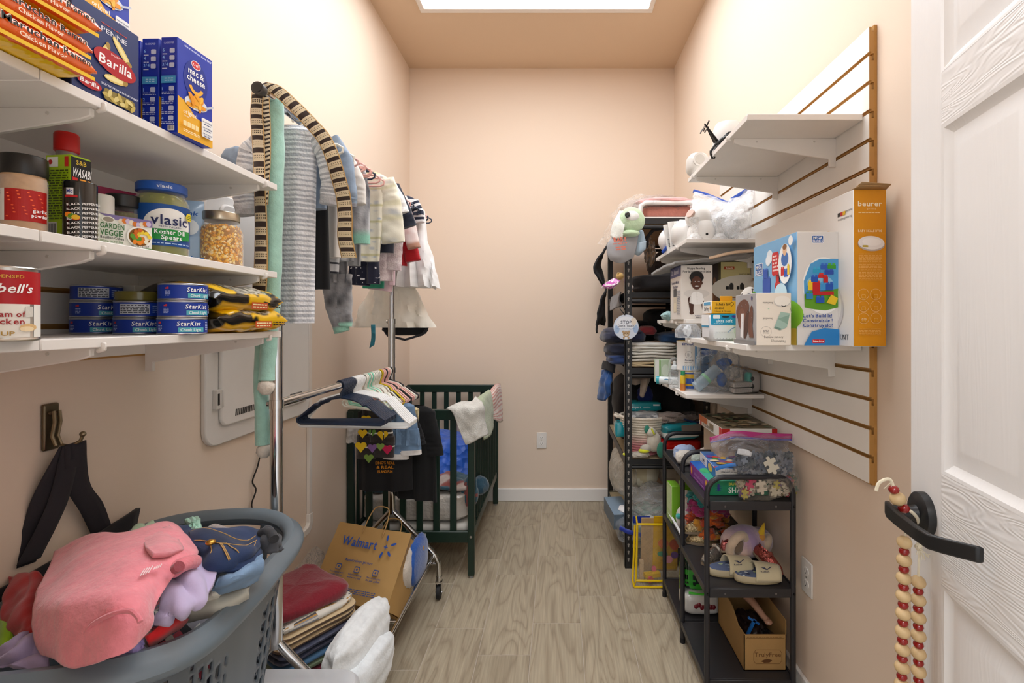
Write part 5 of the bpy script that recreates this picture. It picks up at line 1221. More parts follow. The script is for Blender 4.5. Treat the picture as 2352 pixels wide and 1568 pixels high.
# --- top shelf
t=thing('baby_monitor','white rounded gadget at the far end of the highest right shelf','gadget',(.55,1.92,1.858)); m=MB('#dedad4'); m.blob((.548,1.965,1.915),(.040,.05,.042),e=.7,nu=26,nv=16); m.tube([(.545,1.925,1.92),(.545,1.912,1.92)],.026,18); put(m,'monitor_body',PLAST,t)
m=MB('#c9c4bc'); m.tube([(.545,1.918,1.92),(.545,1.9105,1.92)],.018,18); put(m,'lens_ring',PLAST,t)
t=thing('bottle_warmer','white cylindrical appliance behind the tied black cord on the highest right shelf','gadget',(.60,1.74,1.858)); m=MB(); m.lathe([(.001,0,'#e6e3df'),(.045,0,'#e6e3df'),(.050,.01,'#e9e6e2'),(.048,.10,'#e9e6e2'),(.040,.118,'#e6e3df'),(.034,.118,'#cfcbc6'),(.033,.10,'#bdb9b3'),(.001,.10,'#bdb9b3')],30,ctr=(.585,1.72,1.858)); put(m,'warmer_body',PLAST,t)
t=thing('tied_cord','black electric cord tied in a bundle at the edge of the highest right shelf','cord',(.545,1.66,1.858)); m=MB('#161616'); rd=random.Random(3)
cc=Vector((.535,1.66,1.895))
for k in range(9):
    a=rd.uniform(-.12,.12); s_=rd.uniform(.8,1.1)
    m.tube([cc+Vector((-.05*s_+a*.1,-.012,.045*s_+a*.2)),cc+Vector((-.042*s_,0,.055*s_)),cc+Vector((-.01,.004*k-.012,.005)),cc+Vector((.03*s_,.01,-.012+a*.15)),cc+Vector((.055*s_,.0,.012+a*.2)),cc+Vector((.03*s_,-.01,.016+a*.1)),cc+Vector((0,.003*k-.01,0)),cc+Vector((-.018,-.012,-.045*s_+a*.1)),cc+Vector((-.024,-.008,-.056*s_)),cc+Vector((-.030,-.006,-.04*s_)),cc+Vector((-.006,-.004,0))],.0024,6)
put(m,'cord_loops',PLAST,t)
m=MB('#111111'); m.tube([cc+Vector((.008*math.cos(a)*1.2,.012*math.sin(a),.010*math.cos(a))) for a in [2*PI*k/12 for k in range(12)]],.004,6,loop=True); put(m,'tie',PLAST,t)
t=thing('sticky_note','small yellow-green curled sticker on the highest right shelf','sticker',(.545,1.50,1.862)); m=MB('#d3cf93'); m.patch([[Vector((.515,1.45,1.859)),Vector((.535,1.455,1.870)),Vector((.555,1.46,1.864))],[Vector((.515,1.53,1.859)),Vector((.535,1.535,1.878)),Vector((.555,1.54,1.866))]],8,4); put(m,'paper',CARD,t,solid=.001)
# --- pump shelf (z 1.628)
z=1.628
t=thing('breast_pump','white domed milk pump with a tilted opening in the middle of the second right shelf','pump',(.60,2.11,z))
m=MB('#efedea'); m.lathe([(.001,0),(.052,0),(.060,.02),(.058,.05),(.045,.085),(.030,.10)],28,ctr=(.605,2.10,z)); m.blob((.592,2.10,z+.105),(.055,.045,.048),nu=24,nv=14); put(m,'pump_body',PLAST,t)
m=MB('#c9a99a'); m.tube([(.556,2.075,z+.115),(.548,2.070,z+.120)],.019,18); put(m,'opening',PLAST,t)
m=MB('#111111'); m.tube([(.61,2.0425,z+.028),(.61,2.0395,z+.028)],.0055,12); put(m,'button',PLAST,t)
t=thing('bottle_shell','white egg-shaped shell leaning at the far end of the second right shelf','shell',(.545,2.42,z)); m=MB('#e8e6e4'); m.blob((.545,2.40,z+.06),(.06,.07,.062),nu=28,nv=18); put(m,'shell_body',PLAST,t)
m=MB('#2b55b8'); m.tube([(.505,2.36,z+.10),(.53,2.335,z+.125),(.56,2.32,z+.13)],.009,8); m.tube([(.50,2.37,z+.0),(.515,2.34,z+.02)],.008,8); put(m,'blue_edge',PLAST,t)
t=thing('pump_housing','white smooth motor housing on the second right shelf beside the sachets','pump',(.565,2.20,z)); m=MB('#e9e7e4'); m.blob((.560,2.21,z+.058),(.055,.09,.058),e=.85,nu=28,nv=18,flatb=.98); put(m,'housing',PLAST,t)
for k,(x,y,rz,ry) in enumerate(((.545,2.33,.25,-.18),(.556,2.305,.2,-.12),(.572,2.28,.15,-.06),(.585,2.27,.1,0.02))):
    t=thing('sachet',('white flat sachet standing on the second right shelf, '+('farthest left','second from left','third from left','nearest the pump')[k]+' of four'),'sachet',(x,y,z),rz,'white sachets on the pump shelf',0,ry)
    m=MB('#e6e4e0'); m.box((-.035,-.004,0),(.035,.004,.125+.008*(k%2))); put(m,'sachet_body',CARD,t,local=True,bv=.002)
    p=PR(Pl((-.035,-.0042,0),(1,0,0),(0,0,1))); p.lines(.008,.02,.03,.06,6,'#6b6b70',k); p.bars(.045,.02,.056,.06) if k==1 else None; p.poly([(.03,.085),(.042,.085),(.042,.11),(.033,.10)],'#c9d62a') if k in (1,2) else p.lines(.02,.08,.05,.10,3,'#8a8a90',k); p.put('printed_front',t,True)
S=(.06,.05,.13); t=carton('pump_box','white and purple box behind the sachets on the second right shelf','box',(.665,2.30,z),S,.1,{'*':'#eeeaf0'}); p=PR(faces(S)['-y']); p.text('AVENT',.028,.105,.011,'#3b3a50',.045); p.poly([(0,.02),(.06,.05),(.06,.085),(.0,.06)],'#a24fb5'); p.lines(.01,.035,.045,.06,2,'#e9d5ee',2); p.put('printed_front',t,True)
for k,(x,y) in enumerate(((.56,2.045),(.665,2.05),(.755,2.07))):
    t=thing('bottle_flange','clear plastic pump flange with a wide foot, %s of three on the second right shelf'%('leftmost','middle','rightmost')[k],'pump part',(x,y,z),0,'clear flanges on the pump shelf'); m=MB('#f2f1ef'); m.lathe([(.001,0),(.036,0),(.034,.010),(.016,.03),(.015,.065),(.022,.085),(.020,.095)],22,ctr=(x,y,z)); put(m,'flange_cone',MILKY,t)
def zipbag(name,label,G,c='#eef0f2',strip='#2f56b8',mat=BAG,wr=.012,seed=0,stp=None,fr=18,back=.05):
    m=MB(c); m.patch(G,26,22,wr=wr,fr=fr,seed=seed)
    G2=[[Vector(at(*q))+Vector((0,back*(0 if i in (0,) else 1),0)) for q in row] for i,row in enumerate(G)]
    m.patch(G2,20,16,wr=wr,fr=fr,seed=seed+9)
    t=thing(name,label,'bag',at(*G[-1][len(G[-1])//2])); put(m,'film',mat,t)
    if stp:
        m=MB(strip)
        P=[at(*q) for q in stp]; W=[Vector((0,0,1))]*2
        m.tube(P,.0075,6,flat=.3,up=(0,0,1)); put(m,'zip_strip',PLAST,t)
    return t
zipbag('zip_bag','clear zip bag of white pump parts with a blue zip, left one on its shelf',[[(1595,440,2.22),(1630,452,2.20),(1660,462,2.18),(1690,470,2.16)],[(1590,475,2.16),(1625,470,2.12),(1655,475,2.10),(1690,480,2.1)],[(1592,510,2.14),(1625,500,2.08),(1660,500,2.06),(1700,500,2.06)],[(1595,545,2.14),(1630,545,2.08),(1665,545,2.06),(1705,545,2.06)]],mat=MILKY,seed=1,stp=[(1592,438,2.22),(1620,446,2.21),(1645,456,2.19),(1670,466,2.17),(1688,462,2.16)])
zipbag('zip_bag','clear zip bag of white pump parts with a blue zip, right one by the slats',[[(1680,455,2.12),(1700,445,2.12),(1722,430,2.12),(1733,425,2.12)],[(1655,490,2.06),(1685,475,2.05),(1715,465,2.05),(1730,460,2.06)],[(1660,520,2.04),(1685,505,2.01),(1712,500,2.01),(1728,500,2.04)],[(1668,545,2.04),(1690,545,2.00),(1712,545,2.0),(1728,545,2.04)]],mat=MILKY,seed=3,stp=[(1680,458,2.12),(1700,446,2.12),(1715,436,2.12),(1731,428,2.12)])
t=thing('pump_cups','white suction cups packed inside the zip bags on the second right shelf','pump part',(.69,2.14,z))
for k,(x,y,zz,r) in enumerate(((.66,2.17,.06,.04),(.73,2.12,.05,.042),(.71,2.2,.12,.035),(.76,2.18,.10,.035))):
    m=MB('#e4e3e2'); m.blob((x,y,z+zz),(r,r,r*1.1),nu=20,nv=12); put(m,'suction_cup',PLAST,t)
# --- eye-level shelf (1.308)
z=1.308
S=(.128,.185,.220); t=carton('formula_pitcher_box','white box with a photo of a crawling smiling baby on the eye-level right shelf','box',(.564,2.118,z),S,0,{'*':'#e4ded7'})
f=faces(S); p=PR(f['-y']); p.text('Happy feeding',.062,.203,.0085,'#2b2a2a',.072); p.text('Pour la joie de nourrir bebe',.064,.190,.0085,'#2b2a2a',.112)
p.ell(.064,.105,.052,.018,'#d6d1cb'); p.poly([(.036,.030),(.050,.026),(.052,.075),(.038,.095),(.028,.085)],'#4a2c22'); p.poly([(.086,.040),(.094,.046),(.092,.09),(.078,.09)],'#4a2c22'); p.ell(.043,.026,.009,.006,'#4a2c22')
p.poly([(.034,.068),(.056,.060),(.084,.062),(.094,.080),(.086,.104),(.070,.113),(.050,.112),(.040,.098)],'#f3f1ee'); p.poly([(.034,.068),(.042,.064),(.042,.098),(.036,.09)],'#dcd8d4'); p.line([(.064,.11),(.066,.066)],.0008,'#bdb8b2')
for q in (.082,.092): p.ell(.0655,q,.0012,.0012,'#4a4a4a')
p.ell(.063,.165,.025,.026,'#171312',20); 
for k in range(14): a=PI*k/13; p.ell(.063+.024*math.cos(a),.168+.022*math.sin(a),.006,.006,'#1a1614',8)
p.ell(.063,.148,.021,.027,'#5a3526',22); p.ell(.0425,.147,.004,.006,'#52301f'); p.ell(.0835,.147,.004,.006,'#52301f')
for sx in (-1,1): p.ell(.063+.0085*sx,.153,.0038,.0020,'#f0eeee'); p.ell(.063+.0085*sx,.153,.0018,.0019,'#120c0a')
p.ell(.063,.144,.0040,.0028,'#4a291c'); p.ell(.063,.1335,.0095,.0042,'#3b1612'); p.ell(.063,.1345,.0085,.0026,'#f4f0ec')
p.text('drinkwareformula',.085,.014,.004,'#3c4a78',.06); p.lines(.06,.006,.115,.012,1,'#777777',2); p.put('printed_front',t,True)
p=PR(f['-x']); p.rect(.0,.178,.185,.220,'#37427f'); p.text("Dr. Brown's",.09,.190,.020,'#e8eaf4',.13); p.text('Formula Mixing',.092,.150,.012,'#333a66',.13); p.text('Pitcher',.092,.132,.012,'#333a66',.09); p.rrect(.06,.03,.115,.125,.006,'#d8cdb8'); p.rrect(.06,.095,.115,.130,.006,'#4b4d50'); p.rrect(.066,.034,.109,.07,.004,'#e8dcc2'); p.lines(.125,.02,.175,.12,14,'#8a8f9c',2); p.put('printed_side',t,True)
S=(.125,.24,.245); t=carton('pump_carton','olive and cream box with a mother and baby photo on its side','box',(.758,2.25,z),S,0,{'*':'#cfc7ae','-x':'#3a332b'})
f=faces(S); p=PR(f['-y']); p.rect(0,.14,.125,.245,'#c9bd84'); p.ell(.10,.13,.14,.06,'#ded9cc',26); p.rect(0,0,.125,.12,'#dcd6c8'); p.rrect(.012,.213,.058,.226,.001,'#b0451c'); p.text('Ameda',.037,.2155,.008,'#f4e4c8',.032); p.text('WHICH PUMP',.10,.19,.006,'#6a6250',.045)
for k in range(2): q=.022+.045*k; p.rrect(q,.128,q+.012,.142,.001,'#23221f'); p.rrect(q+.014,.128,q+.032,.150,.003,'#2b2a28'); p.rrect(q+.018,.148,q+.028,.156,.002,'#2b2a28')
p.rect(.012,.092,.09,.096,'#a2602a'); p.rect(.012,.085,.12,.089,'#8b7a50'); p.lines(.012,.06,.115,.08,3,'#9a927e',3); p.put('printed_front',t,True)
p=PR(f['-x']); p.rect(0,0,.24,.245,'#40382e'); p.poly([(.1,0),(.2,0),(.21,.09),(.18,.15),(.13,.14)],'#8b5a33'); p.ell(.15,.155,.028,.034,'#9b6a44'); p.ell(.16,.185,.045,.05,'#241a14'); p.ell(.158,.16,.020,.028,'#a0714c'); p.ell(.115,.085,.045,.03,'#b58257',14,.9); p.ell(.10,.12,.02,.02,'#a9764e'); p.rect(.215,0,.24,.245,'#6d6a3a'); p.poly([(.0,.0),(.06,0),(.05,.2),(0,.22)],'#4d5a35'); p.put('printed_photo',t,True)
m=MB('#7a7672'); m.patch([[Vector((.47,1.99,1.533)),Vector((.62,1.98,1.548)),Vector((.80,1.99,1.570))],[Vector((.46,2.2,1.533)),Vector((.62,2.2,1.553)),Vector((.80,2.2,1.575))],[Vector((.455,2.42,1.530)),Vector((.62,2.42,1.552)),Vector((.80,2.42,1.570))]],20,20,wr=.006,fr=9)
o=put(m,'felt_bag',FLEECE,solid=.014); props(o,'flattened grey felt bag lying across the boxes under the pump shelf','bag')
m=MB('#c7a98c'); m.patch([[Vector((.60,1.975,1.545)),Vector((.70,1.975,1.568)),Vector((.80,1.98,1.575))],[Vector((.60,1.983,1.555)),Vector((.70,1.985,1.578)),Vector((.80,1.985,1.588))]],12,4); put(m,'tan_edge',PAPER,o,solid=.004)
t=thing('blue_cloth','small pale blue cloth at the far end of the eye-level right shelf','cloth',(.50,2.4,z)); m=MB('#9cc3c4'); m.blob((.51,2.30,z+.018),(.03,.05,.02),amp=.2,fr=3); put(m,'cloth_lump',TERRY,t)
t=thing('striped_hat','white knitted hat with black zigzag lines behind the sock monitor box','hat',(.655,1.62,1.237)); m=MB()
m.blob((.665,1.73,1.32),(.045,.05,.10),lambda p:'#2a2a2c' if (math.sin(p.z*230+math.sin(p.x*180+p.y*120)*2.4)>.82) else '#dcd8d2',nu=60,nv=40); put(m,'knit',CLOTH,t)
# --- scale shelf (1.237)
z=1.237
S=(.082,.625,.394); t=carton('scale_box','large white and orange baby scale box at the near end of the right shelf','box',(.7835,1.255+.3125,z),S,0,{'*':'#e9e6e2','-y':'#d9920f','+z':'#b98a52'})
f=faces(S); p=PR(f['-y']); wd=.082; W_='#fbeed2'
p.text('beurer',.041,.352,.0125,W_,.060,bold=True); p.text('germany',.045,.344,.0045,'#f3d59b',.022,bold=False); p.lines(.012,.334,.066,.337,1,'#f3d59b',2,.7)
p.text('BABY SCALE BY80',.041,.287,.0058,'#fbe6bd',.060); p.rect(.0,.282,.082,.2825,'#e2a43a'); p.ell(.044,.257,.034,.018,'#b9aca4',24,-.06); p.ell(.044,.260,.033,.017,'#e9e5e4',24,-.06); p.rect(.022,.249,.036,.254,'#b9a23a'); p.ell(.045,.262,.024,.010,'#f2efee',20,-.06)
p.lines(.012,.165,.070,.234,18,'#eebd6a',3,.35)
for i in range(2):
    for j in range(3): p.ring(.024+.030*i,.131-.030*j,.0135,.0006,'#f7dca8',24); p.rrect(.019+.030*i,.121-.030*j,.029+.030*i,.131-.030*j,.002,'#eebd6a'); p.rrect(.0198+.030*i,.1218-.030*j,.0282+.030*i,.1302-.030*j,.002,'#d9920f')
p.text('0.00',.024,.066,.005,'#f7dca8',.012); p.lines(.012,.028,.066,.046,5,'#eebd6a',5,.35); p.put('printed_end',t,True)
p=PR(f['-x']); p.text('beurer',.085,.300,.030,'#8e2740',.115); p.text('1 UNIT',.582,.016,.014,'#2f3034',.046,bold=False)
p.rect(.555,.338,.567,.348,'#1e1b1c'); p.rect(.567,.338,.579,.348,'#b3212a'); p.rect(.579,.338,.591,.348,'#dcae20'); p.text('german',.606,.344,.006,'#3a3a3c',.03,bold=False); p.text('designengineering',.588,.328,.0055,'#3a3a3c',.062,bold=False)
p.ell(.47,.11,.115,.085,'#cfcdd2',30,-.3); p.ell(.468,.118,.108,.078,'#e6e4e6',30,-.3); p.ell(.50,.27,.05,.04,'#d9a218',20); p.put('printed_side',t,True)
m=MB('#a88556'); m.poly([(-.041,-.3125,.394),(.041,-.3125,.394),(.046,-.325,.404),(-.030,-.330,.408)]); m.poly([(-.041,-.3,.395),(.041,-.3,.395),(.03,-.33,.400),(-.036,-.33,.398)]); put(m,'open_flap',CARD,t,local=True,solid=.0015)
S=(.110,.292,.300); t=carton('building_blocks_box','building blocks toy box with white and blue front beside the scale box','box',(.688,1.323+.146,z),S,0,{'*':'#dcd9d6','-x':'#7fb6e0','+z':'#8f7a66'})
f=faces(S); p=PR(f['-y'])
def logo(p,a,b,s): p.rrect(a-.030*s,b-.020*s,a+.030*s,b+.020*s,.004*s,'#f3f3f5'); p.rrect(a-.0275*s,b-.0175*s,a+.0275*s,b+.0175*s,.003*s,'#1e5ea6'); p.text('MEGA',a,b+.0015*s,.0125*s,'#f6f6f8',.046*s); p.text('BLOKS',a,b-.0145*s,.0125*s,'#f6f6f8',.050*s)
logo(p,.055,.280,.52)
def brick(p,a,b,w_,h_,c,c2): 
    p.rrect(a,b,a+w_,b+h_,.0012,c); k=max(1,int(w_/.009))
    for i in range(k): p.rrect(a+w_*(i+.15)/k,b+h_,a+w_*(i+.85)/k,b+h_+.0045,.001,c2)
p.ell(.070,.158,.055,.075,'#f4f3f1',30); p.poly([(.020,.10),(.018,.17),(.035,.215),(.060,.228),(.109,.228),(.109,.10),(.075,.092),(.045,.095)],'#4f9bd0'); p.poly([(.020,.10),(.019,.135),(.109,.150),(.109,.10),(.075,.092),(.045,.095)],'#5f9a28'); p.ell(.06,.165,.035,.02,'#8fc3e2')
brick(p,.042,.190,.020,.012,'#2f9ac4','#3fa9d3'); brick(p,.062,.200,.018,.012,'#2f5fb8','#3d70c8'); brick(p,.080,.202,.022,.010,'#3f9a32','#4fae3e'); brick(p,.072,.187,.024,.011,'#2b4fa8','#3a5fb8'); brick(p,.055,.178,.016,.009,'#c3282a','#d53a38')
brick(p,.028,.145,.014,.022,'#e8c52c','#f0d34a'); brick(p,.040,.140,.020,.026,'#bd2226','#ce3432'); brick(p,.036,.167,.018,.014,'#2453b0','#3464c0'); brick(p,.060,.145,.018,.018,'#3f93cf','#55a5dc'); brick(p,.074,.145,.020,.018,'#2453b0','#3464c0'); brick(p,.068,.165,.012,.016,'#bd2226','#ce3432'); p.rect(.040,.133,.095,.142,'#bd2226'); brick(p,.022,.122,.018,.016,'#2f7fb8','#3f9a32'); brick(p,.048,.112,.022,.014,'#2453b0','#3464c0'); p.poly([(.075,.112),(.098,.106),(.106,.124),(.088,.134)],'#e5c22a')
for k,tt in enumerate(('Let\'s Build It!','Construis-le !','Construyelo!')): p.text(tt,.052,.074-.0125*k,.0088,'#1f4a9a',(.076,.078,.078)[k])
p.poly([(.016,0),(.109,0),(.109,.042),(.07,.046),(.036,.036)],'#2c80c4'); p.rrect(.038,.006,.070,.016,.002,'#c62329'); p.text('Fisher-Price',.054,.0085,.0052,'#ffffff',.028); p.put('printed_front',t,True)
p=PR(f['-x']); p.rect(0,0,.292,.09,'#7cc030'); p.ell(.17,.08,.16,.05,'#8ecb3a',24); p.rect(0,.10,.292,.30,'#8fc4ea') if False else None; p.rrect(.235,.0,.292,.045,.002,'#e6c34a')
logo(p,.045,.225,.95); p.ell(.125,.255,.022,.020,'#e3eef7'); p.ell(.115,.245,.018,.016,'#edf4fa')
brick(p,.075,.130,.055,.062,'#2a57b5','#3a68c6'); brick(p,.080,.195,.034,.024,'#2a57b5','#3a68c6'); brick(p,.165,.085,.034,.085,'#c3262a','#d63c38'); brick(p,.172,.172,.020,.022,'#c3262a','#d63c38'); brick(p,.065,.075,.045,.05,'#e8c52c','#f0d34a'); brick(p,.100,.078,.04,.052,'#bd2226','#ce3432'); brick(p,.135,.070,.035,.05,'#6ab4e2','#83c3ea'); brick(p,.165,.068,.060,.022,'#2453b0','#3464c0'); brick(p,.200,.090,.028,.028,'#4a8ed0','#5fa0dc'); p.ell(.02,.135,.028,.024,'#4f9a2c'); p.ell(.04,.115,.018,.018,'#4f9a2c'); p.rect(.022,.075,.03,.115,'#8a5a2c')
p.rrect(.155,.195,.200,.262,.010,'#c8282c'); p.lines(.160,.205,.196,.255,5,'#f3d5d4',4); p.ell(.238,.222,.040,.055,'#eef2f4',24); p.ell(.238,.235,.022,.02,'#3f6fb5'); p.ell(.238,.258,.012,.014,'#e8bd98'); p.ell(.238,.268,.013,.008,'#8a5a34'); brick(p,.215,.19,.02,.02,'#c3262a','#d63c38'); brick(p,.235,.185,.022,.018,'#2a57b5','#3a68c6'); brick(p,.255,.19,.012,.024,'#e8c52c','#f0d34a'); p.ell(.275,.28,.013,.013,'#f2f3f3'); p.ell(.215,.14,.04,.03,'#bfe0f0'); p.put('printed_side',t,True)
S=(.092,.150,.138); t=carton('sock_monitor_box','cream box standing upside down with a pale green sock picture on the right shelf','box',(.566,1.310+.075,z),S,0,{'*':'#e6dcce','-x':'#a9a8aa'})
f=faces(S); p=PR(f['-y']); p.text('Award-winning',.046,.024,.0062,'#5a544e',.050,rot=PI,bold=False); p.text('Technology',.058,.014,.0062,'#5a544e',.040,rot=PI,bold=False); p.ring(.026,.036,.014,.0005,'#8a8480'); p.lines(.018,.031,.034,.041,3,'#9a948e',3)
p.ell(.068,.115,.022,.014,'#c9c4be',24); p.ell(.068,.117,.021,.013,'#ece6dc',24); p.ell(.072,.105,.006,.004,'#3b3a38'); p.ell(.072,.107,.0055,.0035,'#ece6dc'); p.text('Base Station',.030,.114,.0045,'#8a8480',.026,rot=PI); p.text('Dream Sock',.030,.073,.0045,'#8a8480',.026,rot=PI); p.line([(.088,.10),(.092,.085)],.001,'#8a8480')
p.poly([(.046,.046),(.062,.040),(.080,.048),(.088,.084),(.064,.088),(.056,.070)],'#9db8ac'); p.poly([(.056,.070),(.086,.080),(.082,.056)],'#84a294'); p.poly([(.050,.050),(.066,.044),(.062,.040),(.046,.046)],'#6f8d80'); p.lines(.03,.095,.034,.098,1,'#8fc7a6'); p.put('printed_front',t,True)
p=PR(f['-x']); p.ell(.055,.095,.050,.028,'#6d4233',22,.2); p.ell(.050,.07,.03,.03,'#7a4e3e',18,.5); p.poly([(.04,.02),(.062,.015),(.066,.085),(.044,.085)],'#efedee'); p.ell(.085,.055,.042,.016,'#4e2f26',16,1.2); p.ell(.115,.065,.015,.042,'#6d4233',16,-.2); p.poly([(.105,.02),(.135,.02),(.125,.06),(.11,.06)],'#7a4e3e'); p.rrect(.118,.120,.128,.130,.002,'#5b5a86'); p.text('owlet',.108,.012,.010,'#8cc7bd',.038,rot=PI)
rd=random.Random(8)
for k in range(26): p.ell(rd.uniform(.01,.145),rd.uniform(.05,.132),.0012,.0012,'#8fa3b5',6)
p.rect(0,0,.15,.012,'#8b8988'); p.put('printed_photo',t,True)
t=carton('diaper_pack','white and blue pack of soft diapers with clear lower part on the right shelf','pack',(.535,1.66,z),(.088,.10,.088),0,{'*':'#e4e6ea'},bv=.012); p=PR(Pl((-.044,-.0505,0),(1,0,0),(0,0,1))); p.rrect(.002,.052,.086,.087,.004,'#1f93bf'); p.text('ultra soft',.046,.060,.0095,'#f0f8fb',.052); p.rrect(.010,.072,.032,.084,.002,'#e6eef2'); p.ell(.050,.078,.012,.003,'#22313a'); p.ell(.077,.079,.008,.004,'#4a3b8f'); p.line([(.05,.02),(.07,.04),(.086,.046)],.0016,'#2d86c2'); p.lines(.012,.054,.04,.058,1,'#c8e4f0',3)
for k in range(7): p.ell(.02+.009*k,.018,.006,.012,'#d3d7da',10,.1*k-.3)
p.put('printed_wrap',t,True)
p=PR(Pl((-.0445,.05,0),(0,-1,0),(0,0,1))); p.rect(.01,.05,.09,.085,'#f4f5f6'); p.rect(.01,.045,.09,.05,'#1f93bf'); p.put('printed_side',t,True)
S=(.082,.10,.040); t=carton('safety_latch_box','yellow and white safety latch box with a hang tab, above the diaper pack','box',(.537,1.662,z+.0885),S,0,{'*':'#e4aa14','-x':'#f2efe8'},'safety packs')
f=faces(S); p=PR(f['-y']); p.text('Safety 1st',.036,.026,.0085,'#221d12',.044); p.poly([(.058,.0305),(.0655,.038),(.073,.0305),(.0655,.023)],'#221d12'); p.poly([(.060,.0305),(.0655,.0362),(.071,.0305),(.0655,.0248)],'#e8b422'); p.text('ADHESIVE',.026,.014,.0055,'#221d12',.030); p.text('Cabinet & Drawer',.036,.005,.0052,'#6b4d0a',.056,bold=False); p.put('printed_front',t,True)
p=PR(f['-x']); p.text('Safety',.05,.010,.012,'#22222a',.055); p.poly([(.082,.018),(.09,.026),(.098,.018),(.09,.010)],'#e4aa14'); p.rect(.02,.028,.09,.038,'#4fa3cf'); p.put('printed_side',t,True)
m=MB('#d9a012'); m.box((.0,-.01,.04),(.041,-.008,.058)); put(m,'hang_tab',CARD,t,local=True,bv=.003)
t=thing('clear_plastic_box','small clear plastic box at the far end of the scale shelf','box',(.505,1.95,z)); m=MB('#dfe4ea')
pr=[(.462,z),(.552,z),(.552,z+.03),(.535,z+.052),(.480,z+.052),(.462,z+.03)]; m.prism([(x,1.92,q) for x,q in pr],(0,.05,0)); put(m,'box_shell',MILKY,t,bv=.003)
m=MB('#eef1f4'); m.blob((.507,1.945,z+.028),(.016,.015,.02),amp=.3,fr=3); put(m,'crumpled_part',PLAST,t)
# --- formula shelf (1.010)
z=1.010
def fcan(label,c,h,r,kind):
    t=thing('formula_can',label,'can',c); m=MB(); m.lathe([(.001,0,'#b9b6b0'),(r,0,'#bdbab4'),(r+.001,.003,'#bdbab4'),(r,.005,'#dedbd6'),(r,h-.004,'#dedbd6'),(r+.001,h-.002,'#b89a4a'),(r,h,'#c9a23c' if kind else '#c9c6c0'),(r-.004,h-.002,'#a8853a' if kind else '#b0ada6'),(.001,h-.003,'#a8853a' if kind else '#b0ada6')],36); put(m,'tin',STEEL if False else GLOSS,t,local=True)
    p=PR(Cy((0,0),r+.0006,0,-PI/2+.25))
    if kind:
        p.text('similac',-.030,h*.86,.012,'#3a4a86',.050); p.ring(-.026,h*.55,.014,.001,'#6a6a70',18); p.ell(-.028,h*.54,.005,.009,'#b9b7b4'); p.text('formula',-.024,h*.33,.008,'#3a3f5a',.034); p.lines(-.042,h*.26,-.01,h*.30,1,'#777777',2)
        for k in range(4): p.ring(-.040+.010*k,h*.19,.0035,.0006,'#8a8a90',10)
        p.rect(.000,.01,.012,h-.012,'#7fa9d2'); p.rect(.012,.01,.030,h-.012,'#e9ebee'); p.rect(.018,.01,.026,h-.012,'#a9c6e2'); p.lines(.032,.02,.066,h-.02,14,'#8b8e98',7)
        for k in range(9): p.rect(-.05+.010*k,.006,-.045+.010*k,.022,'#7fa9d2')
    else:
        p.rect(-.05,.006,-.008,h-.006,'#2a4f9c'); p.rect(-.05,h*.62,-.008,h*.86,'#c9a02c'); p.rect(-.05,h*.22,-.008,h*.34,'#c9a02c'); p.rrect(-.042,h*.42,-.016,h*.58,.002,'#dfe6f2'); p.lines(-.006,.008,.04,h-.01,9,'#8d9099',5)
    p.put('printed_label',t,True)
fcan('small blue and yellow formula can under the taller can on the lowest right shelf',(.572,2.16,z),.079,.049,0)
fcan('tall white formula can with blue stripes stacked on the small can',(.568,2.165,z+.0795),.128,.051,1)
t=thing('baby_bottle','clear baby bottle with round cap standing left of the formula cans','bottle',(.515,2.22,z))
m=MB('#dfe3e4'); m.lathe([(.001,0),(.026,0),(.027,.06),(.025,.075)],22,ctr=(.515,2.20,z)); put(m,'bottle_body',MILKY,t)
m=MB('#e4e8e8'); m.lathe([(.026,.076),(.028,.09),(.026,.11),(.016,.128),(.001,.134)],22,ctr=(.515,2.20,z)); put(m,'dome_cap',GLASS,t)
m=MB('#c9cfd0'); m.lathe([(.001,.08),(.018,.08),(.014,.095),(.007,.10),(.006,.115),(.001,.118)],16,ctr=(.515,2.20,z)); put(m,'teat',PLAST,t)
t=thing('medicine_bottle','small orange bottle with green cap beside the formula can','bottle',(.532,2.13,z)); m=MB(); m.lathe([(.001,0,'#c9782a'),(.011,0,'#c9782a'),(.011,.03,'#d9b52a'),(.011,.058,'#d9b52a'),(.008,.064,'#2f9a6a'),(.009,.066,'#2f9a6a'),(.009,.082,'#2f9a6a'),(.001,.083,'#2f9a6a')],18,ctr=(.528,2.105,z)); put(m,'bottle_body',PLAST,t)
t=thing('cream_tube','white and teal cream tube lying at the left end of the lowest right shelf','tube',(.50,2.3,z)); m=MB(); m.tube([(.462,2.33,z+.018),(.475,2.325,z+.018)],.018,16,'#2fa3b0'); m.tube([(.475,2.325,z+.018),(.56,2.29,z+.018)],.0175,16,'#dbe3e4'); put(m,'tube_body',PLAST,t)
p=PR(Pl((.478,2.306,z),(1,-.4,0),(0,0,1))); p.ell(.025,.02,.014,.007,'#5f9ac0'); p.ell(.04,.024,.006,.004,'#3f7fb0'); p.put('printed_label',t)
S=(.055,.03,.085); t=carton('teether_pack','pale green and clear pack at the back left of the lowest right shelf','box',(.508,2.42,z+.0),(.075,.03,.105),-.05,{'*':'#b9cfae'}); p=PR(faces((.075,.03,.105))['-y']); p.rect(0,0,.02,.105,'#e6e6e0'); p.rect(.02,0,.026,.105,'#6aa33f'); p.ell(.05,.055,.018,.03,'#d6e2d0'); p.put('printed_front',t,True)
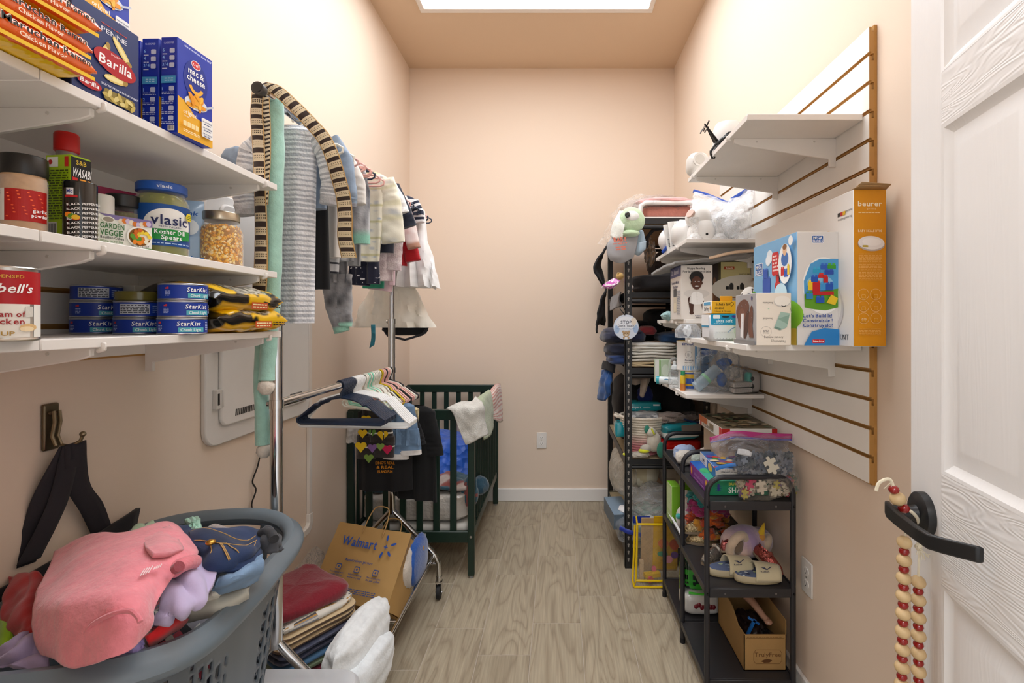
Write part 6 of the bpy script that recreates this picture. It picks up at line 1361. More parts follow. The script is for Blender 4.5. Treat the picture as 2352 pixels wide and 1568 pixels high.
def clearbag(name,label,c,r,colr='#cfd8e0',mat=BAG,amp=.22,seed=0,rz=0,cat='bag',e=.8):
    t=thing(name,label,cat,(c[0],c[1],c[2]-r[2])); m=MB(colr); m.blob(c,r,e=e,amp=amp,fr=2.6,seed=seed,rz=rz,nu=40,nv=24); put(m,'film',mat,t); return t
t=clearbag('bottle_bag','clear bag holding a green ringed baby bottle, lying in front of the formula cans',(.640,2.06,z+.085),(.075,.05,.085),seed=2)
m=MB('#8fc9a0'); a=Vector((.61,2.07,z+.05)); d_=Vector((.09,.01,.075)).normalized(); m.tube([a,a+d_*.012],.026,20); put(m,'green_ring',PLAST,t)
m=MB('#b9cede'); m.tube([a-d_*.05,a],.024,18); m.tube([a+d_*.012,a+d_*.07],.023,18); m.tube([a+d_*.085,a+d_*.10],.024,18,'#2f6fc0'); put(m,'bottle',CLEARP,t)
clearbag('bottle_bag','clear bag of blue bottle parts leaning up to the shelf above, by the slats',(.70,2.10,z+.12),(.06,.06,.10),'#b8c3cd',seed=5,rz=.3)
t=thing('pump_tubing','blue plastic parts in the bags on the lowest right shelf','pump part',(.70,2.1,z)); m=MB('#2f5fae'); m.blob((.70,2.09,z+.12),(.03,.02,.018)); m.blob((.65,2.16,z+.16),(.04,.03,.02)); m.blob((.68,2.07,z+.05),(.02,.02,.03)); put(m,'blue_part',PLAST,t)
clearbag('bottle_bag','dim clear bag in front of the grey brush on the lowest right shelf',(.735,2.04,z+.055),(.055,.045,.055),'#aab4be',seed=8)
t=thing('folded_leaflet','folded instruction leaflet in the clear bag on the lowest right shelf','leaflet',(.73,2.0,z))
for k in range(2):
    m=MB('#b5b1ae'); m.cb((.735,2.005,z+.017+.022*k),(.075,.05,.018),rz=.0,ry=-.05); q=put(m,'leaflet_fold',CARD,t,bv=.003); p=PR(Pl((.70,1.9795,z+.010+.022*k),(1,0,0),(0,0,1))); p.lines(.004,.001,.068,.014,4,'#8b8784',k); p.put('leaflet_print',q)
t=thing('brush_set','grey oval brush case with dark holes at the near right end of the lowest shelf','case',(.795,2.06,z)); m=MB('#a39e99'); m.blob((.797,2.06,z+.046),(.022,.055,.044),e=.5,nu=30,nv=16); put(m,'case_body',PLAST,t)
m=MB('#3b3937')
for q in (.03,.06): m.blob((.783,2.008,z+q),(.007,.006,.009),nu=12,nv=8)
put(m,'case_holes',PLAST,t)
m=MB('#58b3a6'); m.blob((.775,2.03,z+.05),(.012,.02,.035),e=.5); put(m,'teal_part',PLAST,t)
t=thing('blue_pouch','blue folded pouch behind the tall formula can','pouch',(.63,2.25,z)); m=MB('#3a78b0'); m.blob((.66,2.27,z+.15),(.05,.03,.05),amp=.15,seed=4); m.blob((.66,2.28,z+.05),(.05,.03,.055),amp=.1,seed=5); put(m,'pouch_body',CLOTH,t)
# ================================================================== black bolt-together shelving in the back right corner
bx0,bx1,by0,by1=.357,.805,2.637,3.55; BK='#1a1a1c'
bs_=thing('storage_rack','tall black metal storage rack with keyhole posts in the back right corner','storage rack',((bx0+bx1)/2,(by0+by1)/2,0))
PW=.036
for i,x in enumerate((bx0,bx1)):
    for j,y in enumerate((by0,by1)):
        sx=1 if i==0 else -1; sy=1 if j==0 else -1
        m=MB(BK); xa,xb=sorted((x,x+sx*PW)); ya,yb=sorted((y,y+sy*.003)); m.box((xa,ya,0),(xb,yb,1.855)); xa,xb=sorted((x,x+sx*.003)); ya,yb=sorted((y,y+sy*PW)); m.box((xa,ya,0),(xb,yb,1.855))
        po=put(m,'post',BLKM,bs_)
        if i==0 or j==0:
            m=MB('#9a948c'); xc=x+sx*PW*.5; k=0
            yy=y-.0006 if j==0 else y+sy*.0030-.0036
            zz=.05
            while zz<1.84:
                if sy>0:
                    m.prism([(xc+.0055*math.cos(a),yy,zz+.0055*math.sin(a)) for a in [2*PI*q/10 for q in range(10)]],(0,-.0003,0)); m.box((xc-.0028,yy-.0004,zz-.014),(xc+.0028,yy-.0001,zz-.002))
                zz+=.0381
            if m.f: q=put(m,'keyholes',PAINT,po); q['kind']='stuff'
        if j==1 and i==0:
            m=MB('#8d867e'); zz=.05; xc=x+.0006
            while zz<1.84:
                m.box((x-.0006,y-.022,zz-.012),(x-.0002,y-.012,zz+.006)); zz+=.0381
            q=put(m,'keyholes',PAINT,po); q['kind']='stuff'
SZ=(1.845,1.455,1.055,.575,.105)
for z in SZ:
    m=MB(BK)
    for y in (by0+.004,by1-.034): m.box((bx0+.004,y,z-.030),(bx1-.004,y+.004,z)); m.box((bx0+.004,y,z-.060),(bx1-.004,y+.022,z-.030)) if False else m.tube([(bx0+.006,y+.008,z-.045),(bx1-.006,y+.008,z-.045)],.011,8)
    for x in (bx0+.004,bx1-.008): m.box((x,by0+.004,z-.045),(x+.004,by1-.004,z))
    put(m,'shelf_beam',BLKM,bs_)
    m=MB('#9b7f60' if z>1 else '#a89878'); m.box((bx0+.008,by0+.008,z-.012),(bx1-.008,by1-.008,z-.002)); put(m,'shelf_panel',PAPER if False else MDF,bs_)
def lump(name,label,c,r,colr,cat,mat=CLOTH,group=None,e=.8,amp=.14,fr=2.5,seed=0,rz=0,flatb=None,part='cloth_fold',nu=36,nv=22):
    m=MB(); m.blob(c,r,colr,e=e,amp=amp,fr=fr,seed=seed,rz=rz,flatb=flatb,nu=nu,nv=nv); o=put(m,name,mat); return props(o,label,cat,group)
# top of the rack
z=1.845
t=thing('bedding_bag','clear bag of grey and brown bedding on top of the black rack','bag',(.58,2.95,z))
m=MB(); m.blob((.60,2.98,z+.11),(.17,.22,.07),lambda p:'#a08a7a' if N(p,14,2)>0 else '#857468',amp=.12,fr=3,seed=2); put(m,'brown_blanket',TERRY,t)
m=MB('#cbb9b2'); m.blob((.56,2.90,z+.08),(.20,.24,.085),amp=.16,fr=3,seed=7,nu=44,nv=26); put(m,'film',BAG,t)
t=thing('film_bag','crumpled clear film hanging off the left side of the top of the black rack','bag',(.37,2.8,1.7)); m=MB('#d8d2cc'); m.patch([[(1448,452,2.75),(1470,448,2.72),(1500,452,2.7)],[(1412,480,2.72),(1430,490,2.64),(1452,490,2.6)],[(1395,520,2.72),(1405,530,2.66),(1425,535,2.63)],[(1376,560,2.75),(1388,566,2.70),(1402,560,2.66)]],24,24,wr=.016,fr=22,seed=4); put(m,'film',BAG,t)
lump('pink_blanket','pink fleece blanket folded over a white basket on top of the black rack',(.585,2.72,z+.10),(.155,.075,.022),'#dfa7a4','blanket',FLEECE,seed=4,amp=.1)
t=thing('plastic_basket','white plastic basket holding a pink cloth on top of the black rack','basket',(.60,2.74,z)); m=MB('#e6e2df')
q0=[(.46,2.665,z+.001),(.74,2.665,z+.001)]
m.tube([(.435,2.66,z+.0),(.445,2.66,z+.07),(.47,2.66,z+.085),(.73,2.66,z+.085),(.75,2.66,z+.07),(.755,2.66,z+.0)],.013,10); m.box((.44,2.665,z+.002),(.75,2.672,z+.012)); m.box((.44,2.85,z+.002),(.75,2.857,z+.09)); put(m,'basket_frame',PLAST,t)
m=MB('#c07a6c'); m.blob((.60,2.72,z+.04),(.14,.045,.036),e=.5,amp=.06); put(m,'pink_cloth',FLEECE,t)
# hats and bibs hung on the front post
t=thing('frog_hat','mint green baby hat with an eye and white lining hung on the black post','hat',at(1440,540,2.58))
m=MB('#bcd2ae'); m.blob(at(1450,506,2.55),(.072,.040,.068),amp=.07,fr=2,seed=3); m.blob(at(1446,536,2.54),(.052,.030,.018),amp=.05,seed=5); put(m,'hat_crown',FLEECE,t)
m=MB('#e3e4da'); m.patch([[(1424,484,2.55),(1432,486,2.535),(1440,492,2.53)],[(1408,515,2.56),(1420,518,2.53),(1434,524,2.52)],[(1402,542,2.57),(1412,548,2.54),(1430,548,2.53)]],14,14,wr=.003); put(m,'hat_lining',FLEECE,t,solid=.008)
m=MB('#e8e8e2'); m.blob(at(1452,496,2.515),(.034,.012,.026)); put(m,'eye_patch',FLEECE,t)
m=MB('#1d2320'); m.blob(at(1441,493,2.503),(.013,.006,.016)); put(m,'eye_pupil',GLOSS,t)
t=thing('grey_bib','grey melange baby bib with red lettering hung on the black post','bib',at(1430,600,2.57)); m=MB('#a3a2a4')
m.patch([[(1408,540,2.56),(1435,536,2.55),(1465,532,2.57)],[(1396,560,2.555),(1430,558,2.535),(1464,552,2.56)],[(1394,582,2.56),(1426,586,2.535),(1460,575,2.56)],[(1402,598,2.565),(1428,604,2.55),(1454,592,2.565)]],24,24,wr=.002); put(m,'bib_front',CLOTH,t,solid=.006)
p=PR(Pl(at(1404,571,2.522),(1,0,.10),(-.08,0,1))); s_=2.53/F; p.text('BABY',22*s_,14*s_,11*s_,'#d9745c',30*s_); p.lines(4*s_,8*s_,38*s_,12*s_,1,'#d9745c',2); p.lines(10*s_,-6*s_,34*s_,4*s_,2,'#d9745c',5); p.put('bib_lettering',t)
t=thing('blue_bib','pale blue silicone bib with catching pocket hung on the black post','bib',at(1470,580,2.6)); m=MB('#9fb6c8'); m.patch([[(1468,530,2.60),(1474,528,2.60),(1478,532,2.60)],[(1464,556,2.60),(1474,556,2.585),(1483,556,2.60)],[(1458,584,2.60),(1470,584,2.575),(1482,570,2.60)]],14,14); put(m,'bib_front',PLAST,t,solid=.003)
m=MB('#a9bfd0'); m.patch([[(1460,554,2.575),(1472,556,2.55),(1484,553,2.575)],[(1459,572,2.575),(1471,576,2.55),(1483,570,2.575)],[(1458,584,2.59),(1468,586,2.575),(1480,574,2.59)]],12,12); put(m,'bib_pocket',PLAST,t,solid=.003)
# handbag on second shelf, black clothes on the back left post
z=1.455
t=thing('black_handbag','black soft bag lying on the second shelf of the black rack','bag',(.60,2.85,z)); m=MB('#1d1b1d'); m.blob((.60,2.86,z+.055),(.20,.19,.056),e=.6,amp=.10,fr=2.4,seed=3); put(m,'bag_body',DARKC,t)
t=thing('brown_handbag','dark brown strapped handbag hanging under the top shelf of the black rack','bag',(.58,2.9,1.55)); m=MB('#2a1f1a'); m.blob((.62,2.95,1.62),(.09,.09,.09),amp=.12,seed=5); put(m,'bag_body',DARKC,t)
m=MB('#191515'); m.tube([at(1487,575,2.72),at(1486,545,2.7),at(1500,528,2.7),at(1530,522,2.7),at(1550,530,2.72)],.010,8,flat=.3); put(m,'strap',DARKC,t)
m=MB('#5a4632'); m.blob(at(1492,580,2.74),(.03,.04,.075),lambda p:'#6b5138' if N(p,60,1)>0 else '#4a3826',amp=.3,fr=5,seed=2); put(m,'fur_trim',FLEECE,t)
for nm,lab,G,cc in (('black_leggings','black garment draped over the back left post of the black rack, upper one',[[(1402,555,3.42),(1397,560,3.48),(1390,575,3.52)],[(1388,575,3.40),(1382,590,3.46),(1378,600,3.52)],[(1364,612,3.36),(1374,622,3.44),(1385,630,3.5)],[(1376,640,3.38),(1381,650,3.44),(1387,662,3.5)]],'#222022'),
                    ('black_leggings','black garment draped over the back left post of the black rack, lower one',[[(1394,660,3.40),(1391,668,3.44),(1389,672,3.5)],[(1380,690,3.38),(1384,696,3.44),(1388,700,3.5)],[(1374,725,3.38),(1382,728,3.44),(1389,730,3.5)],[(1369,765,3.40),(1372,745,3.44),(1388,748,3.5)]],'#2b2929')):
    m=MB(cc); m.patch(G,18,24,wr=.008,fr=20); o=put(m,nm,DARKC,solid=.012); props(o,lab,'trousers','black clothes on the rack post')
t=thing('pink_toy','magenta and white toy packet on the second shelf beside the black post','toy',(.39,2.75,z)); m=MB(); m.patch([[(1400,645,2.76),(1412,640,2.74),(1425,645,2.72)],[(1385,655,2.76),(1402,655,2.72),(1418,652,2.70)],[(1381,662,2.78),(1398,662,2.74),(1412,660,2.72)]],16,16,lambda u,v:'#c55fb5' if N((u*6,v*5,1),1)>-.05 else '#e9dfe6',wr=.006,fr=30); put(m,'packet',GLOSS,t,solid=.006)
m=MB('#d9b26a'); m.blob(at(1424,634,2.78),(.022,.02,.02)); m.blob(at(1420,628,2.77),(.007,.007,.007)); put(m,'toy_head',FLEECE,t)
lump('white_pouch','small pale pouch on the second rack shelf behind the black post',(.41,2.80,z+.03),(.035,.04,.03),'#d5c9c0','pouch',seed=3)
m=MB('#5b5553'); m.patch([[Vector((.345,2.72,1.462)),Vector((.36,2.95,1.465)),Vector((.36,3.3,1.46))],[Vector((.335,2.72,1.42)),Vector((.345,2.95,1.415)),Vector((.35,3.3,1.41))],[Vector((.345,2.72,1.385)),Vector((.34,2.95,1.375)),Vector((.35,3.3,1.37))]],14,14,wr=.006); o=put(m,'grey_cloth',CLOTH,solid=.006); props(o,'dark grey cloth hanging over the left edge of the second rack shelf','cloth')
# stop sign tag
t=thing('stop_tag','round white and blue hanging tag reading STOP on the black post','tag',at(1438,780,2.60)); c_=at(1438,751,2.605); R_=.0655
m=MB('#cfd8e8'); m.prism([(c_.x+R_*math.cos(2*PI*k/40),c_.y+.003,c_.z+R_*math.sin(2*PI*k/40)) for k in range(40)],(0,-.003,0)); put(m,'tag_disc',PLAST,t)
p=PR(Pl(c_,(1,0,0),(0,0,1))); p.ell(0,0,.0635,.0635,'#dbe2ee',30); p.ell(-.048,-.012,.014,.022,'#a9c1e0',12); p.ell(.05,-.01,.013,.022,'#a9c1e0',12); p.ell(0,.02,.05,.035,'#eceff5',24); p.ell(.04,.03,.015,.02,'#e9dccc',12); p.text('STOP',0,.018,.0155,'#1d2a44',.056); p.text("Don't Touch",0,.002,.0105,'#2a3450',.084); p.text("I'm too little for big germs",0,-.011,.0062,'#7d8fb5',.096)
p.ell(0,-.036,.017,.015,'#b99a72'); p.ell(-.015,-.024,.006,.006,'#b99a72'); p.ell(.015,-.024,.006,.006,'#b99a72'); p.ell(0,-.041,.008,.006,'#e3d2b8'); p.ell(0,-.038,.0025,.002,'#2b211b'); p.ell(-.006,-.033,.0018,.0018,'#2b211b'); p.ell(.006,-.033,.0018,.0018,'#2b211b'); p.ell(0,-.057,.015,.007,'#eceff5'); p.ell(-.012,-.055,.005,.006,'#b99a72'); p.ell(.012,-.055,.005,.006,'#b99a72'); p.put('tag_print',t)
m=MB('#1c1c1e'); m.tube([c_+Vector((-.005,0,R_-.004)),c_+Vector((-.030,.012,R_+.03)),c_+Vector((-.018,.02,R_+.05)),c_+Vector((.0,.02,R_+.02))],.003,6); put(m,'hanging_loop',PLAST,t)
# third shelf: navy clothes, white cloths
z=1.055
for k,(c,r,cc,lab) in enumerate((((.50,3.05,z+.19),(.15,.16,.06),'#0c0d14','black clothes heaped behind the white cloths on the third rack shelf'),((.375,2.88,z+.165),(.125,.17,.045),'#151c38','navy folded trousers, upper pile at the left of the third rack shelf'),((.385,2.86,z+.090),(.115,.15,.04),'#11182f','navy folded trousers, lower pile at the left of the third rack shelf'),((.38,2.84,z+.038),(.10,.13,.032),'#1f3768','blue folded trousers at the bottom left of the third rack shelf'),((.66,2.85,z+.155),(.10,.14,.030),'#123a63','dark teal-blue folded garment behind the white cloths on the third rack shelf'),((.64,3.0,z+.26),(.12,.14,.06),'#0a0a0d','black garment heaped highest on the third rack shelf'),((.50,2.80,z+.195),(.05,.06,.025),'#7a1f26','dark red garment tucked behind the stop tag'))):
    lump('folded_trousers' if k in (1,2,3) else 'dark_garment',lab,c,r,cc,'clothes',DARKC if k in(0,5) else CLOTH,'dark clothes on the black rack',seed=k,e=.6,amp=.10)
for k,(zz,cc) in enumerate(((.020,'#c5b08a'),(.052,'#d4cfc3'),(.084,'#dedad0'),(.115,'#e0dcd3'))):
    folded('folded_cloth','%s folded muslin cloth in the stack on the third rack shelf, %s'%(('tan','off-white','white','white')[k],('lowest','second from bottom','third from bottom','topmost')[k]),(.505,2.735,z+zz-.018),(.27-.01*(k%2),.18,.033),cc,0,0,0,2,CLOTH,k,'folded cloths on the black rack')
lump('green_cloth','small green patterned cloth at the right end of the white cloths',(.655,2.73,z+.06),(.025,.05,.05),lambda p:'#5f7a62' if N(p,70,1)>0 else '#a9b9a6','cloth',seed=3)
t=thing('blue_trousers','bright navy blue trouser leg hanging from the third rack shelf on the left','trousers',(.34,2.9,.8)); m=MB('#1c4a86'); m.patch([[(1385,850,2.95),(1395,845,2.85),(1403,850,2.8)],[(1377,875,2.95),(1390,878,2.82),(1403,880,2.78)],[(1373,915,2.95),(1388,920,2.83),(1402,905,2.8)]],16,20,wr=.012,fr=22,fo=(.006,12,.3)); put(m,'trouser_leg',CLOTH,t,solid=.012)
m=MB('#131218'); m.patch([[(1388,828,2.9),(1400,830,2.8),(1412,838,2.76)],[(1385,848,2.9),(1398,850,2.8),(1410,856,2.76)]],10,8,wr=.004); put(m,'waistband',DARKC,t,solid=.02)
# under third shelf: hanging black garments and backpack
t=thing('black_backpack','large black backpack with blue zip standing on the fourth rack shelf','backpack',(.60,3.1,.575)); m=MB('#0b0a0e'); m.blob((.55,3.10,.575+.21),(.20,.20,.21),e=.6,amp=.08,fr=2,seed=4,nu=44,nv=28); m.blob((.70,2.95,.575+.20),(.09,.17,.16),e=.7,amp=.1,fr=2,seed=6); put(m,'backpack_body',DARKC,t)
m=MB('#1f2f8c'); m.tube([(.40,2.90,.80),(.405,2.905,.94),(.44,2.90,.98),(.52,2.895,.985)],.006,6); m.blob((.51,2.92,.86),(.05,.03,.07),'#1b2668',amp=.1); put(m,'zip_piping',CLOTH,t)
t=thing('taupe_bag','taupe cloth bag hanging under the third rack shelf','bag',(.52,2.75,.85)); m=MB('#8a7a6c'); m.patch([[(1443,862,2.70),(1458,866,2.68),(1472,864,2.70)],[(1445,880,2.69),(1460,884,2.67),(1470,880,2.70)]],12,10,wr=.004); m.patch([[(1474,864,2.70),(1485,864,2.68),(1495,864,2.70)],[(1472,885,2.69),(1482,888,2.67),(1489,880,2.70)],[(1470,908,2.69),(1476,912,2.68),(1480,900,2.70)]],12,14,wr=.004); put(m,'cloth_panel',CLOTH,t,solid=.01)
# fourth shelf
z=.575
t=thing('rope_basket','oval rope basket fading from cream to pink on the fourth rack shelf','basket',(.455,2.80,z))
bc=(.478,2.79)
for k in range(15):
    f_=k/14; rx_,ry_=.082+.045*f_,.085+.03*f_; zz=z+.008+.0138*k
    m=MB(mixc('#cf7f86','#e3d6c4',max(0,min(1,(k-3)/5))))
    m.tube([(bc[0]+rx_*math.cos(2*PI*q/36),bc[1]+ry_*math.sin(2*PI*q/36),zz) for q in range(36)],.0078,7,loop=True); put(m,'rope_coil',TERRY,t)
m=MB('#e3d6c4')
for s in (-1,1): m.tube([(bc[0]+s*.120,2.76,z+.195),(bc[0]+s*.150,2.745,z+.205),(bc[0]+s*.158,2.79,z+.203),(bc[0]+s*.150,2.83,z+.205),(bc[0]+s*.120,2.82,z+.195)],.0075,8)
put(m,'rope_handle',TERRY,t)
lump('grey_socks','grey and white small garments inside the rope basket',(.48,2.79,z+.19),(.10,.09,.035),lambda p:'#8d8f92' if N(p,30,2)>0 else '#cfd0d2','clothes',seed=3,amp=.2,fr=3.5)
def pack(name,label,c,size,colr,rz=0,ry=0,cf=None,group=None,cat='pack',seed=0,mat=GLOSS,e=.35):
    t=thing(name,label,cat,c,rz,group,0,ry); m=MB(colr); w_,d_,h_=size
    m.blob((0,0,h_/2),(w_/2,d_/2,h_/2),cf,e=e,amp=.04,fr=3,seed=seed,nu=48,nv=30); put(m,'wrapper',mat,t,local=True); return t
t=pack('wipes_pack','teal baby wipes pack lying on top at the back of the rope basket','teal',(0,0,0),'#000') if False else pack('wipes_pack','teal baby wipes pack behind the rope basket',(.49,2.87,z+.215),(.205,.10,.055),'#1f97a2')
p=PR(Pl((-.10,-.052,0),(1,0,0),(0,0,1))); p.text('Pampers',.05,.022,.013,'#e4f4f4',.06); p.text('sensitive',.115,.024,.008,'#bfe4e4',.04); p.rect(.15,.035,.185,.044,'#dff0f0'); p.put('printed_wrap',t,True)
pack('wipes_pack','teal crumpled packet poking out on the left of the rope basket',(.350,2.80,z+.085),(.06,.09,.085),'#1f8f9c',seed=4)
t=pack('diaper_pack','teal and white diaper pack stacked on the red pack on the fourth rack shelf',(.665,2.72,z+.095),(.20,.15,.085),'#fff',.0,-.06,lambda p:'#1f8d98' if p.z>.066 or p.z<.018 else ('#dfe3e2' if p.z<.05 else '#16808c'))
p=PR(Pl((-.10,-.077,0),(1,0,0),(0,0,1))); p.bars(.02,.030,.06,.055); p.rrect(.095,.038,.198,.083,.006,'#8b8580'); p.put('printed_wrap',t,True)
t=pack('diaper_pack','glossy red diaper pack on the fourth rack shelf under the teal pack',(.655,2.73,z+.001),(.24,.15,.092),'#fff',0,0,lambda p:'#e2d8d6' if .022<p.z<.040 else '#b3130f')
p=PR(Pl((-.10,-.077,0),(1,0,0),(0,0,1))); p.text('Huggies',.10,.055,.011,'#7d0f0c',.05); p.put('printed_wrap',t,True)
lump('grey_diaper','mauve grey crumpled garment on top of the teal diaper pack',(.62,2.74,z+.20),(.075,.06,.028),'#8f8078','clothes',TERRY,seed=8,amp=.2,fr=3)
t=clearbag('zip_bag','clear zip bag with dark contents beside the teal diaper pack',(.735,2.76,z+.195),(.07,.07,.035),'#9a9694',seed=6); m=MB('#232a5c'); m.tube([(.675,2.70,z+.200),(.73,2.69,z+.185),(.79,2.70,z+.18)],.005,6); put(m,'zip_strip',PLAST,t); m=MB('#6b5a50'); m.blob((.74,2.77,z+.19),(.05,.05,.022),amp=.2); put(m,'contents',CLOTH,t)
t=thing('plush_bird','small cream plush toy with green wings leaning on the rope basket','plush toy',(.505,2.68,z)); m=MB('#cfc6b6'); m.blob((.515,2.672,z+.085),(.038,.03,.055),amp=.05); m.blob((.50,2.665,z+.135),(.026,.022,.026)); put(m,'plush_body',FLEECE,t)
m=MB('#2f7f6a'); m.blob((.478,2.665,z+.15),(.016,.012,.022),rz=.3); m.blob((.548,2.65,z+.045),(.022,.012,.042)); put(m,'green_wings',FLEECE,t)
m=MB('#d3d42a'); m.tube([(.498,2.645,z+.16),(.512,2.642,z+.13)],.005,6); m.blob((.375,2.66,z+.02),(.028,.02,.010)); m.blob((.46,2.655,z+.04),(.03,.02,.012)); put(m,'yellow_trim',FLEECE,t)
m=MB('#b9b0a2'); m.blob((.43,2.66,z+.018),(.06,.025,.016),amp=.2); m.blob((.47,2.66,z+.05),(.03,.02,.022),amp=.1); put(m,'plush_legs',FLEECE,t)
# bottom shelf
z=.105
clearbag('diaper_bag','clear plastic bag of white diapers on the bottom rack shelf, left one by the wall',(.40,3.0,z+.30),(.085,.20,.13),'#ddd6c8',mat=MILKY,seed=2,amp=.12)
lump('diaper_stack','stack of white diapers in clear film on the bottom rack shelf, middle one',(.50,2.95,z+.33),(.09,.15,.09),lambda p:'#c9bd9c' if math.sin(p.x*400+p.y*90)>.3 else '#d9d2bd','diapers',MILKY if False else CLOTH,seed=4,amp=.06)
lump('diaper_stack','stack of grey-white diapers in clear film on the bottom rack shelf, right one',(.66,2.92,z+.34),(.08,.14,.085),lambda p:'#a79d92' if math.sin(p.x*420+p.z*60)>.2 else '#c2bab0','diapers',CLOTH,seed=5,amp=.06)
clearbag('film_bag','large crumpled clear bag in front of the diapers on the bottom rack shelf',(.52,2.74,z+.20),(.13,.08,.10),'#d3d4d3',mat=MILKY,seed=9,amp=.25)
t=lump('mint_clothes','pale mint and white garments under the crumpled clear bag',(.55,2.76,z+.14),(.14,.09,.05),lambda p:'#a9c4b8' if N(p,40,4)>.1 else '#cfd3cd','clothes',seed=6,amp=.2,fr=3)
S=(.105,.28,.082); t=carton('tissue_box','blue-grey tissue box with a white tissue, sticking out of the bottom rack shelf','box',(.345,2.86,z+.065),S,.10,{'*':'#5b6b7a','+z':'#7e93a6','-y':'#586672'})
m=MB('#e9e7e8'); m.blob((.022,-.08,.085),(.032,.05,.016),amp=.2,fr=3); put(m,'tissue',CLOTH,t,local=True); p=PR(faces(S)['-y']); p.rrect(.06,.02,.085,.062,.004,'#6a7886'); p.put('printed_front',t,True)
t=carton('support_box','plain dark box under the blue-grey tissue box','box',(.38,2.90,z),(.07,.24,.062),0,{'*':'#4a4f57'}); 
t=clearbag('zip_bag','big clear zip bag with a blue zip on the bottom rack shelf',(.43,2.72,z+.075),(.115,.085,.075),'#c9ced6',mat=BAG,seed=3,amp=.1); m=MB('#16339c'); m.tube([(.33,2.648,z+.105),(.37,2.634,z+.09),(.43,2.63,z+.075),(.52,2.636,z+.07)],.012,6,flat=.3,up=(0,0,1)); m.box((.40,2.645,z+.130),(.49,2.650,z+.165)); put(m,'zip_strip',PLAST,t)
m=MB(); m.blob((.44,2.73,z+.06),(.09,.06,.055),lambda p:'#9aa79a' if N(p,34,4)>0 else '#b8a9a4',amp=.15); put(m,'folded_clothes',CLOTH,t)
# ================================================================== black tube cart (three frames, three shelves)
cx0,cx1=.508,.800; CY_=(1.70,2.03,2.37); TC='#242327'
ct=thing('shoe_cart','black metal tube cart with three open shelves in front of the storage rack','cart',((cx0+cx1)/2,2.03,0))
for y in CY_:
    r=.055; zt=.772; pts=[(cx0,y,0),(cx0,y,.35),(cx0,y,zt-r)]+[(cx0+r-r*math.cos(a),y,zt-r+r*math.sin(a)) for a in (PI/8,PI/4,3*PI/8,PI/2)]+[(cx1-r+r*math.sin(a),y,zt-r+r*math.cos(a)) for a in (0.001,PI/8,PI/4,3*PI/8,PI/2)]+[(cx1,y,.35),(cx1,y,0)]
    m=MB(TC); m.tube(pts,.0095,10); fr=put(m,'tube_frame',BLKM,ct)
    for x in (cx0,cx1):
        m=MB('#151517'); m.tube([(x,y,0),(x,y,.02)],.0108,10); put(m,'foot_cap',RUBBER,fr)
        for z in (.690,.395,.085):
            m=MB('#3a3a3d'); m.tube([(x,y-.012,z-.016),(x,y-.0088,z-.016)],.004,8); put(m,'bolt',STEEL,fr)
for (ya,yb) in ((CY_[0],CY_[1]),(CY_[1],CY_[2])):
    for z in (.690,.395,.085):
        m=MB('#29282b'); m.box((cx0-.004,ya+.003,z-.008),(cx1+.004,yb-.003,z)); m.box((cx0+.008,ya-.006,z-.030),(cx1-.008,ya+.003,z+.001)); m.box((cx0+.008,yb-.003,z-.030),(cx1-.008,yb+.006,z+.001))
        m.box((cx0-.008,ya+.006,z-.020),(cx0-.003,yb-.006,z+.004)); m.box((cx1+.003,ya+.006,z-.020),(cx1+.008,yb-.006,z+.004)); tr=put(m,'shelf_tray',BLKM,ct,bv=.0012,seg=1)
        m=MB('#8b8b8d')
        for x in (cx0+.06,cx1-.06): m.tube([(x,ya-.0072,z-.016),(x,ya-.0058,z-.016)],.0035,8)
        q=put(m,'rivets',STEEL,tr); q['kind']='stuff'
# ---- on the top shelf
z=.691
S=(.215,.245,.052); t=carton('game_box','purple and green insect game box on the near top shelf of the cart','box',(.528+.1075,1.752+.1225,z),S,0,{'*':'#1d7d55','-x':'#7d2f8a','+z':'#3aa58c'})
f=faces(S); p=PR(f['-y']); p.text('BUGS',.092,.036,.009,'#d8d04a',.04); p.text('SHAPES',.112,.010,.019,'#e9ecdf',.082); p.ell(.036,.026,.004,.012,'#33307a'); p.ell(.036,.037,.004,.004,'#33307a')
for k in range(3):
    for s in (-1,1): p.line([(.036,.030-.005*k),(.036+s*.011,.034-.009*k)],.0013,'#33307a')
p.put('printed_end',t,True)
p=PR(f['-x']); p.ell(.222,.034,.009,.012,'#e3b52c'); p.ell(.03,.026,.013,.016,'#d97a3a'); p.text('BEGINNER PUZZLE',.13,.020,.010,'#b98ac6',.12); p.lines(.06,.006,.2,.014,1,'#c9a3d2',3); p.ell(.03,.026,.008,.010,'#e9b04a'); p.put('printed_side',t,True)
p=PR(f['+z']); p.poly([(0,.12),(.215,.12),(.215,.245),(0,.245)],'#2b63b5'); p.ell(.03,.12,.025,.03,'#3fae6b'); p.ell(.06,.17,.02,.02,'#d9cf4a'); p.put('printed_top',t,True)
S=(.16,.235,.036); t=carton('puzzle_box','white and colourful puzzle box lying on the insect game box','box',(.645,1.765+.1175,z+.0535),S,-.05,{'*':'#e6e2df','+z':'#4a78b5'},bv=.001)
f=faces(S); p=PR(f['-y']); p.text('shaped puzzle',.05,.022,.006,'#4a4a50',.06); p.text('LOVELY BUGS',.05,.010,.006,'#2a2a30',.06); p.put('printed_end',t,True)
p=PR(f['-x']); p.rect(.11,0,.235,.036,'#3b67b5'); p.text('100',.06,.012,.012,'#3a3a40',.03); p.ell(.16,.018,.03,.014,'#e3b53a'); p.lines(.02,.006,.10,.010,1,'#77777a',3); p.put('printed_side',t,True)
p=PR(f['+z'])
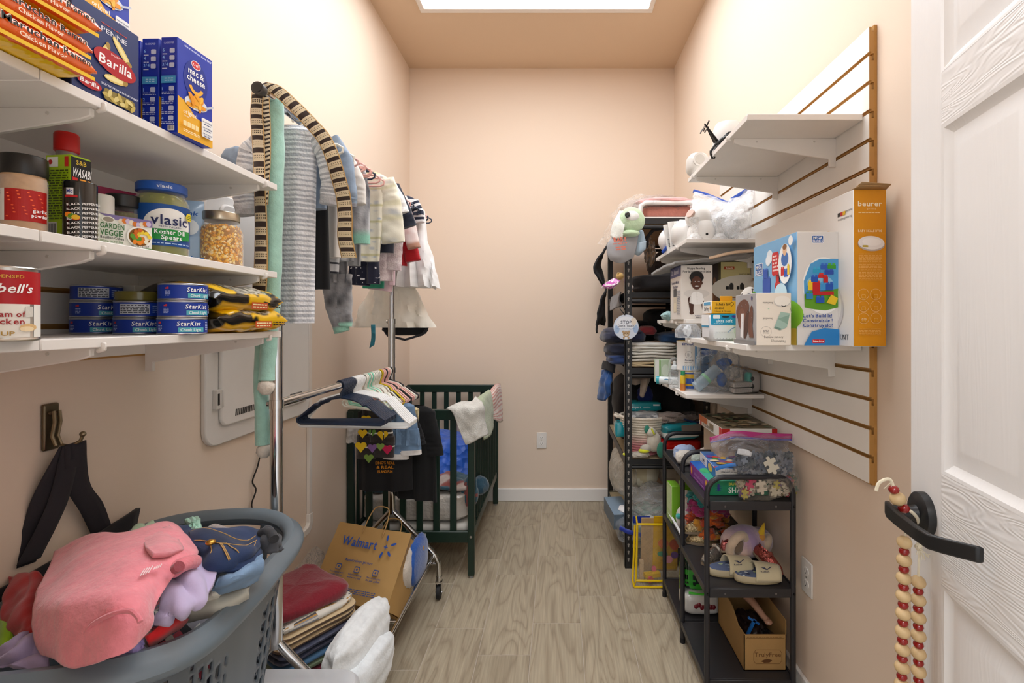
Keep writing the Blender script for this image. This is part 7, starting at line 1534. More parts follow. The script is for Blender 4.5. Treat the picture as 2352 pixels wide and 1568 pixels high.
for k in range(30): p.ell(.012+.14*((k*37)%101)/101,.015+.205*((k*59)%97)/97,.018,.012,['#c93a2e','#e3b32c','#3f8f4a','#2f5fb0','#e9d6b0','#7a3f8f'][k%6],10,k)
p.put('printed_top',t,True)
S=(.205,.30,.042); t=carton('jigsaw_box','wide red and orange jigsaw box behind the big zip bag on the cart','box',(.7125,1.855+.15,z+.17),S,0,{'*':'#e2ddd4','+z':'#6b5f4a','-x':'#e3ded6'},bv=.001)
f=faces(S); p=PR(f['-y']); p.rect(0,0,.03,.042,'#b3261e'); p.rect(.185,.0,.205,.042,'#b3261e'); p.text('500 PIECES',.15,.012,.010,'#2a2a2a',.05); p.lines(.04,.01,.11,.03,3,'#9a948a',2); p.put('printed_end',t,True)
p=PR(f['-x']); p.rect(0.0,.018,.12,.042,'#c9682a'); p.rect(.02,0,.04,.02,'#b3261e'); p.lines(.06,.006,.2,.018,2,'#6a6258',4); p.rect(.15,.012,.2,.034,'#8b7a60'); p.rect(.27,.01,.3,.042,'#c9302a'); p.put('printed_side',t,True)
p=PR(f['+z']); rd=random.Random(4)
for k in range(80): p.ell(rd.uniform(.02,.185),rd.uniform(.02,.28),rd.uniform(.008,.022),rd.uniform(.006,.014),rd.choice(['#8d7f5f','#4b5a3a','#a39070','#3f3a30','#7a6a4a','#b3a58a','#5f6f58']),8,rd.uniform(0,3))
p.put('printed_top',t,True)
t=carton('puzzle_box','plain dim box under the wide jigsaw box on the cart','box',(.715,2.02,z),(.19,.20,.168),0,{'*':'#b9a58c'})
p=PR(faces((.19,.20,.168))['-x']); p.lines(.02,.02,.18,.07,4,'#8a765c',3); p.put('printed_side',t,True)
# zip bag with magenta zip full of grey puzzle pieces
def jigsaw(m,ctr,u,v,s,c):
    c0=Vector(ctr); u=Vector(u).normalized(); v=Vector(v).normalized(); n_=u.cross(v); pts=[]
    def P(a,b): return c0+u*a*s+v*b*s
    for k in range(4):
        an=k*PI/2; ca,sa=math.cos(an),math.sin(an); tab=1 if k%2==0 else -1
        for a,b in ((-.5,-.5),(-.12,-.5),(-.16,-.5-.16*tab),(-.10,-.5-.28*tab),(.10,-.5-.28*tab),(.16,-.5-.16*tab),(.12,-.5)): pts.append(P(a*ca-b*sa,a*sa+b*ca))
    m.prism(pts,n_*s*.1,c)
t=thing('puzzle_bag','big clear magenta-zipped bag full of grey blue puzzle pieces on the cart','bag',(.70,1.78,z+.06))
m=MB('#c3c6cf'); m.patch([[(1630,1008,1.80),(1690,994,1.78),(1760,1000,1.77),(1818,1002,1.76)],[(1634,1025,1.76),(1690,1015,1.71),(1755,1020,1.70),(1812,1025,1.71)],[(1650,1055,1.74),(1700,1048,1.67),(1765,1050,1.665),(1825,1055,1.68)],[(1645,1085,1.735),(1700,1082,1.69),(1765,1092,1.675),(1826,1090,1.69)]],44,30,wr=.012,fr=20,seed=5)
m.patch([[(1630,1008,1.80),(1690,994,1.78),(1760,1000,1.77),(1818,1002,1.76)],[(1640,1010,1.90),(1690,1005,1.88),(1755,1010,1.88),(1800,1012,1.86)],[(1645,1045,1.92),(1700,1045,1.92),(1765,1050,1.90),(1810,1055,1.88)]],24,16,wr=.012,fr=20,seed=6)
put(m,'film',BAG,t)
m=MB('#a8236e'); m.patch([[(1630,1004,1.800),(1660,996,1.79),(1690,989,1.78),(1760,994,1.77),(1820,996,1.76)],[(1631,1016,1.798),(1660,1008,1.785),(1690,1002,1.775),(1760,1007,1.765),(1818,1008,1.757)]],30,6); m.tube([at(1632,1016,1.795),at(1660,1010,1.78),at(1690,1004,1.77),at(1760,1009,1.76),at(1818,1010,1.752)],.0016,6,'#3b3a9a'); put(m,'magenta_zip',PLAST,t,solid=.002)
m=MB(); rd=random.Random(9)
for k in range(110):
    px,py=rd.uniform(1690,1815),rd.uniform(1042,1088); q=at(px,py,rd.uniform(1.70,1.78)); a=rd.uniform(0,6); u=Vector((math.cos(a),rd.uniform(-.4,.4),math.sin(a))); v=u.cross(Vector((rd.uniform(-.3,.3),-1,rd.uniform(-.3,.3))))
    jigsaw(m,q,u,v,.024,rd.choice(['#3c4450','#2b3242','#55606f','#6e7480','#23282f','#8a8d92','#40484a']))
q=put(m,'puzzle_pieces',CARD,t); q['kind']='stuff'
m=MB('#c9c3b4'); jigsaw(m,at(1771,1068,1.668),(1,0,.5),(-.5,0,1),.040,'#c9c3b4'); put(m,'cream_piece',CARD,t)
m=MB('#d3d3d6'); m.patch([[(1695,1030,1.69),(1715,1032,1.685),(1728,1040,1.68)],[(1692,1042,1.69),(1712,1046,1.685),(1725,1048,1.68)]],6,4); q=put(m,'name_slip',CARD,t,solid=.001)
m=MB('#2a74c4'); m.tube([at(1644,1077,1.715),at(1665,1070,1.70),at(1690,1066,1.69)],.006,6,flat=.3,up=(0,0,1)); put(m,'blue_zip',PLAST,t)
t=thing('piece_bag','clear bag of colourful puzzle pieces drooping over the near edge of the cart top','bag',(.73,1.72,z))
m=MB('#c9c2b8'); m.patch([[(1690,1092,1.75),(1740,1086,1.73),(1800,1086,1.72),(1830,1085,1.73)],[(1688,1110,1.715),(1740,1108,1.69),(1800,1105,1.68),(1836,1110,1.70)],[(1694,1132,1.71),(1745,1136,1.685),(1795,1130,1.68),(1832,1125,1.70)],[(1696,1142,1.72),(1740,1148,1.70),(1790,1140,1.70),(1820,1130,1.72)]],36,26,wr=.010,fr=22,seed=8); put(m,'film',BAG,t)
m=MB(); 
for k in range(90):
    px,py=rd.uniform(1700,1822),rd.uniform(1096,1136); q=at(px,py,rd.uniform(1.712,1.76)); a=rd.uniform(0,6); u=Vector((math.cos(a),rd.uniform(-.3,.3),math.sin(a))); v=u.cross(Vector((rd.uniform(-.3,.3),-1,rd.uniform(-.3,.3))))
    jigsaw(m,q,u,v,.024,rd.choice(['#b3a48a','#c9bda6','#8d7f6a','#a83a4a','#6f4f7a','#b9a94a','#9a8b78','#54685a']) )
q=put(m,'puzzle_pieces',CARD,t); q['kind']='stuff'
m=MB(); jigsaw(m,at(1748,1117,1.70),(1,0,.2),(-.2,0,1),.034,'#c9bca8'); jigsaw(m,at(1724,1108,1.705),(1,0,-.4),(.4,0,1),.03,'#b8385a'); put(m,'loose_piece',CARD,t)
# socks and small plush on the far top bay
for nm,lab,c,r,cc in (('white_sock','rolled white sock on the far top bay of the cart',(.545,2.13,z+.030),(.040,.03,.030),'#c9c3ba'),('mint_sock','pale mint sock beside the rolled white sock',(.592,2.10,z+.03),(.03,.035,.030),'#b9c7bf'),('blue_sock','light blue socks behind the rolled white sock',(.555,2.19,z+.035),(.045,.035,.034),'#93a6c9'),('cream_sock','cream socks under the red bow on the cart',(.640,2.12,z+.038),(.035,.04,.038),'#d3c7bd')):
    lump(nm,lab,c,r,cc,'socks',TERRY,'socks on the cart',seed=len(lab),amp=.14)
t=thing('red_bow','dark red ribbon loop lying over the socks on the cart','ribbon',(.66,2.1,z+.05)); m=MB('#a31a1e'); m.tube([(.600,2.06,z+.03),(.615,2.05,z+.07),(.66,2.05,z+.065),(.70,2.05,z+.085),(.725,2.06,z+.09),(.735,2.07,z+.06)],.008,6,flat=.4); m.tube([(.605,2.06,z+.028),(.64,2.05,z+.03),(.68,2.05,z+.055)],.007,6,flat=.4); put(m,'ribbon_loop',FLEECE,t)
m=MB('#b98a4a'); m.blob((.72,2.08,z+.10),(.02,.016,.016)); put(m,'tan_end',FLEECE,t)
# ---- middle shelf
z=.396
for k,(x,y) in enumerate(((.531,2.285),(.590,2.300))):
    S=(.042,.085,.165); t=carton('green_box','bright lime green box on the middle cart shelf, %s of two'%('nearest the left post','right-hand one')[k],'box',(x,y,z),S,.05,{'*':'#79b52a','-x':'#b9cf8e'},'lime green boxes'); p=PR(faces(S)['-x']); p.rrect(.008,.050,.077,.15,.004,'#c8d8a6'); p.ring(.045,.10,.018,.002,'#9cc463',14,.022); p.lines(.012,.01,.06,.03,3,'#9cc463',k); p.put('printed_side',t,True)
t=thing('plush_llama','small white plush toy with teal ears on the middle cart shelf','plush toy',(.575,2.16,z)); m=MB('#cfc9c2'); m.blob((.553,2.17,z+.052),(.038,.045,.054),amp=.06); m.blob((.560,2.16,z+.12),(.020,.020,.05)); m.blob((.552,2.15,z+.165),(.017,.017,.015)); put(m,'plush_body',FLEECE,t)
m=MB('#3fa9a6'); m.blob((.518,2.14,z+.072),(.012,.012,.012)); m.blob((.574,2.14,z+.135),(.011,.011,.028)); put(m,'teal_ears',FLEECE,t)
m=MB('#2a2a2c'); m.blob((.564,2.139,z+.095),(.006,.005,.009)); put(m,'eye',GLOSS,t)
t=thing('tulle_pompom','fluffy orange, magenta and teal tulle pompom on the middle cart shelf','decoration',(.628,2.08,z))
rd=random.Random(6)
for nm,zc,cc,n_ in (('orange_tulle',.085,['#c9501c','#d9661f','#b9431a','#c98a2a'],90),('magenta_tulle',.165,['#a82a6a','#8f2358'],36),('teal_tulle',.200,['#1f7f80','#176a70','#2a8f8a'],44)):
    m=MB()
    for k in range(n_):
        a=rd.uniform(0,2*PI); b_=rd.uniform(-.9,.9) if nm=='orange_tulle' else rd.uniform(-.25,.25)
        R_=.075 if nm=='orange_tulle' else .070
        d_=Vector((math.cos(a)*math.cos(b_),math.sin(a)*math.cos(b_),math.sin(b_)))
        q=Vector((.628,2.075,z+zc*.86))+Vector((d_.x*R_,d_.y*.06,d_.z*.085))
        m.blob(q,(rd.uniform(.012,.024),rd.uniform(.010,.02),rd.uniform(.008,.018)),rd.choice(cc),amp=.5,fr=3,seed=k,nu=9,nv=6)
    q=put(m,nm,FLEECE,t); q['kind']='stuff'
# unicorn slippers
for k,(c,rz,s) in enumerate((((.690,1.885,z+.075),.25,1.0),((.775,1.95,z+.045),.9,.85))):
    t=thing('unicorn_slipper',('mauve unicorn plush slipper with a closed eye and yellow horn on the cart','mauve plush slipper half hidden behind the one with the horn')[k],'slipper',c,rz,'unicorn slippers')
    m=MB('#c0a4a6'); m.blob((0.01*s,0,0),(.088*s,.065*s,.060*s),lambda p:mixc('#c9aca4','#b398a2',.5+2*N(p,14,2)),amp=.04,nu=34,nv=22); put(m,'slipper_body',FLEECE,t,local=True)
    m=MB('#c3ab93'); cxx=-.045*s; m.tube([(cxx+.033*s*math.cos(a)*1.1,-.045*s+.012*math.cos(a)-.018*math.sin(a),.012*s+.042*s*math.sin(a)) for a in [2*PI*q/20 for q in range(20)]],.016*s,10,loop=True); put(m,'fleece_collar',FLEECE,t,local=True)
    m=MB('#6e5a48'); m.blob((cxx,-.050*s,.012*s),(.024*s,.012*s,.030*s)); put(m,'opening',FLEECE,t,local=True)
    m=MB('#cfa51d'); m.lathe([(.014*s,0),(.010*s,.018*s),(.004*s,.036*s),(.001,.042*s)],12); m.v=[Vector((.062*s+v.x+v.z*.35,-.035*s+v.y,.036*s+v.z)) for v in m.v]; m.blob((.060*s,-.045*s,.028*s),(.014*s,.008,.012*s),'#c98a3a'); put(m,'horn',FLEECE,t,local=True) if k==0 else None
    m=MB('#c9b59a'); m.blob((.080*s,-.040*s,-.008*s),(.020*s,.008*s,.012*s)); put(m,'ear',FLEECE,t,local=True)
    m=MB('#1a1416')
    if k==0:
        for q in range(5): m.tube([(.036+.004*q,-.064+.002*q,.016-.005*q),(.030+.004*q,-.066+.002*q,.013-.006*q)],.0012,5)
        m.tube([(.034,-.0635,.019),(.042,-.063,.012),(.050,-.060,-.003)],.0014,5); put(m,'eyelashes',CLOTH,t,local=True)
# shoes
def shoe(name,label,c,rz,L_,colr,mat,seed=0,sole='#8d7c66',strap=None,group=None,roll=0,tilt=0):
    t=thing(name,label,'shoe',c,rz,group,roll,tilt); W_=L_*.36; Hh=L_*.30; m=MB(colr)
    def hw(u): return W_/2*(math.sin(PI*min(1,max(0,u*.96+.02)))**.5)*(1-.16*(u<.5)*(1-u*2))
    R=[]
    for i in range(25):
        u=i/24; w_=max(.002,hw(u)); h_=Hh*(1.0-.55*max(0,(u-.35)/.65)**1.2)*(min(1,u*9+.35))*(min(1,(1-u)*7+.25)); op=.12<u<.52
        ring=[]
        for j in range(17):
            a=-PI*.08+ (PI*1.16)*j/16; x=w_*math.cos(a); zz=h_*max(0,math.sin(a))
            if op and .30*PI<a<.70*PI: zz=h_*.42; x*=.8
            ring.append(((u-.5)*L_,x,zz))
        R.append(ring)
    m.rings(R,None,False,False,False); put(m,'upper',mat,t,local=True,solid=.002,ang=60)
    m=MB(sole); pts=[((i/24-.5)*L_,max(.002,hw(i/24))*1.05,-.008) for i in range(25)]; pts=pts+[(x,-y,z_) for x,y,z_ in pts[::-1]]; m.prism(pts,(0,0,.010)); put(m,'sole',PLAST,t,local=True)
    if strap:
        m=MB(strap); m.tube([(-.06*L_/.2*.4,-W_*.46,Hh*.35),(-.02*L_,-W_*.30,Hh*.86),(-.02*L_,0,Hh*1.02),(-.02*L_,W_*.30,Hh*.86),(-.02*L_,W_*.46,Hh*.3)],.008,6,flat=.35); put(m,'strap',mat,t,local=True)
    return t
shoe('gold_shoe','pale gold glitter strap shoe on the middle cart shelf, upper one lying across the other',(.592,2.055,z+.050),PI+.15,.155,'#a5926c',GLITTER,1,strap='#b9a882',group='glitter shoes on the cart')
shoe('gold_shoe','pale gold glitter shoe under the upper gold shoe',(.600,2.040,z+.009),PI-.1,.150,'#9a8763',GLITTER,2,group='glitter shoes on the cart')
shoe('silver_shoe','silver glitter shoe pointing to the left below the gold shoes',(.600,1.90,z+.009),PI+.6,.150,'#a39c92',GLITTER,3,strap='#b3aca2',group='glitter shoes on the cart')
shoe('pink_shoe','rose pink glitter strap shoe lying on the beige slide sandals',(.655,1.845,z+.075),.25,.115,'#b0615c',GLITTER,4,strap='#bb706a',group='rose glitter shoes on the cart',tilt=-.1)
shoe('pink_shoe','rose pink glitter strap shoe standing against the right side of the cart',(.752,1.79,z+.045),-.9,.120,'#a4544c',GLITTER,5,strap='#ad5f56',group='rose glitter shoes on the cart',tilt=.45)
for k,(x,y,rz) in enumerate(((.622,1.800,.12),(.700,1.752,.02))):
    t=thing('slide_sandal','beige slide sandal with dark chevron print, %s one of the pair on the cart'%('left','right')[k],'sandal',(x,y,z+.002),rz,'beige slide sandals'); L_=.165; W_=.075
    def ol(sc_,zz): return [(L_*(.5*math.cos(a))*sc_,W_/2*math.copysign(abs(math.sin(a))**.8,math.sin(a))*sc_*(1+.10*math.cos(a)),zz) for a in [2*PI*q/30 for q in range(30)]]
    m=MB('#b7a98a'); m.rings([ol(.97,0),ol(1.0,.006),ol(1.0,.020),ol(.97,.024)],lambda i,j:'#a3936f' if i==0 else '#b9ab8c'); put(m,'sole',RUBBER,t,local=True)
    m=MB('#46587f'); rdd=random.Random(k); m.rings([ol(.94,.024),ol(.93,.0255)]); 
    put(m,'footbed',CLOTH,t,local=True)
    p=PR(Pl((0,0,.0256),(1,0,0),(0,1,0))); 
    for q in range(16): p.ell(rdd.uniform(-.07,.065),rdd.uniform(-.025,.025),.007,.004,['#c9d2d8','#7f94b3','#aebf9a','#2b3358'][q%4],8,q)
    p.put('footbed_print',t,True)
    m=MB('#c3b797'); A=[]
    for i in range(9):
        x_=-.022+.088*i/8; A.append([(x_+.008*math.sin(a),-(W_/2+.003)*math.cos(a)*1.0,.012+.050*math.sin(a)*(1-.25*i/8)) for a in [PI*q/16 for q in range(17)]])
    m.rings(A,None,False,False,False); put(m,'strap',CLOTH,t,local=True,solid=.004)
    p=PR(Pl((.005,-.0330,.045),(1,0,0),(0,.55,.65))); p.text('Reebok',.008,-.004,.0055,'#3a3b52',.030); p.poly([(-.004,.012),(.010,.012),(.018,.004),(.012,.004)],'#3a3b52'); p.poly([(.012,.004),(.018,.004),(.036,.014),(.030,.014)],'#3a3b52'); p.put('strap_print',t,True)
# ---- bottom shelf
z=.086
t=thing('cardboard_box','open brown cardboard box of small toys on the bottom shelf of the cart','box',(.73,1.87,z))
b0,b1,c0,c1,hh=.650,.797,1.742,2.02,.135; KB='#a9834f'
m=MB(KB); T_=.003
m.box((b0,c0,z),(b1,c0+T_,z+hh-.01)); m.box((b0,c1-T_,z),(b1,c1,z+hh+.05)); m.box((b1-T_,c0,z),(b1,c1,z+hh+.04)); m.box((b0,c0,z),(b1,c1,z+T_))
m.prism([(b0,c0,z),(b0,c1,z),(b0,c1,z+hh+.055),(b0,c1-.05,z+hh+.058),(b0,c1-.09,z+hh+.028),(b0,c0+.12,z+hh+.020),(b0,c0+.06,z+hh-.012),(b0,c0,z+hh-.008)],(T_,0,0)); put(m,'box_walls',PAPER,t)
p=PR(Pl((b0,c0,z),(1,0,0),(0,0,1))); p.text('TrulyFree',.082,.048,.015,'#6a4526',.092,bold=False); p.poly([(.058,.033),(.07,.038),(.085,.040),(.098,.036),(.088,.028),(.07,.027)],'#5e3c20')
fr_=[(.033,.034),(.041,.024),(.122,.024),(.131,.034),(.131,.062),(.123,.072),(.041,.072),(.033,.062),(.033,.034)]; p.line(fr_,.0012,'#6a4526'); p.line([(.005,.112),(.140,.112)],.002,'#7d5a30'); p.lines(.01,.114,.13,.119,1,'#7d5a30',3); p.put('printed_front',t)
rd=random.Random(12)
for k,(x,y,zz,r,cc,lab) in enumerate(((.73,1.90,.05,(.05,.07,.05),'#2a1d1a','dark brown toys heaped in the cardboard box'),(.70,1.80,.045,(.03,.03,.03),'#3d2a22','dark small toy near the front of the cardboard box'),(.765,1.82,.05,(.02,.05,.035),'#1d1d22','black toy against the right wall of the cardboard box'))):
    lump('toy_heap' if k==0 else 'small_toy',lab,(x,y,z+zz),r,cc,'toy',PLAST,seed=k,amp=.25,fr=4)
t=thing('fashion_doll','bare plastic doll leg sticking up in the cardboard box','doll',(.72,1.88,z+.09)); m=MB('#b98a70'); m.tube([(.690,1.96,z+.20),(.705,1.92,z+.185),(.735,1.87,z+.16),(.755,1.83,z+.135),(.762,1.815,z+.13)],[.016,.018,.014,.011,.012],12); m.blob((.763,1.81,z+.128),(.014,.014,.010)); put(m,'doll_leg',PLAST,t)
t=thing('toy_sword','bright blue toy sword standing in the cardboard box','toy',(.69,1.81,z+.08)); m=MB('#1f62a8'); m.cb((.685,1.79,z+.105),(.010,.006,.10),ry=.45); m.cb((.702,1.79,z+.145),(.045,.006,.007),ry=.55); put(m,'sword_blade',PLAST,t)
t=lump('ball','small tan ball at the front of the cardboard box',(.716,1.765,z+.085),(.011,.011,.011),'#b98a68','ball',PLAST,amp=0)
t=lump('spoon_toy','curved metal toy along the right wall of the cardboard box',(.775,1.79,z+.08),(.008,.035,.012),'#8f8a86','toy',STEEL,amp=.05)
t=thing('green_backpack','shiny green and white monster child bag on the bottom cart shelf','bag',(.60,2.13,z))
m=MB('#d3cfc9'); m.blob((.605,2.115,z+.045),(.085,.06,.045),e=.5,amp=.03,nu=36,nv=20); put(m,'bag_base',GLOSS,t)
m=MB('#7a1f2a'); 
for k in range(7): m.blob((.570+.012*k,2.054,z+.045+.006*math.sin(k*2)),(.009,.003,.010),nu=8,nv=6)
put(m,'red_pattern',PLAST,t)
m=MB('#2f8a2c'); m.blob((.602,2.135,z+.155),(.078,.045,.075),lambda p:'#12291a' if abs(N(p,24,1))>.12 else '#3aa832',e=.6,amp=.05,nu=44,nv=28); m.box((.525,2.09,z+.02),(.531,2.15,z+.18),'#4f9a3f'); put(m,'green_top',GLOSS,t)
m=MB('#4fd23a'); m.tube([(.545,2.075,z+.09),(.60,2.070,z+.085),(.665,2.075,z+.092)],.005,8); m.tube([(.555,2.088,z+.21),(.575,2.085,z+.17),(.60,2.083,z+.20),(.625,2.085,z+.165),(.655,2.088,z+.205)],.0035,6); put(m,'green_piping',GLOSS,t)
m=MB('#c9cfd6'); m.patch([[Vector((.605,2.078,z+.165)),Vector((.617,2.077,z+.165))],[Vector((.620,2.074,z+.10)),Vector((.632,2.074,z+.10))]],2,4); put(m,'white_flash',CARD,t,solid=.001)
t=thing('shelf_edge_glint','thin white strip along the left edge of the middle cart shelf, imitating its reflection','strip',(.525,2.2,.40)); m=MB('#d9dadd'); m.cb((.517,2.19,.412),(.010,.26,.026),ry=-.35); put(m,'glint_strip',CARD,t,bv=.001)  # added strip: the shelf edge's white reflection made as an object
m=MB('#3f6fb5'); m.cb((.5135,2.19,.4155),(.0015,.20,.006),ry=-.35); put(m,'blue_line',CARD,t)

# ---- yellow trimmed clear bag of wooden puzzles on the floor
t=thing('puzzle_tote','clear plastic tote with bright yellow piping holding wooden puzzles, on the floor by the cart','bag',(.49,2.52,0))
q0=[Vector((.385,2.455,.03)),Vector((.615,2.455,.03)),Vector((.625,2.49,.292)),Vector((.398,2.49,.292))]
q1=[v+Vector((.010,.095,.0)) for v in q0]
m=MB('#e4e0d4'); m.patch([[q0[3],q0[2]],[q0[0],q0[1]]],26,26,wr=.010,fr=26,seed=2); m.patch([[q1[3],q0[3]],[q1[0],q0[0]]],6,20,wr=.006,fr=26); m.patch([[q0[0],q0[1]],[q0[0]+Vector((-.006,-.012,-.028)),q0[1]+Vector((0,-.012,-.028))]],20,4,wr=.004); put(m,'clear_panel',BAG,t)
m=MB('#d9b411'); P=[q0[0],q0[1],q0[2],q0[3]]
for a,b in ((0,1),(1,2),(2,3),(3,0)): m.tube([P[a],P[a].lerp(P[b],.5)+Vector((0,-.004,0)),P[b]],.0058,8)
m.tube([q0[0],q0[0]+Vector((-.010,-.012,-.026)),q0[0]+Vector((.10,-.016,-.024)),q0[1]+Vector((0,-.014,-.022))],.0055,8); m.tube([q0[3],q1[3]],.005,8); m.tube([q0[3]+Vector((-.01,.012,-.01)),q0[0]+Vector((-.014,.006,.0)),q0[0]+Vector((-.010,-.010,-.026))],.005,8); put(m,'yellow_piping',GLOSS,t)
t=thing('wooden_puzzle','wooden peg puzzle board with yellow cut-out shapes inside the clear tote','puzzle',(.50,2.53,.03))
m=MB('#b99a70'); m.cb((.515,2.530,.175),(.185,.008,.285),rx=.13); put(m,'puzzle_board',WOOD,t,bv=.002)
o_=Vector((.4225,2.507,.036)); vv=Vector((0,.13,.99))
m=MB('#d3a514'); m.cb((.545,2.522,.185),(.125,.006,.285),rx=.13); put(m,'yellow_sheet',CARD,t)
pr_=Pl(o_+Vector((0,-.008,0)),(1,0,0),vv)
m=MB()
def piece(a,b,ra,rb,c,rot_=0,nn=14):
    pts=[pr_(a+ra*math.cos(q)*math.cos(rot_)-rb*math.sin(q)*math.sin(rot_),b+ra*math.cos(q)*math.sin(rot_)+rb*math.sin(q)*math.cos(rot_)) for q in [2*PI*k/nn for k in range(nn)]]
    m.prism(pts,pr_.n*.006,c)
for a,b,ra,rb,c in ((.125,.265,.032,.015,'#2464a8'),(.165,.268,.020,.018,'#2464a8'),(.095,.215,.022,.018,'#6a3f8f'),(.110,.150,.026,.024,'#c96a26'),(.165,.145,.024,.026,'#a8431c'),(.105,.100,.026,.012,'#2f7f5a'),(.165,.095,.018,.016,'#5a3276'),(.135,.075,.020,.018,'#c9808a'),(.160,.205,.022,.024,'#3f7a44'),(.06,.03,.012,.014,'#c95a6a')): piece(a,b,ra,rb,c)
for a,b in ((.118,.268),(.135,.266),(.095,.218)): piece(a,b,.005,.005,'#e3c12a',0,5)
q=put(m,'puzzle_shapes',CARD,t); q['kind']='stuff'
m=MB('#c9a21c'); m.cb((.47,2.485,.045),(.08,.03,.02),rz=.2); m.cb((.46,2.475,.03),(.03,.02,.03),rz=.6,c='#c95a6a'); m.cb((.42,2.50,.06),(.02,.02,.10),c='#c3a784'); q=put(m,'loose_shapes',CARD,t); q['kind']='stuff'
# ================================================================== open six-panel door with black lever
P0=Vector((.706,1.0,0)); dirn=Vector((-.203,-.979,0)).normalized()          # free edge, direction to the hinge
nrm=Vector((-.979,.203,0)).normalized()                                     # room-side face
DM=Matrix(((dirn.x,nrm.x,0,P0.x),(dirn.y,nrm.y,0,P0.y),(0,0,1,0),(0,0,0,1)))
DOORG=bpy.data.materials.new('embossed_door_paint'); DOORG.use_nodes=True
nt=DOORG.node_tree; n=nt.nodes; L=nt.links; bs=n['Principled BSDF']
bs.inputs['Base Color'].default_value=lin('#eceae8'); bs.inputs['Roughness'].default_value=.38
def grain(horizontal):
    m=DOORG.copy(); m.name='door_grain_'+('rail' if horizontal else 'stile'); nt=m.node_tree; n=nt.nodes; L=nt.links; bs=n['Principled BSDF']
    tc=n.new('ShaderNodeTexCoord'); mp=n.new('ShaderNodeMapping'); mp.inputs['Scale'].default_value=(1.2,1,9) if horizontal else (9,1,.9)
    nz=n.new('ShaderNodeTexNoise'); nz.inputs['Scale'].default_value=2.6; nz.inputs['Detail'].default_value=1.5; nz.inputs['Distortion'].default_value=.3
    L.new(tc.outputs['Object'],mp.inputs['Vector']); L.new(mp.outputs[0],nz.inputs['Vector'])
    mu=n.new('ShaderNodeMath'); mu.operation='MULTIPLY'; mu.inputs[1].default_value=130 if horizontal else 70; L.new(nz.outputs['Fac'],mu.inputs[0])
    si=n.new('ShaderNodeMath'); si.operation='SINE'; L.new(mu.outputs[0],si.inputs[0])
    bp=n.new('ShaderNodeBump'); bp.inputs['Strength'].default_value=.22 if horizontal else .06; bp.inputs['Distance'].default_value=.0016; L.new(si.outputs[0],bp.inputs['Height']); L.new(bp.outputs['Normal'],bs.inputs['Normal']); return m
GH,GV=grain(True),grain(False)
door=thing('door_1','white six-panel door standing open at the right edge','door',P0); OFF[door]=(Vector((0,0,0)),1)
del door['label'],door['category']; door['kind']='structure'; door.matrix_world=DM
WD,TD=.815,.035
def dpart(name,a,c_,mat,bv=.0015):
    m=MB('#eceae8'); m.box(a,c_); return put(m,name,mat,door,local=True,bv=bv,seg=2)
# local: x along the door from the free edge, y out of the room face, z up
st_=.112; mid=(WD-st_)/2-.0; rows=[(.235,.832),(1.030,1.648),(1.742,1.925)]
dpart('core_panel',(0.002,-TD,.012),(WD-.002,-.010,2.03),DOORG)
dpart('stile',(0,-.012,.012),(st_,0,2.03),GV); dpart('stile',(WD-st_,-.012,.012),(WD,0,2.03),GV); dpart('mullion',(WD/2-.05,-.012,.012),(WD/2+.05,0,2.03),GV)
zs=[.012,.235,.832,1.030,1.648,1.742,1.925,2.03]
for k in range(0,8,2):
    m=MB('#eceae8'); m.box((st_,-.012,zs[k]),(WD/2-.05,.0002,zs[k+1])); put(m,'rail',GH,door,local=True)
    m=MB('#eceae8'); m.box((WD/2+.05,-.012,zs[k]),(WD-st_,.0002,zs[k+1])); put(m,'rail',GH,door,local=True)
for xa,xb in ((st_,WD/2-.05),(WD/2+.05,WD-st_)):
    for za,zb in rows:
        R=[]
        for ins,y in ((0,.0004),(.006,-.001),(.012,-.006),(.020,-.0095),(.026,-.0095),(.050,-.002),(.054,-.0015)):
            R.append([(xa+ins,y,za+ins),(xb-ins,y,za+ins),(xb-ins,y,zb-ins),(xa+ins,y,zb-ins)])
        m=MB('#eceae8'); m.rings(R,None,True,False,True); put(m,'raised_panel',GV,door,local=True,ang=20)
# lever handle: rosette, neck, lever
hx,hz=.058,.938
h=MB('#1a1a1b')
def ly(prof,cx,cz,mb,n=40):
    mb.lathe(prof,n); mb.v=[Vector((cx+v.x,v.z,cz+v.y)) for v in mb.v]
ly([(.040,0),(.040,.006),(.039,.013),(.034,.017),(.018,.0175),(.001,.0175)],hx,hz,h); ho=put(h,'handle_rosette',BLKM,door,local=True)
m=MB('#1a1a1b'); ly([(.017,.012),(.0155,.020),(.013,.024),(.0125,.064),(.001,.064)],hx,hz,m); put(m,'handle_neck',BLKM,ho,local=True)
m=MB('#161617')
P=[(.040,.058,.940),(.058,.063,.940),(.10,.066,.941),(.17,.066,.943),(.2100,.064,.945),(.228,.052,.947),(.262,.020,.951)]
HWs=[.0125,.0145,.0135,.0125,.0125,.0125,.0125]
R=[]
for (x,y,z_),w_ in zip(P,HWs): R.append([(x,y-.005,z_-w_),(x,y+.005,z_-w_),(x,y+.005,z_+w_),(x,y-.005,z_+w_)])
m.rings(R); put(m,'handle_lever',BLKM,ho,local=True,bv=.003)
# hinges on the far (near the camera) edge
for z in (.25,1.05,1.80):
    m=MB('#2a2a2b'); m.tube([(WD+.006,-.004,z-.045),(WD+.006,-.004,z+.045)],.006,10); put(m,'hinge',BLKM,door,local=True)
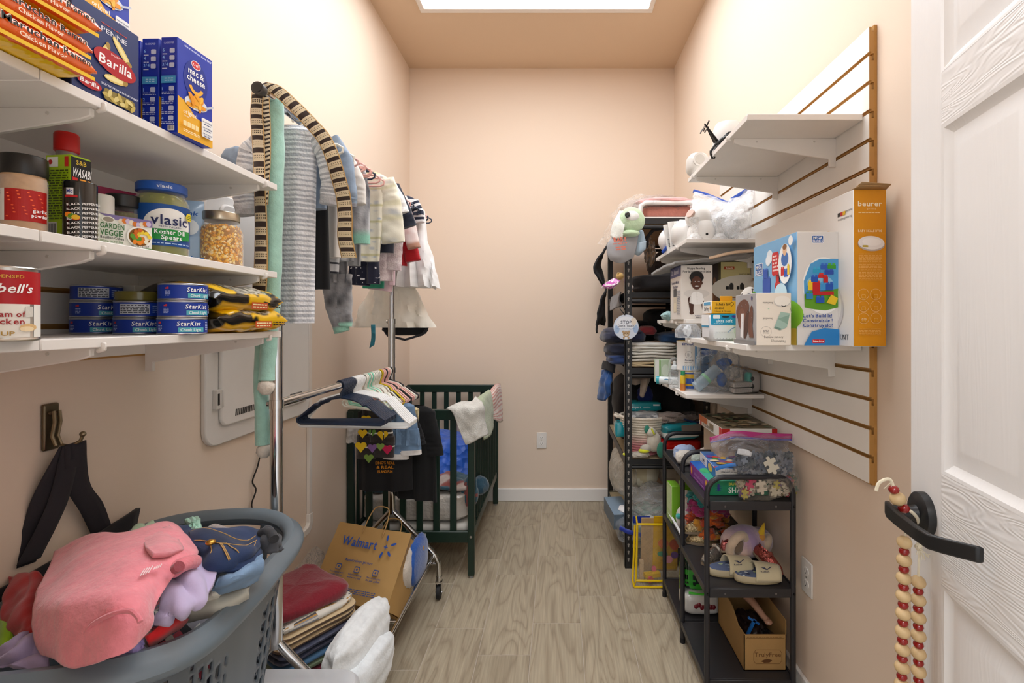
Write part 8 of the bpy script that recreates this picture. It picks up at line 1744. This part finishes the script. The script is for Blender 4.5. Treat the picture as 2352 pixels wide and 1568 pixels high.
# ---- bead garland over the lever
gl=thing('bead_garland','wooden bead garland with red beads looped over the black door lever','garland',DM@Vector((hx-.02,.04,.5)))
def W(x,y,z_): return DM@Vector((x,y,z_))
s1=[]; a=at(2077,1258,.975)
def bead(c,r,cc,mat):
    m=MB(cc); m.lathe([(.0015,-r*.86),(r*.55,-r*.76),(r*.88,-r*.42),(r,0),(r*.88,r*.42),(r*.55,r*.76),(.0015,r*.86)],18); m.v=[Vector(c)+v for v in m.v]; return put(m,'red_bead' if mat is GLOSS else 'wooden_bead',mat,gl)
WC,RC='#cfb183','#8f1614'
def strand(x0,y0,x1,Y,n,first):
    # beads down a hanging strand, in photo rows
    py=y0; k=0
    while py<1760:
        big=(k%2==0) if first else (k%2==1)
        r=.0128 if big else .0088
        x=x0+(x1-x0)*(py-y0)/500.0
        bead(at(x,py,Y),r,WC if big else RC,WOOD if big else GLOSS); py+=20.5; k+=1
YS=.925
strand(2077,1245,2068,YS,0,True)
strand(2109,1336,2111,YS+.005,0,True)
for (x,y,r,cc) in ((2053,1124,.0092,RC),(2062,1145,.0140,WC),(2076,1167,.0098,RC)): bead(at(x,y,.905 if False else .93),r,cc,GLOSS if cc==RC else WOOD)
m=MB('#ddd2b8')
m.tube(smooth([at(2012,1127,.93),at(2018,1110,.93),at(2032,1101,.93),at(2044,1101,.93),at(2050,1112,.93),at(2054,1126,.93),at(2064,1146,.93),at(2078,1168,.93),at(2092,1174,.925),at(2106,1188,.93),at(2112,1206,.94)]),.0030,8)
m.tube([at(2112,1206,.94),at(2095,1200,.985),at(2080,1215,.95),at(2078,1240,.93)],.0024,7)
m.tube([at(2078,1235,YS),at(2068,1745,YS)],.0016,6)
m.tube([at(2112,1206,.94),at(2112,1250,YS+.005),at(2109,1340,YS+.005)],.0022,7)
m.tube([at(2109,1320,YS+.005),at(2112,1760,YS+.005)],.0016,6); put(m,'cotton_cord',CLOTH,gl)
m=MB('#d6cbb2'); m.blob(at(2110,1255,YS+.004),(.006,.006,.007),amp=.3)
for k in range(9): m.tube([at(2110,1258,YS+.004),at(2112+3*k-6,1268+3*(k%3),YS+.002),at(2113+4*k-8,1285-3*abs(k-4)+4*(k%2),YS)],.0008,4)
for k in range(6): m.tube([at(2046,1108,.93),at(2040-2*k,1112+2*k,.928)],.0007,4)
put(m,'frayed_knot',CLOTH,gl)
